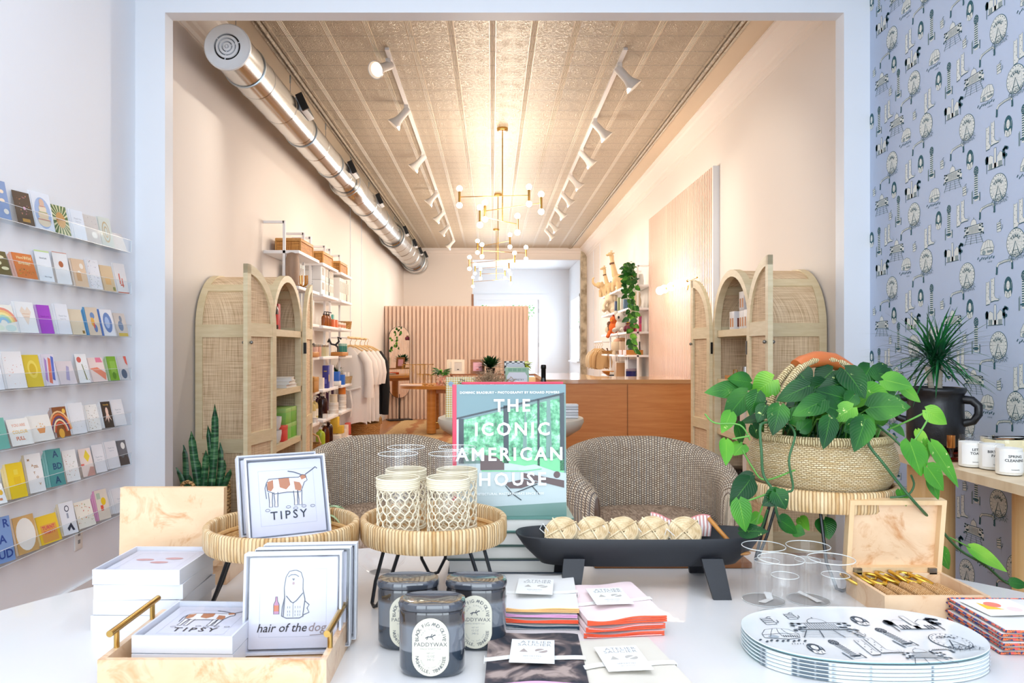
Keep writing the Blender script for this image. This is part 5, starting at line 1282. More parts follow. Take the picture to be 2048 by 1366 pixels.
m.text('THE ICONIC AMERICAN HOUSE', .017, H8, Matrix.Translation((-.1515, .017, .12)) @ Matrix(((0, 0, -1, 0), (0, -1, 0, 0), (-1, 0, 0, 0), (0, 0, 0, 1))), bold=.02, space=1.1); m.build('spine_print', None, cv, 0)
# a sliver of the red spine also wraps round to the front
MB().bb((-.150, -.0035, 0), (-.1405, -.0002, .346), M_redspine).build('spine_fold', None, cv)
book('upright book behind the house book with a red and lilac top edge', .056, 2.015, BZ, .274, .351, .022, M_redspine, M_redspine, lean=radians(2), yaw=radians(4))
def flatbook(label, x, y, z, w, d, t, cover, yaw):
    T = thing('book', label, 'book', (x, y, z), yaw, 'art books stacked flat under the house book')
    m = MB(); m.bb((-w/2, -d/2, 0), (w/2, d/2, .003), cover); m.bb((-w/2, -d/2, t-.003), (w/2, d/2, t), cover); m.bb((-w/2, d/2-.003, .003), (w/2, d/2, t-.003), cover); m.build('cover', None, T)
    MB().bb((-w/2+.004, -d/2+.004, .003), (w/2-.004, d/2-.003, t-.003), M_page).build('pages', None, T)
zb = TZ; names = ['lowest', 'second from the bottom', 'second from the top', 'topmost']; cl_ = [plain('#3b4653', .4), plain('#5c6b62', .4), plain('#39564e', .4), plain('#5f8a80', .4)]
for k, t_ in enumerate((.036, .035, .036, .035)):
    flatbook('thick art book lying flat under the house book, %s of four' % names[k], .045+(.004, -.006, .002, 0)[k], 2.055, zb, .33, .22, t_, cl_[k], radians((0, 1, -1, 1)[k])); zb += t_+.0003
# ------------------------------------------------------------------ greeting cards on clear ledges
ROWZ = (1.905, 1.668, 1.4255, 1.182, .93, .702, .445); XW = XL
def ledge(z, k):
    o = thing('card_ledge', 'long clear acrylic card ledge on the left wall, ' + ['topmost', 'second from the top', 'third from the top', 'middle one of seven', 'third from the bottom', 'second from the bottom', 'lowest'][k], 'shelf', (XW, 2.5, z), group='clear card ledges')
    MB().bb((0, 0, -.004), (.07, 1.76, 0), M_acry).build('ledge_floor', None, o, 0); MB().bb((.067, 0, 0), (.070, 1.76, .066), M_acry).build('front_lip', None, o, 0)
    e = plain('#e3ebf0', .2, name='polished_acrylic_edge'); m = MB(); m.bb((.0665, 0, .0655), (.0705, 1.76, .067), e); m.bb((.0665, 0, -.0045), (.0705, 1.76, -.003), e); m.bb((.0665, 1.758, 0), (.0705, 1.76, .066), e); m.build('polished_edge', None, o, 0)
for k, z in enumerate(ROWZ): ledge(z, k)
def wpt(px, X): return X*1500/(px-985)        # distance along the wall seen at a column of the photograph
def blend(c, t='#ffffff', f=.12):
    a, b = srgb(c), srgb(t); return tuple(a[i]*(1-f)+b[i]*f for i in range(3))
_cs = {}
def card(row, a, b, h, base, art, n, label, env=None, at=None):
    """a,b: left and right foot in the enlarged crop, h: height there"""
    pa, pb = a/3.104, b/3.104; Xa, Xb = XW+.042, XW+.062
    Ya, Yb = wpt(pa, Xa), wpt(pb, Xb); z = ROWZ[row]+.0012
    hz = h/3.104*((Ya+Yb)/2)/1500; w = math.hypot(Xb-Xa, Yb-Ya); yaw = atan2(Yb-Ya, Xb-Xa)
    lean = min(radians(24), math.asin(min(.9, .038/hz)))
    u = Vector((cos(yaw), sin(yaw), 0)); back = Vector((-u.y, u.x, 0)); up = Vector((0, 0, 1))*cos(lean)+back*sin(lean); nr = u.cross(up)
    def frame(k):       # k-th card behind the front one, fanned towards the camera
        o = Vector((Xa, Ya, z))+u*(w/2)-u*(.011*k)+back*(.0026*k)
        R = Matrix((( u.x, up.x, nr.x, o.x), (u.y, up.y, nr.y, o.y), (u.z, up.z, nr.z, o.z), (0, 0, 0, 1))); return R
    bm_ = plain(base, .45, name='card_stock')
    def body(): return MB().bb((-w/2, 0, -.0012), (w/2, hz, 0), bm_)
    m = body(); L = 1
    for s_ in art:
        k = s_[0]; zz_ = .0003*L; L += 1
        c_ = plain(s_[-1], .5, name='card_print') if isinstance(s_[-1], str) else None
        X = lambda x: (x-.5)*w
        if k == 'o': m.poly([(X(s_[1])+s_[3]*w*cos(q*pi/10), s_[2]*hz+s_[4]*hz*sin(q*pi/10), zz_) for q in range(20)], c_)
        elif k == 'r': m.poly([(X(s_[1]), s_[2]*hz, zz_), (X(s_[1]+s_[3]), s_[2]*hz, zz_), (X(s_[1]+s_[3]), (s_[2]+s_[4])*hz, zz_), (X(s_[1]), (s_[2]+s_[4])*hz, zz_)], c_)
        elif k == 'p': m.poly([(X(x), y*hz, zz_) for x, y in s_[1]], c_)
        elif k == 't': m.text(s_[1], s_[4]*hz, c_, Matrix.Translation((X(s_[2]), s_[3]*hz, zz_)), bold=.02)
        elif k == 'a': # arc bands
            for q, cc in enumerate(s_[1]):
                r = s_[4]-.09*q; stroke(m, [(X(s_[2])+r*w*1.1*cos(radians(g)), s_[3]*hz+r*hz*sin(radians(g))) for g in range(10, 171, 16)], .10*w, plain(cc, .5), None, zz_+.0002*q)
        elif k == 's':  # scattered small marks
            rr = random.Random(s_[4]); 
            for q in range(s_[3]): 
                x, y, r = rr.uniform(*s_[1]), rr.uniform(*s_[2]), rr.uniform(.02, .05); g = rr.uniform(0, 3)
                m.poly([(X(x)+r*w*cos(g), y*hz+r*w*sin(g), zz_), (X(x)-r*w*.5*sin(g), y*hz+r*w*.5*cos(g), zz_), (X(x)-r*w*cos(g), y*hz-r*w*sin(g), zz_), (X(x)+r*w*.5*sin(g), y*hz-r*w*.5*cos(g), zz_)], plain(s_[-1][q % len(s_[-1])], .5))
        elif k == 'b':  # rays
            for q in range(18):
                g = 2*pi*q/18; m.poly([(0, .5*hz, zz_)]+[(max(-w/2, min(w/2, w*.7*cos(g+d))), max(0, min(hz, .5*hz+hz*.6*sin(g+d))), zz_) for d in (-.07, .07)], c_)
    o = m.build('greeting_card', None, None, 0); o.matrix_world = frame(0); tag(o, label if len(label.split()) > 9 else label+' on the '+['top', 'second', 'third', 'fourth', 'fifth', 'sixth', 'lowest'][row]+' ledge', 'card', 'cards on ledge '+['one', 'two', 'three', 'four', 'five', 'six', 'seven'][row])
    if n > 1:
        eb = plain(env or blend(base, '#ffffff', .35), .6); mb = MB().bb((-w/2, 0, -.0012), (w/2, hz*.995, 0), eb); short = label.split(',')[0]
        first = None; short = short.split(' at the ')[0].split(' in a ')[0]; words = short.split(); short = ' '.join(words[:8])
        for k in range(1, n):
            if first is None: c2 = first = mb.build('greeting_card', None, None, 0)
            else: c2 = first.copy(); COL.objects.link(c2)
            c2.matrix_world = frame(k); tag(c2, ['', 'first', 'second', 'third', 'fourth', 'fifth', 'sixth', 'seventh'][k]+' card edge fanned left of the '+short, 'card', 'copies fanned behind the '+short)
G = '#b9bcc2'
def lt(y=.55, c=G, t_='Thank You'): return [('t', t_, .5, y, .07, c), ('t', t_, .5, y-.1, .05, c)]
CARDS = [
 (0, -60, 75, 250, '#8c9fc4', [('o', .75, .72, .10, .05, '#f3dcc2'), ('o', .70, .48, .12, .05, '#f3dcc2'), ('o', .8, .2, .12, .07, '#efe6da'), ('o', .4, .3, .08, .08, '#efe6da')], 1, 'slate blue card with cream moons'),
 (0, 115, 220, 215, '#5d4a3a', [('s', (.15, .85), (.3, .9), 22, 3, ['#d98a86', '#b9625c', '#e9a56a', '#c98aa0']), ('o', .55, .5, .08, .05, '#e2a9c4'), ('r', .3, .08, .45, .10, '#c4924a')], 1, 'dark brown card with coral flowers'),
 (0, 228, 345, 240, '#e8ebf2', [('o', .5, .45, .43, .42, '#a9bbdc'), ('o', .5, .22, .34, .14, '#ecd9bd'), ('o', .5, .40, .27, .13, '#e6cfae'), ('o', .5, .56, .2, .12, '#ecd9bd'), ('o', .5, .72, .13, .11, '#dfb9a0'), ('r', .17, .26, .66, .02, '#d98f86'), ('r', .28, .46, .44, .015, '#9db27a'), ('r', .34, .62, .32, .015, '#d98f86')], 4, 'white card with a tiered birthday cake'),
 (0, 350, 445, 190, '#56713f', [('b', '#e2dcb0'), ('o', .5, .5, .3, .27, '#cd9a5a'), ('t', 'HAPPY', .5, .5, .12, '#8a4f22')], 2, 'green sunburst card with an orange centre'),
 (0, 470, 545, 190, '#e9edf4', lt(.7), 6, 'pale blue letter card'),
 (0, 548, 634, 180, '#d5cfca', [('s', (.1, .9), (.3, .95), 24, 5, ['#b5aca6', '#eee8e2']), ('o', .6, .3, .2, .12, '#fdfaf2')], 2, 'silvery floral card'),
 (0, 640, 714, 190, '#d9dfd6', [('o', .5, .5, .3, .36, '#c9b48c'), ('o', .5, .5, .24, .30, '#d9dfd6'), ('o', .5, .5, .16, .2, '#c9b48c'), ('o', .5, .5, .11, .14, '#d9dfd6')], 5, 'sage card with a golden swirl'),
 (0, 715, 790, 115, '#e5dfdb', [('s', (.1, .9), (.2, .8), 10, 7, ['#cdc1b8'])], 2, 'small oat card at the far end of the top ledge'),
 (1, -30, 76, 160, '#6a5b2f', [('o', .5, .75, .3, .08, '#e9dcae'), ('o', .35, .5, .22, .1, '#e9dcae'), ('o', .7, .28, .22, .07, '#e9dcae')], 1, 'olive card with cream clouds'),
 (1, 115, 238, 165, '#d9762f', [('t', 'Have a', .4, .82, .15, '#f3dda6'), ('t', 'Wild', .72, .82, .19, '#f3dda6'), ('t', 'Birthday!', .5, .6, .16, '#f3dda6'), ('s', (.1, .9), (.08, .4), 22, 8, ['#8a7a3a', '#c9a94a', '#6b4a22'])], 3, 'orange card lettered Have a Wild Birthday'),
 (1, 250, 342, 200, '#eef0f2', [('r', 0, .95, 1, .05, '#cfe3a0'), ('t', 'Good job', .5, .75, .07, '#6d7178'), ('t', 'this is huge', .6, .15, .06, '#8d9198')], 1, 'white card with a green top edge'),
 (1, 360, 450, 205, '#f0efee', [('o', .48, .62, .16, .10, '#b9683e'), ('r', 0, .97, 1, .03, '#d9a79a')], 1, 'white card with a small russet square'),
 (1, 475, 556, 180, '#e7c7a6', [('o', .45, .5, .12, .08, '#f2efe6'), ('r', .2, .2, .35, .3, '#d9a878'), ('o', .7, .75, .15, .1, '#f4e9da')], 2, 'peach collage card'),
 (1, 570, 640, 190, '#f0eef0', [('s', (.05, .95), (.05, .95), 40, 9, ['#3a55a0', '#c0684a', '#6b8a6a', '#1f2f66'])], 5, 'white terrazzo card with blue flecks'),
 (1, 650, 725, 165, '#e2c59c', [('r', .25, .25, .45, .25, '#eab878'), ('r', .75, .03, .2, .14, '#8a8a4a')], 2, 'tan card in a clear sleeve'),
 (1, 735, 803, 190, '#f2eeec', [('r', .3, .3, .12, .35, '#d97a6a'), ('r', .52, .2, .1, .3, '#d97a6a'), ('r', .35, .24, .3, .05, '#d97a6a'), ('r', 0, 0, 1, .03, '#cf6a52')], 3, 'white card with a red cactus'),
 (2, -20, 116, 180, '#eceadf', [('a', ['#e88f7a', '#f0c27a', '#f3e29a', '#a9d3b0', '#8fc0dc'], .45, .30, .55), ('o', .2, .15, .2, .1, '#dfe6cf'), ('o', .7, .15, .25, .12, '#cfe0d8')], 1, 'cream card with a pastel rainbow'),
 (2, 130, 244, 200, '#efefee', [('p', [(.2, .7), (.35, .85), (.5, .72), (.65, .85), (.8, .68), (.5, .25)], '#ecd9c6'), ('r', .3, .6, .4, .02, '#e0b99a'), ('r', .35, .5, .3, .02, '#e0b99a')], 3, 'white card with a pale gold heart'),
 (2, 262, 340, 185, '#a944c4', [('t', 'thank you', .5, .6, .08, '#8a2fa8')], 6, 'bright purple card'),
 (2, 372, 450, 195, '#ececf0', lt(.6), 5, 'white letter card with a coral top'),
 (2, 455, 538, 165, '#e2d2b6', [('r', .75, .05, .18, .12, '#8a6a2a')], 2, 'cream kraft card'),
 (2, 560, 635, 180, '#dfcdb8', [('o', .5, .7, .18, .12, '#6f8fc0'), ('o', .45, .48, .14, .16, '#e8b04a'), ('o', .6, .25, .14, .14, '#5f7fb8'), ('o', .52, .35, .06, .1, '#d9564a')], 6, 'sand card with a blue and yellow seahorse', '#5fa0cf'),
 (2, 650, 723, 170, '#eeeef2', [('o', .5, .5, .36, .38, '#6a8ac4'), ('o', .46, .5, .2, .22, '#a9c0e6')], 5, 'white card with a round blue wave', '#5f88d0'),
 (2, 735, 804, 150, '#e0d4c9', [('o', .45, .45, .22, .22, '#7f93b0'), ('o', .55, .75, .12, .14, '#8f97a6'), ('r', .1, .0, .8, .14, '#e0c25a')], 2, 'beige card with a grey blue vase'),
 (3, -90, 32, 220, '#eae8ea', lt(.5), 2, 'white card at the near end of the fourth ledge'),
 (3, 50, 172, 235, '#f0ecea', [('s', (.1, .9), (.1, .9), 18, 12, ['#e2a89a', '#e9c8b8'])], 4, 'white card with small rose marks'),
 (3, 175, 276, 205, '#e3c531', [('o', .5, .55, .3, .28, '#f0d75a'), ('o', .5, .55, .2, .18, '#d9b521')], 1, 'bright yellow card'),
 (3, 290, 366, 200, '#e6dde6', [('p', [(.3, .1), (.5, .9), (.7, .85), (.55, .05)], '#e27a62'), ('p', [(.6, .2), (.75, .95), (.95, .9), (.8, .15)], '#5d6fc0'), ('p', [(.05, .2), (.2, .9), (.35, .8), (.2, .1)], '#b08ac8')], 5, 'card with coral and blue brush strokes'),
 (3, 380, 482, 150, '#e0d3d6', [('p', [(.4, .2), (.6, .8), (.75, .75), (.6, .15)], '#a9a2c8')], 2, 'pale mauve card'),
 (3, 497, 566, 185, '#f2f0ee', [('o', .3, .8, .2, .1, '#d9665a'), ('p', [(.45, .65), (.52, .65), (.75, .1), (.65, .1)], '#8a8a5a'), ('s', (.3, .9), (.1, .6), 12, 15, ['#9aa06a', '#c9a04a'])], 1, 'white card with a red bloom and stems'),
 (3, 580, 671, 155, '#f2dcd6', [('p', [(.5, 1), (.85, 1), (.95, .8), (.5, .8)], '#ef7f9e'), ('p', [(0, .55), (.4, .35), (.9, .05), (1, .35), (.5, .6)], '#f08a6a')], 4, 'pink card with a coral diagonal'),
 (3, 690, 745, 155, '#7fb02f', [('r', .25, .3, .6, .5, '#93c04a'), ('o', .5, .2, .2, .15, '#5f8f22')], 5, 'leaf green card'),
 (3, 755, 812, 150, '#d8d5d6', [('o', .45, .25, .3, .2, '#5d6a80'), ('p', [(.7, 1), (1, 1), (1, .6), (.8, .7)], '#e2685a')], 4, 'grey card with a dark blot at the far end of the fourth ledge'),
 (4, -60, 66, 200, '#6cb3a3', [('r', .3, .5, .4, .03, '#5aa292'), ('r', .3, .4, .3, .03, '#5aa292')], 1, 'teal card at the near end of the fifth ledge'),
 (4, 80, 214, 170, '#f2efe8', [('t', 'YOU ARE', .5, .75, .15, '#e8a88a'), ('t', 'COLOUR', .5, .5, .17, '#ecc25a'), ('t', 'FULL', .45, .25, .19, '#e07a4a')], 1, 'white card with orange and yellow hand lettering'),
 (4, 210, 343, 165, '#f0ece4', [('p', [(.3, .5), (.7, .5), (.62, .3), (.38, .3)], '#e79a5a'), ('s', (.3, .7), (.5, .7), 8, 17, ['#e9b87a'])], 3, 'white card with an orange bowl'),
 (4, 360, 443, 190, '#8f4d1e', [('a', ['#f0c089', '#e2703a', '#5d3a6a', '#f3dcb4', '#d94f2e'], .35, .1, .75), ('o', .8, .85, .12, .08, '#f3c04a'), ('o', .35, .12, .2, .16, '#e8a83a')], 3, 'brown card with a retro rainbow'),
 (4, 455, 545, 195, '#eeeef0', [('s', (.2, .9), (.1, .5), 8, 19, ['#cfcfc8'])], 7, 'white card with faint grey sprigs'),
 (4, 560, 633, 165, '#f4f0ea', [('s', (.05, .95), (.05, .95), 34, 21, ['#9a7a4a', '#5d5d4a', '#c9a06a'])], 2, 'white card covered in brown insects'),
 (4, 655, 712, 165, '#3d2f27', [('o', .5, .62, .15, .16, '#f3cdb8'), ('p', [(.4, .55), (.6, .55), (.85, .25), (.6, .38), (.5, .18), (.4, .38), (.15, .25)], '#f3cdb8'), ('t', 'howdy', .5, .88, .09, '#d9a84a')], 7, 'dark brown card with a pink squid', '#f2f2f2'),
 (4, 718, 788, 165, '#f0eef0', lt(.6), 3, 'white letter card beside the squid card'),
 (5, -45, 48, 130, '#f2f0ec', [('o', .75, .55, .15, .14, '#f0b83a'), ('r', .55, .15, .2, .12, '#d98a5a')], 1, 'white card with an orange dot at the near end of the sixth ledge'),
 (5, 75, 176, 220, '#f0ca1e', [('r', .35, .35, .4, .25, '#e8bc14'), ('r', .4, .66, .25, .15, '#f3d64a')], 3, 'sunny yellow card'),
 (5, 190, 288, 240, '#f2eeea', [('t', 'M', .2, .85, .09, '#b07a3a'), ('t', 'A', .4, .70, .09, '#b07a3a'), ('t', 'ZEL', .62, .66, .09, '#b07a3a'), ('t', 'T', .45, .5, .09, '#b07a3a'), ('t', 'O', .6, .38, .09, '#b07a3a'), ('t', 'V', .7, .2, .09, '#b07a3a')], 5, 'white card with tumbling brown capitals', '#d9c8a8'),
 (5, 322, 411, 230, '#4f9a96', [('t', 'A', .6, .85, .26, '#1f4a72'), ('t', 'BD', .62, .52, .24, '#1f4a72'), ('t', 'A', .5, .15, .26, '#1f4a72')], 5, 'teal card with bold navy capitals', '#8fc7c0'),
 (5, 420, 502, 195, '#f4f0ec', [('s', (.1, .9), (.1, .9), 34, 25, ['#c9865a', '#8a9a6a', '#e2b08a'])], 1, 'white card with a rust botanical print'),
 (5, 520, 594, 175, '#f3ddd2', [('p', [(.35, .7), (.6, .95), (.85, .7), (.6, .5)], '#f0d23a'), ('p', [(.3, 0), (1, 0), (1, .3), (.7, .32)], '#c9968a'), ('r', 0, .38, .25, .08, '#e0685a')], 1, 'blush card with a yellow diamond'),
 (5, 600, 668, 175, '#eeeaec', lt(.55), 1, 'white letter card right of the yellow diamond card'),
 (5, 680, 750, 170, '#efebed', lt(.75), 2, 'white letter card left of the dark mountain card'),
 (5, 752, 808, 155, '#6a6a70', [('o', .62, .78, .22, .14, '#f2eee8'), ('p', [(0, 0), (1, 0), (1, .25), (.7, .42), (.4, .28), (0, .45)], '#584a44')], 1, 'grey card with a pale moon over mountains'),
 (6, -5, 99, 280, '#7f9ccb', [('t', 'R', .72, .84, .26, '#27458f'), ('t', 'A', .42, .50, .26, '#27458f'), ('t', 'UD', .48, .17, .26, '#27458f')], 3, 'blue card with bold navy capitals at the near end of the lowest ledge', '#d9c8a0'),
 (6, 120, 247, 230, '#d3a768', [('o', .5, .5, .46, .44, '#f0ebe2')], 2, 'kraft card with a large white oval'),
 (6, 262, 387, 175, '#f2c928', [('r', .12, .05, .76, .62, '#e8a24a'), ('t', 'TURNT', .5, .55, .18, '#d93a5a'), ('t', 'THIRTY', .5, .38, .16, '#d93a5a')], 3, 'yellow card with pink block lettering'),
 (6, 400, 488, 200, '#eeeef2', [('o', .5, .8, .16, .10, '#3a4258'), ('o', .5, .8, .11, .07, '#eeeef2'), ('r', .42, .5, .12, .16, '#9aa0b0'), ('p', [(.3, .2), (.6, .35), (.8, .1), (.65, .1), (.55, .22), (.4, .1)], '#2f3648')], 6, 'white card with a dark blue bicycle figure', '#e6d8bc'),
 (6, 495, 598, 165, '#f6f0e2', [('s', (.05, .95), (.05, .95), 30, 29, ['#e28a3a', '#c94a3a', '#7f9a3a', '#d9b04a'])], 1, 'cream card scattered with small animals'),
 (6, 620, 692, 185, '#eadccb', [('o', .6, .6, .2, .13, '#f0c81e'), ('r', .3, .3, .22, .18, '#e2543a'), ('r', .1, .7, .3, .2, '#b9c8b0')], 5, 'sand card with yellow and red shapes', '#e2a0c4'),
 (6, 725, 800, 150, '#ece9ea', lt(.55), 4, 'white letter card at the far end of the lowest ledge'),
]
for c_ in CARDS: card(*c_)
m = MB(); m.bb((XL, 3.80, .33), (XL+.006, 3.87, .45), M_card, .002); 
for z in (.36, .40): m.bb((XL+.006, 3.825, z), (XL+.007, 3.845, z+.02), M_inkgrey)
o = m.build('wall_socket'); tag(o, 'white double wall socket under the lowest card ledge', 'wall socket')

# ------------------------------------------------------------------ leaves and plants
def leaf(mb, base, direc, up, L, wd, mat, curl=.35, fold=.25, heart=True, nseg=8, mi=None):
    """heart or lance shaped blade growing from base along direc"""
    d = Vector(direc).normalized(); s_ = d.cross(Vector(up)); 
    if s_.length < .01: s_ = d.cross(Vector((0, 1, 0)))
    s_.normalize(); n_ = s_.cross(d).normalized()
    vs = []; fs = []; uvs = []
    for i in range(nseg+1):
        t = i/nseg
        if heart: w = wd*.5*(sin(pi*min(1, t**.62))**.8)*(1-.15*t) if 0 < t < 1 else 0; w = max(w, wd*.12*(1-t)) if i else wd*.10
        else: w = wd*.5*sin(pi*(t*.86+.10))
        if i == nseg: w = .0004
        z = -curl*L*t*t
        c = Vector(base)+d*(L*t)*(1-.12*curl*t)+n_*z
        for j, k in enumerate((-1, -.55, 0, .55, 1)):
            back = -d*(wd*.16*abs(k)*(1-t)**3) if heart else Vector((0, 0, 0))
            vs.append(c+s_*(w*k)+n_*(fold*abs(k)*w*(1-.5*abs(k)))+back); uvs.append((t, .5+k*.5))
        if i:
            o = (i-1)*5
            for j in range(4): fs.append((o+j, o+j+1, o+j+6, o+j+5))
    mb.add(vs, fs, mat, None, uvs)
def leafmat(name, dark, mid, light, fleck, amount=.62, trans=.25):
    n = NT(name); co = n.coord(); uv = n.coord('UV'); s_ = n.n('ShaderNodeSeparateXYZ', i_0=uv)
    base = n.ramp(n.noise(co, 7, 2), [(.38, dark), (.55, mid), (.70, light)])
    fl = n.ramp(n.noise(n.mapping(co, scale=(1, 1, 1)), 48, 4, .7), [(amount, '#000000'), (amount+.05, '#ffffff')])
    c = n.mix(fl, base, fleck); mid_ = n.math('LESS_THAN', n.math('ABSOLUTE', n.math('SUBTRACT', s_.outputs[1], .5)), .018)
    c = n.mix(n.math('MULTIPLY', mid_, .5), c, light); n.color(c)
    v = n.math('SINE', n.math('MULTIPLY', n.math('ADD', s_.outputs[0], n.math('MULTIPLY', n.math('ABSOLUTE', n.math('SUBTRACT', s_.outputs[1], .5)), -.8)), 60.0)); n.bump(v, .15, .002)
    n.set(Roughness=.28, Specular_IOR_Level=.3)
    tr = n.n('ShaderNodeBsdfTranslucent'); n.l(c, tr.inputs[0]); mx = n.n('ShaderNodeMixShader', i_0=trans); n.l(n.b.outputs[0], mx.inputs[1]); n.l(tr.outputs[0], mx.inputs[2]); n.l(mx.outputs[0], n.out.inputs[0])
    return n.m
M_pl = leafmat('pothos_leaf', '#13431c', '#256321', '#509430', '#cfe08a', .66); M_pl2 = leafmat('young_pothos_leaf', '#438a2a', '#62a834', '#8dc444', '#e6ee9a', .66)
M_stem = plain('#5f9a3f', .45, name='green_stem'); M_stemd = plain('#2f5d33', .5, name='dark_green_stem'); M_soil = plain('#2a1d14', .9, name='potting_soil')

# seagrass basket on the raised tray
BX, BY, Bz = .857, 1.96, TZ+.240-.05+.0105
T = thing('seagrass_basket', 'natural woven seagrass basket with a leather-wrapped arched handle', 'basket', (BX, BY, Bz))
m = MB(); prof = [(0, 0), (.10, .0), (.125, .006), (.150, .025), (.170, .06), (.176, .09), (.170, .12), (.158, .145), (.154, .150), (.146, .146), (.158, .115), (.164, .09), (.158, .06), (.12, .02), (0, .02)]
prof = [(a*1.04, b*1.04) for a, b in prof]; m.lathe(prof, 96, M_sea, uv=True, ripple=lambda a, r, z: .0016*sin(3*a+z*20)); m.build('body', None, T, 80)
M_wrap = brickweave('rope_wrap', '#e0cda0', '#cdb583', '#9c8151', .03, .0058, .3, .85, .9, rot=radians(0))
m = MB(); m.tube([(p[0], p[1], .156) for p in circ(0, 0, .162, n=64)], .0115, 12, M_wrap, closed=True, uv=True); m.build('rolled_rim', None, T, 80)
dirv = Vector((.93, .36, 0))
hp = []
for i in range(25):
    a = pi*i/24; x = -.156*cos(a)*(1 if abs(cos(a)) < .95 else 1); hp.append(dirv*x+Vector((0, 0, .156+.200*(sin(a)**.75))))
m = MB()
for off in (-.010, .010):
    pr_ = Vector((-dirv.y, dirv.x, 0)); m.tube([p+pr_*off*(1.9 if i in (0, 24) else 1+.9*abs(cos(pi*i/24))) for i, p in enumerate(hp)], .0095, 12, M_wrap, uv=True)
hd = m.build('handle', None, T, 80)
m = MB(); seg_ = hp[8:18]; m.tube(seg_, [.0205+.0012*sin(i*2.3) for i in range(len(seg_))], 18, M_leather); m.build('leather_grip', None, hd, 80)
for sd in (0, -1):
    e = hp[sd]; q = MB(); q.tube([e+Vector((0, 0, -.035)), e, e+Vector((0, 0, .02))], .010, 10, M_wrap, uv=True); q.build('handle_binding', None, hd, 80)

# pothos: leaves placed where the photograph shows them, each at its own depth
T = thing('pothos', 'trailing pothos with glossy heart-shaped leaves growing from the seagrass basket', 'potted plant', (BX, BY, Bz+.135))
O = Vector(T.location); fol = MB(); vin = MB(); rr = random.Random(11)
soil = MB().lathe([(0, .0), (.12, -.004), (.148, -.012)], 30, M_soil); soil.build('soil', None, T)
def PL(px, py, Y): return P(px, py, Y+.08)-O
def pleaf(b, t, w, Y, dY=.03, mat=None, stem=True, curl=.12, tw=0, side=None):
    """b base pixel, t tip pixel, w width px, Y depth"""
    B, E = PL(*b, Y), PL(*t, Y-dY); d = E-B; L = d.length
    view = Vector((0, -1, 0))+Vector((rr.uniform(-.5, .5), 0, rr.uniform(.2, .7))) if side is None else Vector(side)
    leaf(fol, B, d, view, L, w*Y/1500, mat or M_pl, curl=curl, fold=.22, nseg=10)
    if stem:
        c = Vector((max(-.13, min(.13, B.x*.75)), rr.uniform(-.05, .07), 0)); mid_ = (B+c)/2+Vector((0, .0, .03)); vin.tube([c, mid_, B], [.0022, .0020, .0016], 6, M_stem)
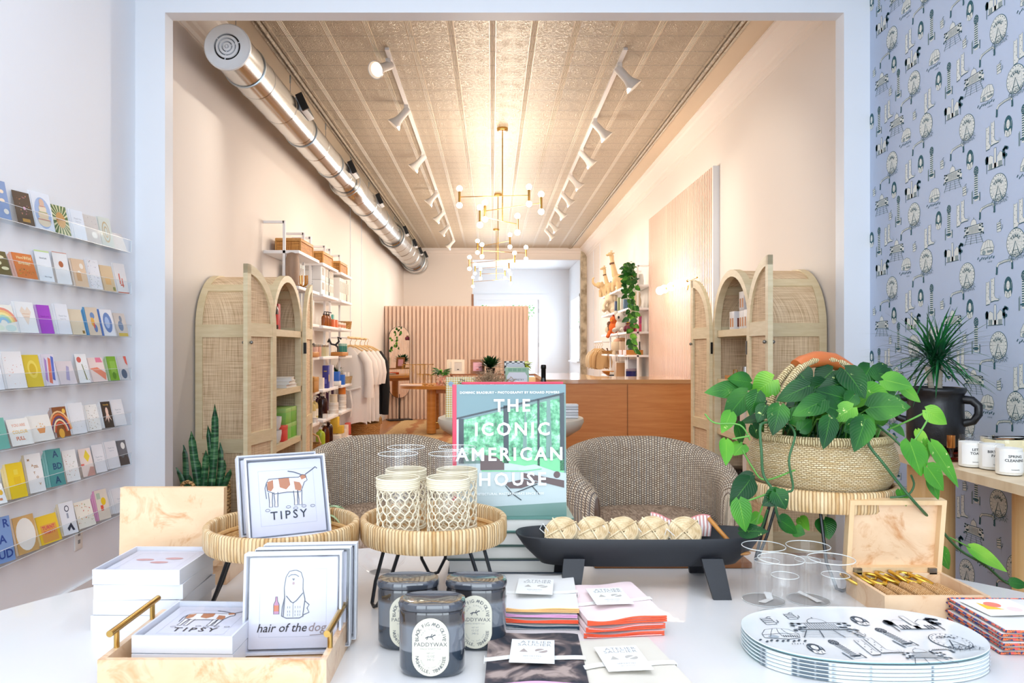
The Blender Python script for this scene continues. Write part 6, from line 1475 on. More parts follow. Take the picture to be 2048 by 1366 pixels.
LV_ = [ # front crown
 ((1475, 778), (1412, 782), 42, 1.84, 0), ((1500, 765), (1457, 756), 46, 1.86, 0), ((1495, 785), (1445, 842), 54, 1.80, 0), ((1545, 760), (1505, 790), 62, 1.84, 1), ((1515, 785), (1500, 832), 44, 1.78, 0), ((1530, 812), (1515, 845), 34, 1.76, 0),
 ((1560, 812), (1548, 870), 50, 1.74, 0), ((1618, 772), (1555, 798), 50, 1.78, 0), ((1598, 745), (1622, 772), 52, 1.84, 0), ((1665, 742), (1632, 770), 60, 1.86, 0), ((1680, 745), (1700, 770), 50, 1.88, 0), ((1650, 800), (1585, 830), 50, 1.72, 0),
 ((1690, 765), (1635, 778), 44, 1.80, 0), ((1700, 800), (1630, 778), 50, 1.77, 0), ((1672, 820), (1640, 805), 46, 1.73, 0), ((1660, 835), (1648, 898), 44, 1.68, 0), ((1690, 740), (1735, 792), 62, 1.80, 0), ((1740, 735), (1720, 772), 52, 1.90, 0),
 ((1708, 790), (1690, 812), 40, 1.76, 0), ((1730, 780), (1788, 798), 50, 1.80, 1), ((1745, 745), (1800, 752), 46, 1.90, 0), ((1768, 760), (1826, 772), 52, 1.86, 1), ((1800, 772), (1845, 803), 44, 1.88, 1), ((1740, 815), (1822, 808), 66, 1.76, 0),
 ((1790, 790), (1760, 818), 40, 1.84, 0), ((1730, 840), (1712, 900), 54, 1.68, 0), ((1705, 815), (1665, 842), 46, 1.74, 1), ((1715, 850), (1690, 862), 40, 1.72, 0), ((1580, 840), (1620, 812), 40, 1.76, 0), ((1600, 860), (1625, 838), 34, 1.74, 0), ((1760, 850), (1750, 820), 42, 1.80, 0),
 ((1540, 850), (1560, 825), 40, 1.80, 0), ((1705, 760), (1680, 800), 40, 1.83, 0), ((1650, 765), (1600, 790), 44, 1.85, 0), ((1775, 735), (1748, 752), 40, 1.95, 0), ((1725, 830), (1748, 852), 38, 1.74, 0),
 # left trailing
 ((1462, 825), (1445, 865), 34, 1.76, 1), ((1475, 850), (1490, 890), 46, 1.78, 0), ((1452, 880), (1455, 930), 36, 1.72, 1), ((1485, 890), (1468, 908), 38, 1.78, 1), ((1505, 850), (1520, 880), 30, 1.80, 0),
 ((1500, 960), (1462, 1010), 52, 1.70, 0), ((1478, 1000), (1492, 1065), 46, 1.66, 1), ((1560, 985), (1525, 1012), 42, 1.62, 0), ((1552, 985), (1575, 1018), 44, 1.61, 0), ((1505, 950), (1465, 965), 28, 1.74, 0), ((1480, 1062), (1535, 1062), 34, 1.68, 0), ((1560, 1040), (1600, 1065), 44, 1.70, 0), ((1520, 1030), (1500, 1048), 28, 1.76, 1), ((1590, 1060), (1610, 1068), 30, 1.74, 0), ((1648, 1040), (1660, 1078), 46, 1.78, 0), ((1600, 1035), (1616, 1058), 26, 1.8, 1),
 # right trailing
 ((1820, 885), (1845, 952), 66, 1.66, 1), ((1852, 820), (1900, 850), 40, 1.70, 1), ((1862, 885), (1922, 975), 46, 1.66, 1), ((1855, 935), (1890, 982), 52, 1.63, 1), ((1785, 850), (1812, 870), 28, 1.78, 0), ((1835, 860), (1858, 905), 26, 1.72, 1), ((1850, 880), (1845, 955), 34, 1.68, 1), ((1858, 955), (1882, 1000), 36, 1.66, 1), ((1800, 980), (1815, 1010), 26, 1.72, 1),
 ((1940, 1095), (2018, 1142), 44, 1.92, 1), ((1880, 1100), (1905, 1140), 40, 1.90, 1), ((2020, 1165), (2060, 1170), 26, 1.95, 0)]
for i, (b, t, w, Y, yg) in enumerate(LV_):
    pleaf(b, t, w, Y, dY=rr.uniform(-.01, .05), mat=M_pl2 if yg else M_pl, stem=(i < 36), curl=rr.uniform(.05, .25))
for i in range(46):          # inner and rear leaves of the crown
    a = rr.uniform(0, 2*pi); r = rr.uniform(.02, .13); b = Vector((r*cos(a)*1.1, abs(r*sin(a))*.7+.0, rr.uniform(.01, .10))); d = Vector((cos(a)+rr.uniform(-.4, .4), sin(a)*.7, rr.uniform(-.2, .9)))
    leaf(fol, b, d, (0, -.5, 1), rr.uniform(.06, .09), rr.uniform(.04, .06), M_pl if rr.random() < .75 else M_pl2, curl=rr.uniform(.1, .4)); vin.tube([(b.x*.5, b.y*.5, 0), b*.8, b], .0018, 5, M_stemd)
def vine(pts, r=.0026, mat=M_stemd):
    q = [PL(*p) for p in pts]; out = []
    for i in range(len(q)-1):
        p0, p1, p2, p3 = q[max(0, i-1)], q[i], q[i+1], q[min(len(q)-1, i+2)]
        for k in range(5):
            t = k/5; out.append(.5*((2*p1)+(p2-p0)*t+(2*p0-5*p1+4*p2-p3)*t*t+(3*p1-p0-3*p2+p3)*t**3))
    out.append(q[-1]); vin.tube(out, r, 7, mat)
vine([(1540, 845, 1.76), (1521, 852, 1.70), (1523, 905, 1.68), (1527, 950, 1.68), (1548, 985, 1.66), (1552, 1020, 1.66), (1560, 1045, 1.70)], .0034)
vine([(1570, 840, 1.80), (1590, 868, 1.71), (1578, 920, 1.68), (1586, 975, 1.68), (1572, 985, 1.67), (1540, 1000, 1.67)], .0028)
vine([(1735, 860, 1.76), (1738, 890, 1.70), (1765, 925, 1.68), (1800, 970, 1.68), (1836, 1012, 1.68), (1880, 1058, 1.78), (1920, 1100, 1.88), (1970, 1130, 1.92), (2012, 1165, 1.95), (2040, 1170, 1.95)], .0034)
vine([(1755, 850, 1.78), (1790, 880, 1.72), (1812, 900, 1.70), (1822, 885, 1.67)], .0026); vine([(1775, 860, 1.76), (1820, 840, 1.72), (1852, 824, 1.70)], .0022, M_stem); vine([(1822, 890, 1.68), (1840, 865, 1.69), (1856, 838, 1.70)], .0022, M_stem)
vine([(1822, 950, 1.69), (1828, 970, 1.69), (1815, 990, 1.69), (1780, 995, 1.70)], .0024); vine([(1500, 880, 1.72), (1480, 850, 1.72), (1430, 846, 1.74), (1410, 828, 1.76)], .0020, M_stem); vine([(1465, 878, 1.72), (1500, 872, 1.70)], .0022, M_stem)
vine([(1510, 1055, 1.70), (1530, 1000, 1.66), (1545, 985, 1.64), (1500, 1000, 1.66), (1480, 1005, 1.67)], .0022, M_stem); vine([(1485, 900, 1.74), (1505, 935, 1.74), (1530, 960, 1.72), (1590, 940, 1.68)], .0022, M_stem); vine([(1490, 1075, 1.76), (1520, 1060, 1.76), (1535, 1020, 1.74)], .0030)
vine([(1940, 1095, 1.90), (1900, 1075, 1.84)], .002, M_stem)
fol.build('leaves', None, T, 0); vin.build('vines', None, T, 60)
for o_ in T.children:
    if o_.name.startswith('leaves'): o_.data.shade_smooth()

# snake plant in a wicker basket on the floor beside the left cabinet
M_wick2 = brickweave('water_hyacinth', '#c99a5c', '#dcb47c', '#6f4a22', .05, .022, .22, .8, .9)
sp = P(405, 700, 4.92); sp.z = 0
T = thing('wicker_basket', 'round tan wicker basket with loop handles beside the left cabinet', 'basket', (sp.x, sp.y, 0))
MB().lathe([(0, .0), (.15, .0), (.165, .03), (.175, .2), (.178, .43), (.165, .445), (.160, .43), (.158, .2), (.14, .05), (0, .05)], 48, M_wick2, uv=True, ripple=lambda a, r, z: .003*sin(24*a)).build('body', None, T, 80)
for a in (-100, 60):
    c_, s2 = cos(radians(a)), sin(radians(a)); MB().tube([(c_*.168-s2*u, s2*.168+c_*u, .42+h_) for u, h_ in ((-.055, 0), (-.052, .05), (-.03, .085), (0, .095), (.03, .085), (.052, .05), (.055, 0))], .012, 10, M_wick2, uv=True).build('handle', None, T, 80)
n = NT('banded_snake_leaf'); s_ = n.n('ShaderNodeSeparateXYZ', i_0=n.coord()); q = n.noise(n.mapping(n.coord(), scale=(6, 6, 60)), 1, 3, .6, .5)
n.color(n.ramp(q, [(.38, '#0f3a24'), (.5, '#1f5a36'), (.62, '#5a8a5c')])); n.set(Roughness=.35); M_snake = n.m
T = thing('snake_plant', 'snake plant with tall banded sword leaves in the wicker basket', 'potted plant', (sp.x, sp.y, .36))
MB().lathe([(0, .0), (.155, .0)], 24, M_soil).build('soil', None, T); m = MB()
for tx, ty, bx, w, dy in ((427, 808, 421, .055, -.05), (385, 862, 395, .06, 0), (363, 890, 378, .05, .05), (440, 885, 432, .05, .02), (407, 900, 408, .05, -.09), (397, 915, 400, .04, .06), (352, 935, 372, .045, -.04), (457, 938, 440, .045, -.06), (420, 925, 418, .05, .08), (415, 850, 425, .05, .10), (375, 950, 385, .04, -.1), (445, 920, 436, .04, .06)):
    B = P(bx, 1010, sp.y+dy*.8); B.z = .36; E = P(tx, ty, sp.y+dy); B -= Vector(T.location); E -= Vector(T.location); L = (E-B).length
    rings = []; tw = rr.uniform(-.6, .6)
    for i in range(14):
        t = i/13; c_ = B.lerp(E, t)+Vector((.012*sin(t*3+tx), .01*sin(t*2), 0)); hw = w*.36*(.55+.65*sin(pi*min(1, t*.62+.18)))*(1 if t < .85 else max(.03, (1-t)/.15)); a = tw*t+.2
        s1 = Vector((cos(a), sin(a), 0)); n1 = Vector((-sin(a), cos(a), 0)); rings.append([c_-s1*hw, c_-s1*hw*.5-n1*.006, c_-n1*.010, c_+s1*hw*.5-n1*.006, c_+s1*hw, c_+s1*hw*.5-n1*.002, c_-n1*.005, c_-s1*hw*.5-n1*.002])
    m.loft(rings, M_snake, None, True, True, True)
m.build('leaves', None, T, 60)
# air plant behind the left tray
n = NT('silver_air_plant'); n.color(n.ramp(n.noise(n.coord(), 12, 2), [(.3, '#8fae80'), (.7, '#b9cfa2')])); n.set(Roughness=.6); M_air = n.m
T = thing('air_plant', 'pale green curling air plant behind the cow napkin boxes', 'plant', (-.424, 1.868, FL+.001)); m = MB()
for i in range(15):
    a = 2*pi*i/15+.2; L = rr.uniform(.06, .09); el = rr.uniform(.5, 1.4); pts = []
    for k in range(9):
        t = k/8; r = .008+L*t*cos(el*(1-t*.3)); z = .012+L*(sin(el)*t*1.15-.9*t*t); pts.append(Vector((r*cos(a), r*sin(a), max(.002, z))))
    sd = Vector((-sin(a), cos(a), 0)); rings = [[p-sd*w_, p+Vector((0, 0, -.002)), p+sd*w_, p+Vector((0, 0, .002))] for p, w_ in zip(pts, [.010*(1-k/8.3) for k in range(9)])]
    m.loft(rings, M_air, None, True, True, True)
m.build('leaves', None, T, 60)

# ------------------------------------------------------------------ side console on the wallpapered wall
n = NT('travertine_top'); n.color(n.ramp(n.noise(n.mapping(n.coord(), scale=(4, 18, 4)), 1, 4), [(.3, '#c8ad86'), (.7, '#e0cba8')])); n.set(Roughness=.35); M_trav = n.m
M_maple = wood('light_maple_column', '#dcb274', '#e8c68e', (14, 14, 1), .45)
T = thing('wall_console', 'pale console table with rounded top and thick wooden columns against the wallpaper', 'console', (1.92, 2.70, 0))
tp = [(-.26, -.75), (-.28, .1), (-.262, .4), (-.20, .58), (-.10, .72), (.05, .80), (.30, .84), (.30, -.75)]
MB().prism([(x, y) for x, y in tp], .895, .927, M_trav).build('table_top', None, T, 20)
for x, y in ((-.085, .44), (.0, -.08), (.0, -.6)): MB().cyl((x, y, 0), (x, y, .895), .088, 36, M_maple).build('column', None, T)
CZ = .927
def jar_candle(txt, label, px, Y, k):
    T = thing('jar_candle', label, 'candle', P(px, 700, Y), 0, 'white jar candles on the console'); T.location.z = CZ; r, h = .041, .115
    MB().lathe([(0, 0), (r-.004, 0), (r, .006), (r, h-.018), (r-.005, h-.012), (r-.004, h), (r-.007, h), (r-.008, h-.014)], 40, M_glass).build('jar', None, T)
    MB().lathe([(0, .003), (r-.004, .003), (r-.002, .008), (r-.002, h-.024), (0, h-.024)], 36, plain('#f3f1e9', .5, name='candle_wax')).build('wax', None, T)
    m = MB(); ring = [(sin(a)*(r+.0006), -cos(a)*(r+.0006)) for a in [radians(-75+q*10) for q in range(13)]]
    m.loft([[(x, y, .012) for x, y in ring], [(x, y, .082) for x, y in ring]], M_card, None, False); lb_ = m.build('label', None, T); p = MB()
    def wrap_text(body, size, z, al='LEFT'):
        vs, fs = text_geo(body, 'CENTER', .02, 1.0); a0 = radians(-8)
        p.add([((r+.0010)*sin(a0+x*size/r), -(r+.0010)*cos(a0+x*size/r), z+y*size) for x, y, _ in vs], fs, M_ink)
    for q, ln in enumerate(txt): wrap_text(ln, .0125, .066-.0135*q)
    wrap_text('homeworks', .0052, .022); p.build('label_print', None, lb_, 0)
jar_candle(["LET'S", 'TOAST'], 'white jar candle on the console, closest to the black clay pot', 1942, 2.72, 0)
jar_candle(['BIRTHDAY', 'PARTY'], 'white jar candle on the console, middle of the three', 1983, 2.66, 1)
jar_candle(['SPRING', 'CLEANING'], 'white jar candle on the console, farthest from the black clay pot', 2018, 2.545, 2)
for k, (px, Y, w, d, h, z0, c_, lb) in enumerate(((2022, 2.98, .17, .11, .075, CZ, '#efe6cf', 'cream gift box lying behind the jar candles'), (2010, 2.82, .12, .07, .088, CZ, '#ece2b8', 'pale yellow box behind the frontmost jar candle'))):
    q = P(px, 700, Y); m = MB(); m.bb((-w/2, -d/2, 0), (w/2, d/2, h), plain(c_, .5)); m.bb((-w/2-.001, -d/2-.001, h-.02), (w/2+.001, d/2+.001, h), plain(c_, .45)); m.text('HOMEBODY', .014, M_inkgrey, Matrix.Translation((0, -d/2-.0008, h*.5)) @ FRONT) if False else None
    m.poly([(w*.30*cos(q_*pi/6), w*.12*sin(q_*pi/6), h+.0006) for q_ in range(12)], plain('#e0a06a', .6) if k else M_card)
    o = m.build('gift_box'); o.location = (q.x, q.y, z0); tag(o, lb, 'box', 'boxes on the console')
# black stoneware vase with a dragon plant
n = NT('burnished_black_clay'); n.color('#17171a'); n.bump(n.noise(n.coord(), 14, 4), .5, .01); n.set(Roughness=.38); M_clay = n.m
v = P(1870, 700, 3.22); T = thing('black_vase', 'black clay pot with two ear handles on the console', 'pot', (v.x, v.y, CZ), radians(10))
MB().lathe([(0, 0), (.100, 0), (.108, .01), (.110, .12), (.106, .20), (.104, .225), (.112, .24), (.118, .25), (.117, .262), (.10, .264), (.095, .24), (.095, .06), (0, .05)], 56, M_clay, ripple=lambda a, r, z: .0015*sin(5*a+z*30)).build('body', None, T, 80)
for a in (-50, 130):
    c_, s2 = cos(radians(a)), sin(radians(a)); MB().tube([(c_*rad, s2*rad, z) for rad, z in ((.100, .215), (.135, .212), (.158, .19), (.158, .155), (.140, .125), (.105, .115))], [.018, .018, .017, .016, .015, .017], 12, M_clay).build('handle', None, T, 80)
T = thing('dragon_plant', 'spiky dragon tree with narrow arching leaves in the black clay pot', 'potted plant', (v.x, v.y, CZ+.22))
MB().lathe([(0, .0), (.094, .0)], 24, M_soil).build('soil', None, T)
m = MB(); M_tr = plain('#b5aa98', .8, name='pale_trunk')
for dx, dz, tl in ((-.012, .13, -.02), (.016, .15, .01)):
    m.tube([(dx, 0, 0), (dx+tl*.3, .0, dz*.5), (dx+tl, 0, dz)], [.013, .011, .010], 10, M_tr)
    for k in range(9): m.tube([(dx+tl*(k/9)+p[0], p[1], dz*k/9+.006) for p in circ(0, 0, .0125-.0002*k, n=12)], .0016, 5, M_tr, closed=True)
m.build('trunk', None, T, 60)
M_drag = leafmat('dragon_leaf', '#0f4428', '#1c6a33', '#3a8f42', '#5aa84a', .8, .15); m = MB()
for i in range(170):
    a = rr.uniform(0, 2*pi); el = rr.uniform(-.35, 1.45); L = rr.uniform(.20, .30)*(.80 if el > 1.1 else 1); b = Vector((rr.uniform(-.025, .03), rr.uniform(-.015, .015), .135+rr.uniform(-.02, .05)))
    d = Vector((cos(a)*cos(el), sin(a)*cos(el), sin(el))); leaf(m, b, d, (0, 0, 1) if el < 1.2 else (cos(a+1.5), sin(a+1.5), 0), L, .0095, M_drag, curl=rr.uniform(.15, .55), fold=.3, heart=False, nseg=7)
o = m.build('leaves', None, T, 0); o.data.shade_smooth()
m = MB(); q = P(1928, 700, 3.30); o_ = MB().bb((0, 0, 0), (.085, .004, .055), M_blackmatte); o_.bb((0, -.001, -.02), (.085, .0, .0), M_card); o_.text('ask', .034, M_card, Matrix.Translation((.04, -.0012, .026)) @ FRONT, bold=.03); o_.text('me', .014, M_ink, Matrix.Translation((.04, -.0022, -.010)) @ FRONT)
o_.bb((.035, 0, -.0275), (.05, .03, -.02), M_blackmatte)
# amber dish and cups on the console
q = P(1893, 700, 2.98); T = thing('amber_glass_dish', 'amber glass stacked dishes in front of the black pot', 'dish', (q.x, q.y, CZ))
MB().lathe([(0, .003), (.045, .004), (.062, .018), (.060, .019), (.043, .008), (0, .007)], 36, M_amber).build('lower_dish', None, T)
MB().lathe([(0, .020), (.04, .021), (.055, .034), (.053, .035), (.038, .025), (0, .024)], 36, M_amber).build('upper_dish', None, T)
q = P(1902, 700, 2.86); T = thing('amber_candlestick', 'amber glass candlestick with a brass cup beside the jar candles', 'candlestick', (q.x, q.y, CZ))
MB().lathe([(0, .002), (.036, .003), (.038, .008), (.01, .014), (.007, .03), (.012, .05), (.011, .054), (0, .05)], 30, M_amber).build('base', None, T)
MB().lathe([(.013, .05), (.014, .052), (.014, .098), (.012, .098), (.012, .055), (0, .055)], 24, plain('#b97a42', .2, .9, name='copper_metal')).build('cup', None, T)
# ------------------------------------------------------------------ goods on the shelves
def onshelf(px, X, lv, wall=-1):
    """point on shelf level lv seen in column px when standing at X"""
    return Vector((X, X*1500/(px-985), LV[lv]))
def box_item(name, label, p, w, d, h, c, group=None, lid=None, rz=0, print_=None, parts=True, rough=.5):
    """small carton: body, lid line, printed panel facing the camera"""
    T = thing(name, label, name.split('_')[-1], p, rz, group); m = MB(); mt_ = plain(c, rough); m.bb((-w/2, -d/2, 0), (w/2, d/2, h if not lid else h*.72), mt_, .0015); m.build('carton', None, T)
    if lid: MB().bb((-w/2-.001, -d/2-.001, h*.72), (w/2+.001, d/2+.001, h), plain(lid, rough), .0015).build('lid', None, T)
    if print_:
        q = MB()
        for (x, z, a, b, cc) in print_: q.bb((x*w-a*w/2, -d/2-.0012, z*h-b*h/2), (x*w+a*w/2, -d/2-.0004, z*h+b*h/2), plain(cc, .6))
        q.bb((w/2+.0003, -d*.3, h*.3), (w/2+.001, d*.3, h*.6), plain(print_[0][4], .6)) if name == 'gift_box' else None
        q.build('printed_panel', None, T, 0)
    return T
def bottle(label, p, r, h, body, liquid=None, pump=True, group=None, labelc='#efe9dc', name='pump_bottle', sc=1):
    T = thing(name, label, 'bottle', p, 0, group)
    MB().lathe([(0, 0), (r*.94, 0), (r, .006), (r, h*.58), (r*.86, h*.68), (r*.36, h*.74), (r*.34, h*.80)], 20, body, cap1=True).build('bottle_body', None, T)
    if pump:
        cp = M_card if pump == 1 else M_blackmatte
        MB().cyl((0, 0, h*.79), (0, 0, h*.86), r*.42, 14, cp).cyl((0, 0, h*.86), (0, 0, h*.96), r*.14, 8, cp).tube([(0, 0, h*.97), (r*.8, -.004, h*.97), (r*1.1, -.005, h*.93)], r*.17, 8, cp).build('pump', None, T)
    else: MB().cyl((0, 0, h*.79), (0, 0, h*.93), r*.40, 14, M_gold).build('cap', None, T)
    if labelc: MB().lathe([(r+.0006, h*.14), (r+.0006, h*.44)], 20, plain(labelc, .6)).build('label', None, T)
    return T
def jar(label, p, r, h, c, lidc, group=None, name='jar', lab=None):
    T = thing(name, label, 'jar', p, 0, group); MB().lathe([(0, 0), (r*.95, 0), (r, .004), (r, h*.78), (r*.9, h*.8)], 22, plain(c, .35) if isinstance(c, str) else c, cap1=True).build('jar_body', None, T)
    MB().lathe([(r*.96, h*.79), (r*.98, h*.81), (r*.98, h*.97), (r*.9, h), (0, h)], 22, plain(lidc, .35) if isinstance(lidc, str) else lidc).build('lid', None, T)
    if lab: MB().lathe([(r+.0006, h*.2), (r+.0006, h*.62)], 22, plain(lab, .6)).build('label', None, T)
    return T
M_cane2 = weave('honey_cane', '#8a5520', '#d59a4c', '#b87b34', 90, 90, .6, .8); M_caneb = wood('honey_rattan_edge', '#b9803c', '#cf9850', (20, 20, 20), .5)
def cane_box(label, p, w, d, h, group):
    T = thing('cane_basket', label, 'basket', p, 0, group); m = MB(); m.bb((-w/2+.008, -d/2+.008, .004), (w/2-.008, d/2-.008, h*.76), M_cane2); m.build('woven_sides', None, T)
    m = MB()
    for x in (-w/2+.008, w/2-.008):
        for y in (-d/2+.008, d/2-.008): m.cyl((x, y, 0), (x, y, h*.78), .010, 8, M_caneb)
    for z in (.010,): m.tube([(-w/2+.008, -d/2+.008, z), (w/2-.008, -d/2+.008, z), (w/2-.008, d/2-.008, z), (-w/2+.008, d/2-.008, z)], .009, 8, M_caneb, closed=True)
    m.build('rattan_edging', None, T)
    m = MB(); m.bb((-w/2, -d/2, h*.78), (w/2, d/2, h), M_caneb, .008); m.bb((-w/2+.03, -d/2+.03, h-.002), (w/2-.03, d/2-.03, h+.002), M_cane2); m.build('lid', None, T); return T
XS = -1.95
for y, d, lb in ((7.40, .50, 'nearest of the three on top of the left shelving'), (8.34, .50, 'middle one on top of the left shelving'), (9.22, .44, 'farthest on top of the left shelving')):
    cane_box('honey cane lidded basket, '+lb, (XS, y, LV[6]), .25, d, .145, 'cane baskets on the left shelving')
# level 6 (just under the baskets)
p = onshelf(585, -1.86, 5); T = thing('stone_vase', 'tall pebble-shaped wooden vase on the left shelving', 'vase', p)
MB().lathe([(0, 0), (.045, 0), (.058, .05), (.064, .15), (.060, .25), (.045, .30), (.02, .315), (0, .312)], 26, wood('greige_wood', '#8f7765', '#a98f7b', (8, 8, 2), .6), ripple=lambda a, r, z: .006*abs(sin(a*1.0))).build('body', None, T, 80)
p = onshelf(604, -1.85, 5); T = thing('candelabra', 'amber glass candelabra with five cups on the left shelving', 'candelabra', p)
MB().lathe([(0, 0), (.05, 0), (.055, .006), (.04, .014), (.012, .018), (0, .03)], 24, M_amber).build('base', None, T)
for x, y in ((-.05, 0), (-.025, .03), (0, 0), (.025, .03), (.05, 0)): MB().tube([(0, 0, .02), (x*.7, y*.7, .03), (x, y, .05), (x, y, .13)], .0075, 8, plain('#c98a2e', .15, .3, name='amber_stem')).build('arm', None, T)
def tall_book(label, p, w, d, h, c, group, txt=False):
    T = thing('boxed_book', label, 'book', p, 0, group); MB().bb((-w/2, -d/2, 0), (w/2, d/2, h), plain(c, .5), .001).build('cover', None, T)
    q = MB()
    if txt:
        for k in range(4): q.bb((-w*.36, -d/2-.001, h*(.86-.08*k)), (-w*.36+w*(.45-.06*(k % 2)), -d/2-.0003, h*(.88-.08*k)), M_inkgrey)
    q.bb((w/2+.0003, -d*.28, h*.35), (w/2+.001, d*.28, h*.85), plain('#a9a39c' if c > '#aaaaaa' else '#d8d2c4', .6)); q.build('title_print', None, T, 0)
g_ = 'white boxed books on the left shelving'
for lv_, zz_ in ((0, 0), (1, .155)):
    for k, (y, w, d, c, tx) in enumerate(((8.06, .22, .20, '#e9e8e6', 1), (8.20, .20, .05, '#d9b9a8', 0), (8.27, .20, .055, '#e6ddd2', 0), (8.34, .20, .055, '#ece6dc', 0), (8.405, .20, .05, '#3a3a3e', 0), (8.47, .20, .055, '#e2d8cb', 0), (8.54, .20, .055, '#eae2d6', 0), (8.605, .20, .05, '#e6dccf', 0))):
        tall_book('%s boxed book, %s %s row on the left shelving' % (('large white', 'pink-spined', 'oat', 'cream', 'charcoal', 'sand', 'pale cream', 'beige')[k], ('first', 'second', 'third', 'fourth', 'fifth', 'sixth', 'seventh', 'eighth')[k], ('in the lower', 'in the upper')[lv_]), (-1.93, y, LV[5]+zz_), w, d, .152, c, g_, tx)
for k in range(7): tall_book('tall cream boxed book, %s in the farthest bay of the left shelving' % ordn[k], (-1.92, 8.97+.078*k, LV[5]), .2, .072, .27, ('#ece8e2', '#e9e2d8', '#efe9e0', '#e6ddd0', '#ece4d8', '#8f857a', '#e2d6c6')[k], 'tall books in the farthest bay', k == 0)
for k, (y, w) in enumerate(((7.48, .05), (7.56, .05))): tall_book('white boxed book standing beside the amber candelabra, %s' % ('nearer', 'farther')[k], (-2.0, y, LV[5]), .18, w, .26, '#e9e6e4', 'books behind the candelabra', k == 0)
# level 5
for k, (y, ln, h_) in enumerate(((7.02, 0, .30), (7.16, 0, .28), (7.30, .0, .30), (7.44, -.22, .26), (7.58, -.25, .25))):
    T = thing('book', '%s white cloth book on the left shelving behind the cabinet door' % ordn[k], 'book', (-1.93, y, LV[4]+.0), 0, 'white books beside the cabinet door', rot=(ln, 0, 0)); MB().bb((-.11, -.016, .004), (.11, .016, h_), plain('#ece9e6', .6), .002).build('cover', None, T); MB().bb((-.105, -.0125, h_), (.105, .0125, h_+.0015), M_page).build('pages', None, T)
M_amb = plain('#5a2a10', .12, name='dark_amber_bottle'); M_amb2 = plain('#8a4a18', .12, name='amber_bottle')
for k, (px, X) in enumerate(((653, -1.86), (657.5, -1.86), (648, -1.88))): bottle('amber dropper bottle with black cap, %s on the fifth shelf from below' % ('left', 'right', 'rearmost')[k], onshelf(px, X, 4), .030, .17, M_amb2, pump=2, group='amber dropper bottles', labelc=None)
box_item('gift_box', 'teal carton above the orange boxes on the left shelving', onshelf(661.5, -1.96, 4), .07, .07, .17, '#5fb0a4')
for k, px in enumerate((663.5, 669.5)):
    box_item('gift_box', 'orange carton, %s of the pair on the left shelving' % ('left', 'right')[k], onshelf(px, -1.84, 4), .065, .08, .09, '#e2703a', 'orange cartons')
for k, px in enumerate((676, 681.5, 686.5)): jar('peach candle tumbler, %s of three on the left shelving' % ('left', 'middle', 'right')[k], onshelf(px, -1.86, 4), .034, .075, '#e8d4c6', '#efe6dc', 'peach candle tumblers', 'candle_tumbler', '#c9805c')
T = thing('small_basket', 'small tan basket beyond the peach tumblers', 'basket', Vector((-1.86, 9.465, LV[4]))); MB().lathe([(0, 0), (.07, 0), (.085, .10), (.08, .10), (.065, .01)], 24, M_wick, uv=True).build('body', None, T)
# level 4
M_jarc = plain('#d8d4c4', .15, name='filled_glass_jar')
for k, (px, c, r) in enumerate(((627, '#e0b8a8', .045), (634, '#d9a894', .045), (643, '#b9b08c', .05), (649.5, '#cdc6ae', .045))): jar('glass jar of %s with silver lid on the left shelving' % ('pink salts', 'rose salts', 'dried herbs', 'pale salts')[k], onshelf(px, -1.86, 3), r, .13, c, plain('#b9b9b4', .25, .9), 'glass jars with silver lids')
o = MB().box((0, 0, .025), (.12, .26, .05), M_oak, bev=.004).build('wooden_block'); o.location = onshelf(634, -1.835, 3); o.location.y -= .28; o.location.z = LV[3]; tag(o, 'small oak block in front of the pink jars', 'block')
T = thing('black_sculpture', 'black looping sculpture on the left shelving', 'sculpture', onshelf(671, -1.86, 3))
MB().tube([(-.09, 0, .16), (-.08, 0, .20), (-.05, 0, .14), (0, 0, .13), (.03, 0, .10), (.03, 0, .04), (.07, 0, .012), (-.03, 0, .012)], .012, 8, M_blackmatte).build('loop', None, T, 60); MB().tube([(0, 0, .13), (.04, 0, .17), (.03, 0, .22), (.07, 0, .20)], .012, 8, M_blackmatte).build('upper_arm', None, T, 60)
for k, px in enumerate((681, 685, 689.5)): jar('teal glass bottle, %s of three beside the white robes' % ('left', 'middle', 'right')[k], onshelf(px, -1.85, 3), .030, .15, '#2f7a70', '#8fb0a4', 'teal glass bottles', 'teal_bottle')
o = MB().box((0, 0, .022), (.14, .34, .044), M_oak, bev=.003).box((0, 0, .045), (.11, .30, .004), M_brown).build('wooden_tray'); o.location = onshelf(686, -1.83, 3); o.location.y -= .2; tag(o, 'shallow oak tray at the front of the fourth shelf from below', 'tray')
# level 3
T = bottle('round amber perfume bottle on the left shelving', onshelf(625, -1.85, 2), .05, .16, M_amb2, pump=0, labelc=None, name='perfume_bottle')
box_item('gift_box', 'mustard gift box on the left shelving beside the cabinet', onshelf(628, -1.84, 2)-Vector((0, .25, 0)), .17, .2, .15, '#b5803a', lid='#c08c44')
box_item('gift_box', 'cream carton between the mustard and purple boxes', onshelf(641, -1.86, 2), .07, .07, .12, '#e9ddd0')
box_item('gift_box', 'tall royal purple carton on the left shelving', onshelf(652, -1.83, 2), .065, .065, .25, '#3a3a94', print_=[(0, .75, .5, .05, '#c9b06a'), (0, .3, .5, .2, '#6a6ac0')])
box_item('gift_box', 'tall lilac white carton beside the purple one', onshelf(658, -1.83, 2)+Vector((.0, .08, 0)), .06, .06, .25, '#ded6e0')
box_item('gift_box', 'bright blue carton under the little succulent', onshelf(669.5, -1.86, 2)+Vector((0, 0, .055)), .11, .10, .11, '#1f62c4', 'blue cartons')
box_item('gift_box', 'white tub box below the bright blue carton', onshelf(669.5, -1.86, 2), .13, .11, .054, '#eceae6')
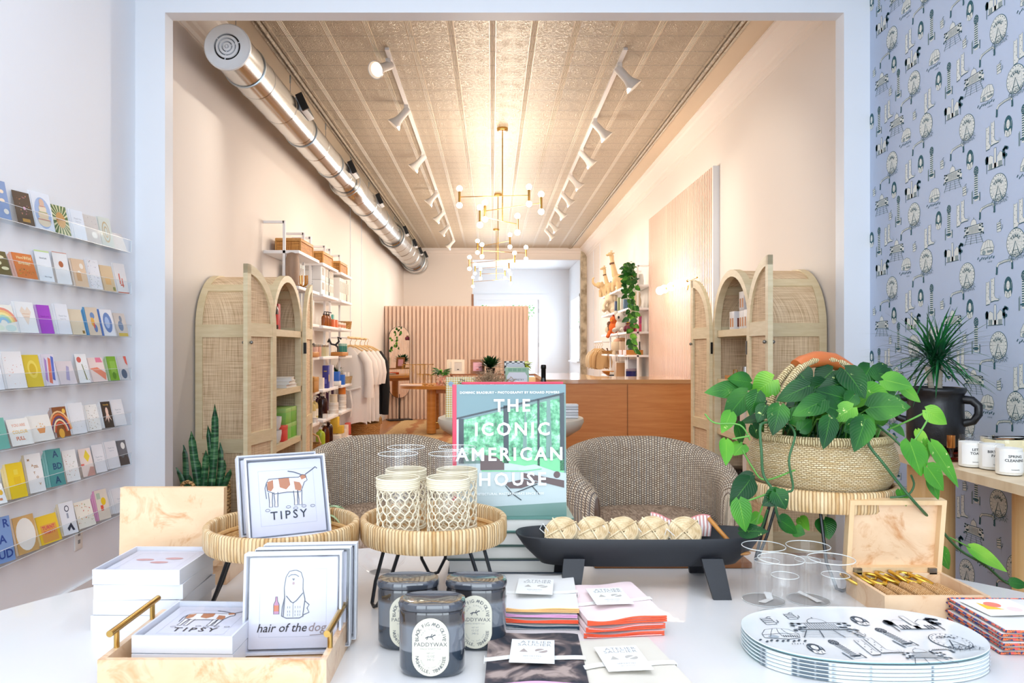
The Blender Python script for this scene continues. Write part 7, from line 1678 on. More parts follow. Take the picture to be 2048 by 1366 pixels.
box_item('gift_box', 'small blue carton right of the stacked blue one', onshelf(683, -1.83, 2), .075, .09, .12, '#2367c4', 'blue cartons')
T = thing('succulent', 'small dark spiky succulent above the blue carton', 'potted plant', onshelf(674, -1.97, 2)); MB().lathe([(0, 0), (.04, 0), (.05, .12), (0, .12)], 16, M_blackmatte).build('pot', None, T); m = MB()
for i in range(18):
    a = 2*pi*i/18; el = .4+.9*(i % 3)/2; leaf(m, (0, 0, .12), (cos(a)*cos(el), sin(a)*cos(el), sin(el)), (0, 0, 1) if el < 1.2 else (1, 0, 0), .13, .028, M_drag, curl=.1, heart=False, nseg=4)
m.build('leaves', None, T, 0)
T = thing('small_basket', 'round woven basket of rolled cloths on the third shelf from below', 'basket', Vector((-1.86, 9.455, LV[2]))); MB().lathe([(0, 0), (.075, 0), (.095, .09), (.088, .09), (.07, .01)], 24, M_sea, uv=True).build('body', None, T)
for k, (x, y) in enumerate(((-.03, 0), (.03, .01), (0, -.04))): MB().cyl((x, y, .02), (x, y, .14), .026, 10, M_robe).build('rolled_cloth', None, T)
# level 2
M_pur = plain('#3d1d3a', .12, name='dark_plum_bottle'); M_cl = plain('#cdbb7c', .15, name='pale_oil_bottle'); M_gr = plain('#a9c23a', .15, name='lime_bottle'); M_dk = plain('#2a1418', .12, name='deep_brown_bottle')
for k, (px, X, mt_, h, lb) in enumerate(((623, -1.86, M_cl, .26, 'pale golden pump bottle, nearest the cabinet on the second shelf'), (628, -1.92, M_cl, .25, 'pale golden pump bottle behind the nearest one'), (645, -1.86, M_dk, .30, 'dark wine-coloured pump bottle on the second shelf'), (638, -1.98, M_pur, .32, 'deep plum pump bottle at the back of the second shelf'))): bottle(lb, onshelf(px, X, 1), .045 if k < 2 else .055, h, mt_, group='pump bottles on the second shelf', labelc='#e9e2d0' if k < 2 else None)
for k, (px, dy) in enumerate(((646, -.35), (660, -.25))): jar('small white tin with round logo, %s on the second shelf' % ('left', 'right')[k], onshelf(px, -1.81, 1)+Vector((0, dy, 0)), .026, .05, '#efece8', '#d9d2cc', 'small white tins', 'white_tin')
for k, (px, dz, c) in enumerate(((667, 0, '#efeae4'), (667, .065, '#efeae4'), (684, 0, '#f1ece6'), (684, .065, '#efe9e2'), (684, .130, '#efe9e2'))): jar('wide white cream jar, %s' % ('bottom of the left stack', 'top of the left stack', 'bottom of the right stack', 'middle of the right stack', 'top of the right stack')[k], onshelf(px, -1.86, 1)+Vector((0, 0, dz)), .058 if k < 2 else .052, .064, c, '#e6dfd6', 'wide white cream jars', 'cream_jar', '#d9cfc4')
jar('cream candle pot standing on the left stack of cream jars', onshelf(667, -1.86, 1)+Vector((0, 0, .130)), .045, .09, '#e8dcc6', '#e0d0b4', name='candle_pot'); jar('orange candle pot on the right stack of cream jars', onshelf(684, -1.86, 1)+Vector((0, 0, .195)), .045, .10, '#d9823a', '#e8a060', name='candle_pot')
for k, (px, c) in enumerate(((655, '#4a2350'), (660, '#5d3a6a'))): box_item('gift_box', '%s tall carton at the back of the second shelf' % ('plum', 'violet')[k], onshelf(px, -2.02, 1), .08, .08, .26, c, 'plum cartons')
# level 1
for k, (px, X, mt_, h, lb) in enumerate(((641, -1.84, M_gr, .30, 'lime green pump bottle on the bottom shelf'), (646, -1.93, M_amb2, .26, 'amber pump bottle behind the lime green one'), (650, -1.88, M_amb, .30, 'dark amber pump bottle on the bottom shelf'), (657, -1.86, M_dk, .34, 'tall nearly black pump bottle on the bottom shelf'))): bottle(lb, onshelf(px, X, 0), .05, h, mt_, group='pump bottles on the bottom shelf', labelc=None)
for k, (px, z, c, w, h) in enumerate(((671, 0, '#e9e2d6', .12, .08), (676, .085, '#e2b93a', .13, .09), (668, .178, '#e8c23f', .10, .12), (684, .0, '#ecd9c8', .09, .10), (690, .0, '#f0d8cc', .07, .14), (696, .0, '#e8695a', .06, .15))):
    p = onshelf(px, -1.86, 0); box_item('gift_box', ('white low carton, front of the bottom shelf', 'yellow carton on the white low carton', 'tall yellow carton, topmost on the bottom shelf', 'cream carton beside the yellow ones', 'pale pink carton on the bottom shelf', 'coral red carton at the far end of the bottom shelf')[k], p+Vector((0, (.0, .0, .02, .05, .0, .0)[k], z)), w, .11, h, c, 'cartons on the bottom shelf')
for k, (px, dy) in enumerate(((664, -.25), (652, -.3))): jar('small white round tin, %s on the bottom shelf' % ('right', 'left')[k], onshelf(px, -1.81, 0)+Vector((0, dy, 0)), .026, .05, '#efece8', '#d9d2cc', 'small round tins', 'white_tin')
T = thing('small_basket', 'honey rattan basket beside the cabinet on the bottom shelf', 'basket', onshelf(622, -1.86, 0)); MB().lathe([(0, 0), (.08, 0), (.11, .13), (.1, .13), (.075, .01)], 24, M_wick, uv=True).build('body', None, T)
MB().tube([(-.1, 0, .12), (-.07, 0, .20), (0, 0, .235), (.07, 0, .20), (.1, 0, .12)], .010, 8, M_hoop).build('handle', None, T)

# ------------------------------------------------------------------ inside the left cabinet
CX = -1.82
def incab(px, X, z): return Vector((X, X*1500/(px-985), z))
for k in range(3):
    T = thing('book', 'white coffee-table book lying in the left cabinet, %s' % ('lowest', 'middle', 'topmost')[k], 'book', (-1.67, 5.84+.01*k, 1.0605+.0265*k), .1*k, 'white books in the left cabinet'); MB().bb((-.11, -.15, 0), (.11, .15, .004), M_card).bb((-.11, -.15, .022), (.11, .15, .026), M_card).bb((-.11, -.15, .004), (-.106, .15, .022), M_card).build('cover', None, T); MB().bb((-.106, -.145, .004), (.105, .145, .022), M_page).build('pages', None, T)
for k, (y, z, c) in enumerate(((5.83, .661, '#7cc24a'), (5.995, .661, '#6fbf3f'), (5.995, .781, '#7cc24a'), (5.83, .781, '#86c957'))): box_item('gift_box', '%s green carton in the left cabinet' % ('lower near', 'lower far', 'upper far', 'upper near')[k], (-1.655, y, z), .14, .155, .118, c, 'green cartons in the left cabinet', lid='#a9d97a')
box_item('gift_box', 'red carton in front of the green ones in the left cabinet', (-1.615, 5.69, .661), .09, .12, .115, '#d9362f', lid='#e04a3a')
def cup(label, p, group):
    T = thing('white_cup', label, 'cup', p, 0, group); MB().lathe([(0, .003), (.03, .0), (.043, .02), (.05, .07), (.05, .095), (.047, .095), (.046, .07), (.038, .02), (0, .01)], 26, M_card).build('cup_body', None, T)
cup('white cup, lower of the two nested in the left cabinet', (-1.615, 5.56, .661), 'white cups in the left cabinet'); cup('white cup, upper of the two nested in the left cabinet', (-1.615, 5.56, .761), 'white cups in the left cabinet')
bottle('dark red wine-style bottle at the top of the left cabinet', (-1.64, 5.60, 1.501), .04, .26, M_dk, pump=0, labelc='#d9362f', name='bottle'); box_item('gift_box', 'narrow red carton at the top of the left cabinet', (-1.65, 5.72, 1.501), .05, .06, .2, '#c42f34')
# ------------------------------------------------------------------ inside the right cabinet
def glassbox(label, p, k):
    T = box_item('gift_box', label, p, .12, .11, .135, '#e6e6ea', 'glassware cartons in the right cabinet'); q = MB()
    for y in (-.025, .025): q.bb((-.0615, y-.012, .02), (-.0604, y+.012, .085), plain('#c9803a', .5)); q.bb((y-.012, -.0565, .02), (y+.012, -.0554, .085), plain('#c9803a' if k % 2 else '#7a3a24', .5))
    q.bb((.0, -.0567, .09), (.058, -.0556, .13), plain('#2a3446', .5)); q.build('printed_glasses', None, T, 0)
glassbox('glassware carton, lower left in the arch of the right cabinet', (1.84, 5.58, 1.501), 0); glassbox('glassware carton, lower right in the arch of the right cabinet', (1.86, 5.42, 1.501), 1); glassbox('glassware carton, upper one in the arch of the right cabinet', (1.86, 5.42, 1.638), 1); glassbox('glassware carton, front one in the arch of the right cabinet', (1.845, 5.27, 1.501), 1)
T = thing('wooden_tray', 'small wooden tray with a brass handle in the right cabinet', 'tray', (1.81, 5.50, 1.131)); MB().bb((-.06, -.15, 0), (.06, .15, .03), M_oak).build('tray_body', None, T); MB().tube([(0, -.04+.09, .03), (0, -.04+.09, .07), (0, .04+.09, .07), (0, .04+.09, .03)], .004, 8, M_brass).build('handle', None, T)
M_steel = plain('#b5b2ad', .2, 1, name='brushed_steel')
for k, (y, h) in enumerate(((5.33, .10), (5.17, .10))): o = MB().lathe([(0, 0), (.03, 0), (.034, .004), (.034, h), (.031, h), (.030, .006)], 24, M_steel).build('steel_tumbler'); o.location = (1.80, y, 1.131); tag(o, 'steel tumbler in the right cabinet, %s' % ('next to the wooden tray', 'beside the dark carton')[k], 'tumbler', 'steel tumblers')
box_item('gift_box', 'tall dark brown carton in the right cabinet', (1.95, 5.22, 1.131), .09, .10, .27, '#2d221c', print_=[(0, .85, .6, .06, '#c9c2b8'), (0, .6, .6, .05, '#c9c2b8'), (0, .45, .6, .05, '#8fc0b8')])
for k, (y, c, h, lb) in enumerate(((5.62, '#e8d9cf', .20, 'cream carton at the far side of the right cabinet'), (5.50, '#2a2d34', .26, 'black carton between the cream ones in the right cabinet'), (5.38, '#ecdcd0', .22, 'peach printed carton in the right cabinet'), (5.24, '#d9cfc8', .24, 'grey printed carton in the right cabinet'))): box_item('gift_box', lb, (1.84, y, .751), .10, .10, h, c, 'tall cartons in the right cabinet', print_=[(0, .35, .5, .25, '#c9784a'), (0, .75, .6, .08, '#2a2d34')])
box_item('gift_box', 'glossy black box low in the right cabinet', (1.83, 5.52, .341), .15, .22, .14, '#141416', rough=.2); box_item('gift_box', 'white and black patterned carton low in the right cabinet', (1.86, 5.30, .341), .14, .14, .26, '#e6e2de', print_=[(0, .7, .5, .15, '#1f2024'), (-.2, .35, .2, .2, '#1f2024'), (.25, .3, .2, .2, '#d9362f')])

# ------------------------------------------------------------------ right shelving goods
def plush(name, label, p, parts, mats, rz=0, vox=.008, group=None, cat='soft toy'):
    """soft toy: body blended into one surface, extras as children"""
    T = thing(name, label, cat, p, rz, group)
    for nm, els, mt_ in parts:
        m = MB()
        for e in els:
            if len(e) == 2: m.sph(e[0], e[1], 14, 10, mt_)
            else: m.tube([e[0], e[1]], [e[2], e[3]], 10, mt_)
        o = m.build(nm, None, T, 80)
        if nm == 'body': r = o.modifiers.new('blend', 'REMESH'); r.mode = 'VOXEL'; r.voxel_size = vox; r.use_smooth_shade = True; sm = o.modifiers.new('soften', 'SMOOTH'); sm.iterations = 3
    return T
M_wov = brickweave('woven_toy', '#d3b384', '#e0c59a', '#a5824f', .02, .01, .2); M_plt = plain('#d6b88c', .9, name='tan_weave'); M_eleph = plain('#d9c8ae', .95, name='cream_plush'); M_org = plain('#d9682e', .95, name='orange_plush'); M_gry = plain('#cdc8c0', .95, name='grey_plush'); M_brn = plain('#6b4a38', .95, name='brown_plush')
RS = lambda px, X, lv: Vector((X, X*1500/(px-985), LV[lv]))
def giraffe(label, px, X, h, turn):
    k = h/.62
    b = [((0, 0, .16*k), (.075*k, .12*k, .10*k)), ((-.02*k, -.06*k, .22*k), (-.05*k, -.10*k, .46*k), .048*k, .030*k), ((-.05*k, -.10*k, .46*k), (-.055*k, -.10*k, .53*k), .030*k, .034*k), ((-.06*k, -.12*k, .55*k), (.034*k, .05*k, .032*k)), ((-.075*k, -.17*k, .535*k), (.02*k, .03*k, .018*k))]
    for x, y in ((-.045, -.07), (.045, -.07), (-.045, .08), (.045, .08)): b.append(((x*k, y*k, .14*k), (x*k*1.1, y*k*1.1, .0), .032*k, .024*k))
    return plush('toy_giraffe', label, RS(px, X, 6), [('body', b, M_plt), ('ear', [((-.095*k, -.09*k, .565*k), (.018*k, .008*k, .010*k))], M_plt), ('ear', [((-.025*k, -.09*k, .565*k), (.018*k, .008*k, .010*k))], M_plt), ('horn', [((-.07*k, -.10*k, .57*k), (-.072*k, -.10*k, .61*k), .006, .007)], M_plt), ('horn', [((-.05*k, -.10*k, .57*k), (-.048*k, -.10*k, .61*k), .006, .007)], M_plt), ('collar', [((-.047*k, -.098*k, .40*k), (-.05*k, -.10*k, .425*k), .040*k, .038*k)], M_brn)], None, turn, .008, 'woven toy animals on top of the right shelving')
giraffe('tallest woven giraffe on top of the right shelving, closest to the pothos', 1238, 2.0, .66, -.9)
giraffe('shorter woven giraffe on top of the right shelving, next to the elephant', 1220, 1.97, .50, -1.1)
b = [((0, 0, .14), (.08, .12, .09)), ((-.03, -.12, .20), (.055, .06, .055)), ((-.05, -.17, .19), (-.075, -.22, .24), .028, .022), ((-.075, -.22, .24), (-.07, -.23, .31), .022, .016), ((-.07, -.23, .31), (-.04, -.22, .33), .016, .012)]
for x, y in ((-.045, -.07), (.045, -.07), (-.045, .07), (.045, .07)): b.append(((x, y, .12), (x, y, .0), .036, .032))
plush('toy_elephant', 'woven elephant with raised trunk at the far end of the right shelving top', RS(1211, 1.97, 6), [('body', b, M_plt), ('ear', [((-.08, -.10, .21), (.012, .04, .05))], M_plt), ('ear', [((.035, -.11, .21), (.012, .04, .05))], M_plt)], None, -1.0, .008, 'woven toy animals on top of the right shelving')
# terracotta pot with trailing vine
q = Vector((2.0, 10.78, LV[6])); T = thing('terracotta_pot', 'small terracotta pot on top of the right shelving', 'pot', q); MB().lathe([(0, 0), (.055, 0), (.075, .11), (.08, .11), (.08, .135), (.068, .135), (.066, .11), (0, .11)], 26, M_terra).build('body', None, T)
T = thing('trailing_vine', 'heart-leaf vine trailing down the right shelving from the terracotta pot', 'potted plant', q+Vector((0, 0, .112))); m = MB(); v_ = MB()
def TL(px, py, X): Y = X*1500/(px-985); return P(px, py, Y)-q-Vector((0, 0, .112))
cr = random.Random(5)
for i in range(56):
    a = cr.uniform(0, 6.3); r = cr.uniform(.02, .17); b = Vector((-abs(r*cos(a))*1.3+.04, r*sin(a)-.08, cr.uniform(-.02, .20)-(.16 if r > .14 else 0))); leaf(m, b, (cos(a)-.5, sin(a)-.5, cr.uniform(-1, .3)), (0, -1, .6), cr.uniform(.08, .12), cr.uniform(.06, .09), M_pl, curl=.2, nseg=5); v_.tube([(0, 0, .0), b*.6+Vector((0, 0, .06)), b], .003, 5, M_stem)
for xs in (((1262, 560), (1258, 590), (1264, 625), (1260, 660), (1266, 690), (1272, 706)), ((1272, 560), (1268, 600), (1273, 640), (1262, 670), (1258, 700)), ((1255, 555), (1254, 590), (1258, 620), (1256, 645))):
    pts = [TL(x, y, 1.86) for x, y in xs]; v_.tube([Vector((-.03, -.05, .03))]+pts, .003, 5, M_stem)
    for k in range(len(pts)-1):
        for t in (.0, .33, .66):
            b = pts[k].lerp(pts[k+1], t); s_ = cr.choice((-1, 1)); leaf(m, b, (s_*cr.uniform(.5, 1), cr.uniform(-.6, .2), cr.uniform(-.9, -.2)), (0, -1, .2), cr.uniform(.075, .11), cr.uniform(.06, .085), M_pl if cr.random() < .8 else M_pl2, curl=.15, nseg=5)
o = m.build('leaves', None, T, 0); o.data.shade_smooth(); v_.build('vines', None, T, 60)
o = MB().lathe([(0, 0), (.04, 0), (.045, .06), (.035, .14), (.03, .16), (.025, .16), (.03, .1), (0, .02)], 24, M_card).build('white_vase'); o.location = (2.12, 10.72, LV[6]); tag(o, 'small white vase behind the terracotta pot', 'vase')
# second level
b = [((0, 0, .12), (.11, .10, .12)), ((-.02, -.06, .25), (.085, .08, .085)), ((-.05, -.13, .22), (-.09, -.16, .12), .035, .028), ((-.09, -.16, .12), (-.06, -.19, .05), .028, .022), ((-.07, -.08, .10), (-.11, -.14, .04), .04, .035), ((.06, -.08, .08), (.06, -.16, .035), .045, .04)]
plush('toy_elephant', 'large cream plush elephant sitting on the right shelving', RS(1226, 1.98, 5), [('body', b, M_eleph), ('ear', [((-.10, -.03, .26), (.02, .06, .08))], M_eleph), ('ear', [((.075, -.06, .26), (.02, .06, .08))], M_eleph)], None, -.6, .01)
for k in range(3): box_item('gift_box', 'white carton, %s beyond the plush elephant' % ordn[k], (2.0, 12.62+.13*k, LV[5]), .2, .11, .16, '#e9e6e2', 'white cartons beyond the plush elephant')
for k, (px, c, h, lb) in enumerate(((1240, '#4a5a7c', .16, 'navy book leaning on the right shelving'), (1246, '#8f9a6a', .20, 'sage green book on the right shelving'), (1252, '#d8d2c8', .17, 'cream album on the right shelving'), (1258, '#4f6f8c', .14, 'blue print carton on the right shelving'))): box_item('gift_box', lb, RS(px, 1.98, 5), .17, .04, h, c, rz=.2)
b = [((0, 0, .10), (.06, .055, .10)), ((0, 0, .20), (.05, .05, .05))]
plush('white_figure', 'plain white rounded vase on the near bay of the right shelving', Vector((2.08, 10.78, LV[5])), [('body', b, M_eleph)], None, cat='vase')
# third level
b = [((0, 0, .10), (.085, .075, .10)), ((0, -.03, .22), (.06, .06, .065)), ((-.03, -.10, .04), (-.05, -.17, -.06), .03, .03), ((.05, -.08, .04), (.05, -.16, .02), .032, .032)]
plush('toy_rooster', 'orange plush rooster with dangling legs on the right shelving', RS(1228, 1.95, 4), [('body', b, M_org), ('comb', [((0, -.02, .285), (.012, .04, .025))], plain('#c4281f', .9)), ('tail', [((.06, .07, .12), (.03, .04, .05))], M_brn), ('beak', [((-.01, -.09, .21), (-.01, -.115, .20), .014, .003)], plain('#d9a83a', .7))], None, -.5, .009)
b = [((0, 0, .10), (.095, .08, .10)), ((-.01, -.03, .23), (.08, .07, .07)), ((-.05, -.10, .05), (-.07, -.15, .02), .036, .036), ((.05, -.10, .05), (.06, -.15, .02), .036, .036)]
plush('toy_koala', 'grey and white plush koala beside the orange rooster', RS(1243, 1.93, 4), [('body', b, M_gry), ('ear', [((-.085, -.01, .29), (.035, .02, .04))], M_gry), ('ear', [((.065, -.01, .29), (.035, .02, .04))], M_gry), ('nose', [((-.01, -.10, .225), (.016, .012, .022))], M_ink)], None, -.5, .009)
b = [((0, 0, .08), (.06, .06, .08)), ((0, 0, .18), (.045, .045, .045))]
plush('toy_bird', 'brown plush bird at the far end of the third right shelf', RS(1219, 1.97, 4), [('body', b, M_brn), ('belly', [((-.03, -.045, .08), (.03, .03, .05))], M_eleph)], None, -.5, .009)
box_item('gift_box', 'yellow carton behind the burgundy pouches', RS(1253, 2.02, 4), .15, .1, .16, '#e2c13f')
for k, (px, X) in enumerate(((1256, 1.92), (1262, 1.93))): 
    T = thing('velvet_pouch', 'burgundy gathered pouch, %s on the right shelving' % ('left', 'right')[k], 'pouch', RS(px, X, 4), 0, 'burgundy pouches'); MB().lathe([(0, 0), (.05, .0), (.065, .03), (.06, .07), (.025, .095), (.035, .12)], 20, plain('#5f1a30', .8), ripple=lambda a, r, z: .004*sin(9*a)).build('pouch_body', None, T, 80); MB().tube([(p_[0], p_[1], .095) for p_ in circ(0, 0, .027, n=16)], .004, 6, M_gold, closed=True).build('cord', None, T)
for k, (y, z, c) in enumerate(((10.70, 0, '#d9527a'), (10.70, .115, '#b94a8a'), (10.86, 0, '#c9a8b4'), (10.86, .115, '#e2dde0'))): box_item('gift_box', '%s perfume carton, %s on the near bay' % (('rose', 'magenta', 'mauve', 'silver white')[k], ('front lower', 'front upper', 'rear lower', 'rear upper')[k]), (2.07, y, LV[4]+z), .10, .08, .112, c, 'perfume cartons on the right shelving')
# fourth level
T = thing('elephant_planter', 'beige elephant-shaped planter on the right shelving', 'planter', RS(1235, 1.94, 3)); MB().lathe([(.0, .05), (.08, .05), (.095, .07), (.10, .17), (.088, .20), (.082, .20), (.088, .17), (0, .12)], 28, M_eleph).build('bowl', None, T, 60)
for x, y in ((-.055, -.05), (.055, -.05), (-.055, .05), (.055, .05)): MB().cyl((x, y, 0), (x*.9, y*.9, .07), .024, 12, M_eleph).build('leg', None, T)
m = MB().sph((0, 0, .20), (.07, .06, .05), 16, 10, plain('#d9a890', .9)); m.build('cushion_top', None, T)
for k, (px, c, h, w) in enumerate(((1245, '#c9986a', .26, .05), (1250, '#e0c9ae', .20, .05), (1262, '#cfc6bd', .24, .05))): box_item('gift_box', '%s board-like carton on the fourth right shelf' % ('tan', 'cream', 'grey')[k], RS(px, 2.02, 3), .16, w, h, c, 'upright cartons on the fourth right shelf')
T = thing('wicker_tray', 'round wicker tray with dried sprigs at the far end of the fourth right shelf', 'tray', RS(1219, 1.93, 3)); MB().lathe([(0, .004), (.11, .004), (.13, .06), (.122, .06), (.105, .01)], 28, M_wick, uv=True).build('tray_body', None, T); m = MB()
for i in range(14): a = cr.uniform(0, 6.3); m.tube([(0, 0, .02), (.09*cos(a), .09*sin(a), .05), (.14*cos(a), .14*sin(a), .10)], .004, 5, M_brn)
m.build('dried_sprig', None, T)
for k, y in enumerate((10.80, 11.15)):
    T = thing('wooden_crate', 'low oak crate, %s on the near bay of the right shelving' % ('nearer', 'farther')[k], 'crate', (2.02, y, LV[3]), 0, 'oak crates'); MB().bb((-.12, -.14, 0), (.12, .14, .01), M_oak).bb((-.12, -.14, .01), (.12, -.13, .07), M_oak).bb((-.12, .13, .01), (.12, .14, .07), M_oak).bb((-.12, -.13, .01), (-.11, .13, .07), M_oak).bb((.11, -.13, .01), (.12, .13, .07), M_oak).build('crate_body', None, T)
for k in range(4): o = MB().box((0, 0, 0), (.17, .012, .17), plain(('#3f434a', '#b9b4ae', '#8f949a', '#d9d4cc')[k], .4), bev=.001).build('record_sleeve'); o.location = (2.03, 10.73+.035*k, LV[3]+.105); o.rotation_euler = (-.12, 0, 0); tag(o, '%s square print standing in the near oak crate' % ('charcoal', 'stone', 'grey', 'ivory')[k], 'print', 'square prints in the oak crate')
# fifth level
M_cob = plain('#14205f', .1, name='cobalt_glass')
for k, y in enumerate((10.72, 10.95)): jar('cobalt blue lidded candle jar, %s on the right shelving' % ('nearer', 'farther')[k], (1.98+.06*k, y, LV[2]), .075, .15, M_cob, '#8a7f90', 'cobalt candle jars', 'cobalt_jar')
for k, (y, c, h) in enumerate(((11.08, '#c9cdd4', .28), (11.22, '#dfe0e2', .28), (11.7, '#b5885c', .22), (11.76, '#e6dccd', .24), (11.82, '#8a5a3a', .23), (11.88, '#ded4c6', .22))): box_item('gift_box' if k < 2 else 'boxed_book', ('tall grey carton behind the cobalt jars', 'tall white carton behind the cobalt jars', 'tan book on the fifth right shelf', 'cream book on the fifth right shelf', 'brown book on the fifth right shelf', 'oat book on the fifth right shelf')[k], (2.06 if k < 2 else 2.0, y, LV[2]), .14, .12 if k < 2 else .05, h, c)
T = thing('wooden_bowl', 'wide carved wooden bowl at the far end of the fifth right shelf', 'bowl', RS(1222, 1.93, 2)); MB().lathe([(0, 0), (.05, 0), (.13, .05), (.15, .075), (.143, .078), (.12, .055), (0, .015)], 30, M_oak).build('bowl_body', None, T, 60)
for k in range(3): o = MB().box((0, 0, .012), (.2, .15, .024), plain(('#2f2f33', '#d9d2c8', '#efeae2')[k], .5), bev=.001).build('notebook'); o.location = (1.99, 12.15+.0*k, LV[2]+.025*k); tag(o, '%s notebook lying on the fifth right shelf' % ('black', 'stone', 'ivory')[k], 'notebook', 'notebooks on the fifth right shelf')

# ------------------------------------------------------------------ goods on the rear display table
RT = .785
def rear(px, Y, z=RT): q = P(px, 700, Y); q.z = z; return q
def jewel_stand(label, px, Y, w, h, n_, seed):
    T = thing('jewellery_stand', label, 'jewellery stand', rear(px, Y), 0, 'brass jewellery stands'); r_ = random.Random(seed)
    MB().cyl((0, 0, 0), (0, 0, .012), .045, 20, M_brass).build('base', None, T); MB().cyl((0, 0, .01), (0, 0, h), .005, 8, M_brass).build('post', None, T); MB().cyl((-w/2, 0, h), (w/2, 0, h), .005, 8, M_brass).build('bar', None, T)
    for k in range(n_):
        x = -w*.45+w*.9*k/(n_-1); L = r_.uniform(.06, h*.6); MB().tube([(x-.012, 0, h), (x-.009, -.004, h-L), (x, -.006, h-L-.02), (x+.009, -.004, h-L), (x+.012, 0, h)], .002, 5, M_gold).build('necklace', None, T)
jewel_stand('wide brass stand hung with necklaces, nearest the mirror', 826, 12.05, .36, .33, 8, 1); jewel_stand('brass necklace stand, middle of the rear table', 850, 12.25, .28, .33, 6, 2); jewel_stand('low brass stand hung with earrings', 846, 11.95, .20, .18, 6, 3); jewel_stand('small brass stand hung with bracelets beside the fern', 862, 11.90, .16, .17, 5, 4)
o = MB().box((0, 0, .012), (.34, .16, .024), plain('#e9d3c6', .5), bev=.002).build('display_tray'); o.location = rear(822, 11.80); tag(o, 'pale pink display tray at the left end of the rear table', 'tray')
n = NT('terrazzo_planter'); v = n.n('ShaderNodeTexVoronoi', i_Vector=n.coord(), i_Scale=38.0); n.color(n.ramp(n.n('ShaderNodeSeparateXYZ', i_0=v.outputs['Color']).outputs[0], [(.1, '#e9cdb8'), (.35, '#c9705a'), (.55, '#f3e2d2'), (.75, '#8a6a5a'), (.9, '#e2a090')])); n.set(Roughness=.5); M_terr = n.m
def fernpot(label, lab2, px, Y, w, h, plant=True):
    T = thing('terrazzo_planter', label, 'planter', rear(px, Y)); MB().bb((-w/2, -w/2, 0), (w/2, w/2, h), M_terr, .004).build('pot_body', None, T); MB().bb((-w/2+.01, -w/2+.01, h), (w/2-.01, w/2-.01, h+.001), M_soil).build('soil', None, T)
    if plant:
        q = rear(px, Y); T = thing('leafy_plant', lab2, 'potted plant', q+Vector((0, 0, h))); m = MB(); r_ = random.Random(px)
        for i in range(60):
            a = r_.uniform(0, 6.3); el = r_.uniform(-.25, 1.2); b = Vector((.05*cos(a), .05*sin(a), r_.uniform(.0, .06)-(.12 if el < -.3 else 0))); 
            if el < -.3: b.x = b.x*2.6; b.y = b.y*2.6
            leaf(m, b, (cos(a), sin(a), sin(el)), (0, -.4, 1), r_.uniform(.08, .14), .04, M_pl if i % 3 else M_pl2, curl=.4, nseg=5)
        for i in range(8): a = i*.8; m.tube([(0, 0, 0), (.05*cos(a), .05*sin(a), .05)], .003, 5, M_stem)
        m.build('leaves', None, T, 0)
fernpot('square terrazzo planter holding a leafy plant on the rear table', 'bright leafy plant in the terrazzo planter', 883, 11.92, .15, .17); fernpot('low terrazzo pot behind the checked cookbook', '', 902, 12.25, .13, .13, False)
# wooden riser with frames and pots
T = thing('wooden_riser', 'long brown wooden riser in the middle of the rear table', 'riser', (0.05, 12.62, RT)); MB().bb((-.75, -.14, .0), (-.73, .14, .14), M_brown).build('end_panel', None, T); MB().bb((.73, -.14, .0), (.75, .14, .14), M_brown).build('end_panel', None, T); MB().bb((-.76, -.15, .14), (.76, .15, .165), M_brown).build('shelf', None, T)
RZ = RT+.1655
def frame(label, px, Y, z, w, h, c, inner, tilt=-.12, extra=None):
    T = thing('picture_frame', label, 'picture frame', rear(px, Y, z), rot=(tilt, 0, 0)); m = MB(); b = .045; mt_ = plain(c, .5) if isinstance(c, str) else c
    m.bb((-w/2, 0, 0), (w/2, .015, b), mt_).bb((-w/2, 0, h-b), (w/2, .015, h), mt_).bb((-w/2, 0, b), (-w/2+b, .015, h-b), mt_).bb((w/2-b, 0, b), (w/2, .015, h-b), mt_); m.build('frame', None, T)
    m = MB().bb((-w/2+b, .006, b), (w/2-b, .012, h-b), plain(inner, .4)); 
    if extra: m.bb((-w*.08, .003, h*.28), (w*.08, .006, h*.34), plain(extra, .5))
    m.build('picture', None, T)
frame('cream ridged picture frame with empty grey mount on the riser', 916, 12.55, RZ, .215, .24, '#e6dccb', '#c9c2ba', extra='#3a302a'); frame('cream frame seen half behind the ridged one', 905, 12.70, RZ, .20, .24, '#e2d6c2', '#d9d2c6')
frame('wooden framed pink abstract picture on the riser', 955, 12.66, RZ, .24, .24, M_brown, '#e0a9bd', extra='#e27a62')
T = thing('agave_pot', 'dark green rosette plant in a black pot on the riser', 'potted plant', rear(981, 12.50, RZ)); MB().lathe([(0, 0), (.06, 0), (.08, .10), (0, .10)], 22, M_blackmatte).build('pot', None, T); m = MB()
M_agave = leafmat('agave_leaf', '#0f3018', '#1c4a26', '#2f6a34', '#3f7a3f', .9, .1)
for i in range(46):
    a = 2.4*i; el = .15+1.2*(i/46); leaf(m, (0, 0, .10), (cos(a)*cos(el), sin(a)*cos(el), sin(el)), (0, 0, 1) if el < 1.25 else (cos(a+1.6), sin(a+1.6), 0), .29-.06*(i/46), .075, M_agave, curl=.15, heart=False, nseg=6)
o = m.build('leaves', None, T, 0); o.data.shade_smooth()
T = thing('fern_pot', 'yellow-green fern in a dark pot right of the rosette plant', 'potted plant', rear(1044, 12.60, RZ)); MB().lathe([(0, 0), (.05, 0), (.065, .09), (0, .09)], 22, M_blackmatte).build('pot', None, T); m = MB(); M_fern = leafmat('yellow_fern', '#6a8f2a', '#97b53a', '#c2d45a', '#dfe680', .8)
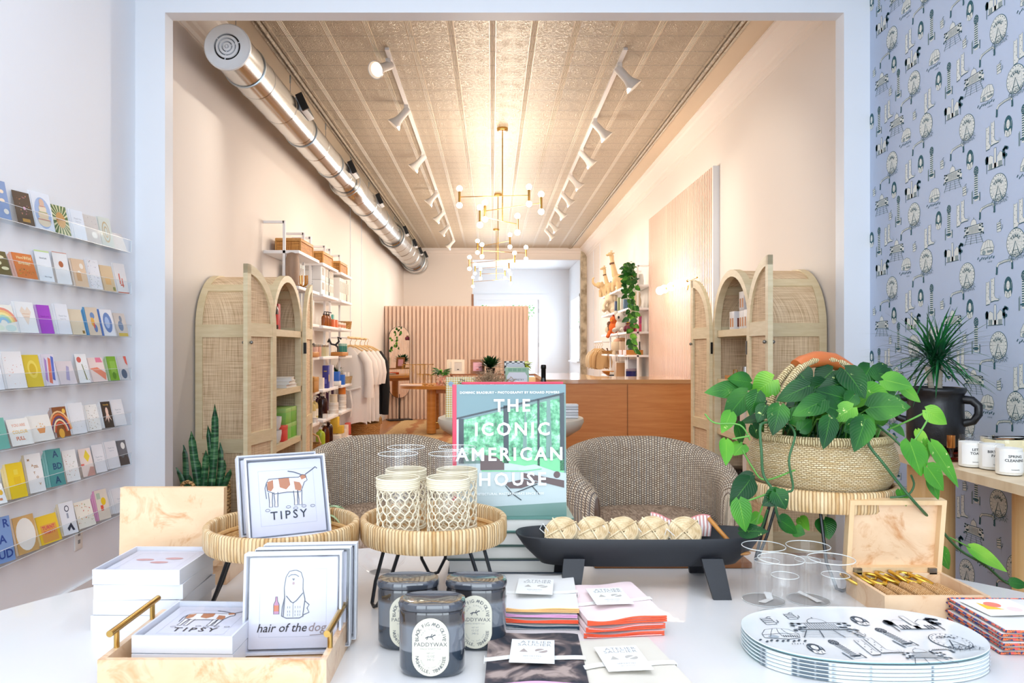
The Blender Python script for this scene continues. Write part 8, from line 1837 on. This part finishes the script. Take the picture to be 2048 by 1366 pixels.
for i in range(70): a = 2.4*i; el = cr.uniform(-.3, 1.2); leaf(m, Vector((.07*cos(a)*cr.random(), .05*sin(a), .10+cr.uniform(0, .06))), (cos(a), sin(a)*.6, sin(el)), (0, -.3, 1), cr.uniform(.11, .18), .06, M_fern, curl=.4, nseg=5)
m.build('leaves', None, T, 0)
for k, (px, z, w, h, c, lb) in enumerate(((930, RT, .30, .06, '#e2dcd0', 'white notecard box on the rear table'), (985, RT, .34, .05, '#d8582e', 'orange notebook under the riser'), (970, RT, .2, .03, '#dfe2ea', 'pale blue notebook pile on the rear table'), (1062, RT, .16, .12, '#e6d3a4', 'cream patterned box at the right end of the rear table'))): box_item('gift_box', lb, rear(px, 11.95+.12*k, z), w, .14, h, c)

# ------------------------------------------------------------------ on the pedestal table
PZ = .876
def ped(px, Y): q = P(px, 700, Y); q.z = PZ; return q
n = NT('gingham_cover'); s_ = n.n('ShaderNodeSeparateXYZ', i_0=n.coord()); gx = n.math('GREATER_THAN', n.math('FRACT', n.math('MULTIPLY', s_.outputs[0], 62.0)), .5); gz = n.math('GREATER_THAN', n.math('FRACT', n.math('MULTIPLY', s_.outputs[2], 62.0)), .5)
n.color(n.mix(n.math('MULTIPLY', n.math('ADD', gx, gz), .5), '#f2ecd4', '#d9b84a')); n.set(Roughness=.4); M_ging = n.m
T, c_ = book('cookbook with a yellow gingham cover standing on the pedestal table', ped(921, 5.25).x, 5.25, PZ, .205, .285, .03, M_ging, M_ging, lean=radians(3)); m = MB()
for q_, (tx, y) in enumerate((('The', .262), ('Family', .243), ('Meal', .223))): m.text(tx, .023, M_ink, Matrix.Translation((.012, -.0006, y)) @ FRONT, bold=.02)
m.poly([(p_[0], p_[1], 0) for p_ in circ(-.068, .236, .018, n=18)], plain('#a9c6e2', .5), Matrix.Translation((0, -.0005, 0)) @ FRONT); m.text('fresh & easy', .005, M_ink, Matrix.Translation((-.068, -.0008, .236)) @ FRONT)
m.poly([(p_[0], p_[1], 0) for p_ in circ(.012, .192, .008, .018, n=18)], plain('#3a4450', .5), Matrix.Translation((0, -.0005, 0)) @ FRONT)
for k in range(3): stroke(m, [(.06, .245-.008*k), (.09, .245-.008*k)], .002, M_inkgrey, Matrix.Translation((0, -.0005, 0)) @ FRONT)
m.build('cover_print', None, c_, 0)
n = NT('checker_cover'); ck = n.n('ShaderNodeTexChecker', i_Vector=n.coord(), i_Scale=50.0, i_Color1=(.02, .02, .025, 1), i_Color2=(.85, .85, .84, 1)); n.color(ck.outputs[0]); n.set(Roughness=.4); M_chk = n.m
T, c_ = book('tall book with a black and white checked edge behind the pale green boxed set', ped(1029, 5.52).x, 5.52, PZ, .150, .392, .04, M_chk, M_chk, lean=0)
m = MB(); m.bb((-.055, -.0016, .02), (.07, -.0004, .375), plain('#c9cdd6', .5)); m.build('cover_print', None, c_, 0)
T = box_item('gift_box', 'pale green boxed set with a white eight-sided label on the pedestal table', ped(1034, 5.36), .168, .05, .35, '#9fc0a6'); m = MB(); F2 = Matrix.Translation((0, -.0256, 0)) @ FRONT
m.poly([(x, y, 0) for x, y in ((-.072, .07), (-.056, .05), (.056, .05), (.072, .07), (.072, .29), (.056, .315), (-.056, .315), (-.072, .29))], plain('#dfe0e8', .5), F2)
for x in (-.05, -.017, .017, .05): m.poly([(x-.014, .322, .0002), (x+.014, .322, .0002), (x+.014, .343, .0002), (x-.014, .343, .0002)], plain('#7fae90', .5), F2)
m.text('GEOMETRY', .017, M_ink, F2 @ Matrix.Translation((0, .262, .0006)), space=1.15); m.text('a set of cards', .007, M_inkgrey, F2 @ Matrix.Translation((0, .20, .0006))); m.build('box_print', None, T, 0)
q = ped(1087, 5.30); T = thing('champagne_bottle', 'dark green champagne bottle standing behind the house book', 'bottle', q); n = NT('dark_green_glass'); n.color('#10180d'); n.set(Roughness=.08, Coat_Weight=.6)
MB().lathe([(0, 0), (.040, 0), (.043, .01), (.043, .17), (.036, .21), (.022, .25), (.016, .28)], 32, n.m).build('bottle_body', None, T); MB().lathe([(.0165, .262), (.0165, .34), (.019, .343), (.019, .362), (.015, .37), (0, .371)], 24, plain('#17181a', .35, .6, name='black_foil')).build('foil_neck', None, T)
MB().lathe([(.0435, .05), (.0435, .13)], 28, M_cream).build('label', None, T)
q = ped(980, 5.12); T = thing('dried_bouquet', 'bushy bunch of dried beige grasses in a clear vase', 'dried flowers', q); MB().lathe([(0, .0), (.022, 0), (.026, .02), (.018, .09), (.026, .16), (.024, .16), (.016, .09), (0, .01)], 24, M_glass).build('vase', None, T)
M_dry = plain('#927658', .95, name='dried_stem'); M_dry2 = plain('#b89c7c', .95, name='dried_tip'); m = MB(); m2 = MB()
for i in range(85):
    a = cr.uniform(0, 6.3); el = cr.uniform(.35, 1.5); L = cr.uniform(.12, .19); d = Vector((cos(a)*cos(el)*1.1, sin(a)*cos(el)*.7, sin(el)*.75)); b0 = Vector((0, 0, .02)); b1 = Vector((0, 0, .15))+d*L*.45; b2 = Vector((0, 0, .16))+d*L
    m.tube([b0, Vector((d.x*.02, d.y*.02, .13)), b1, b2], [.0012, .0012, .0013, .0012], 4, M_dry)
    for k in range(5):
        e = b1.lerp(b2, .2+k*.2); m2.tube([e, e+Vector((cr.uniform(-.022, .022), cr.uniform(-.02, .02), cr.uniform(-.004, .02))), e+Vector((cr.uniform(-.03, .03), cr.uniform(-.02, .02), cr.uniform(.0, .026)))], [.0016, .002, .0012], 4, M_dry2)
m.build('stems', None, T, 0); m2.build('seed_tips', None, T, 0); T.scale = (1.0, 1.0, 1.12)
for k in range(5):
    o = MB().box((0, 0, .0095), (.115, .09, .018), plain(('#dcdcde', '#c9cacc')[k % 2], .6), bev=.004).build('folded_towel'); o.location = ped(1139, 5.25)+Vector((0, 0, .0195*k)); tag(o, 'grey gingham folded cloth on the pedestal table, %s' % ['lowest of five', 'second from the bottom', 'middle one', 'second from the top', 'topmost'][k], 'cloth', 'folded gingham cloths')
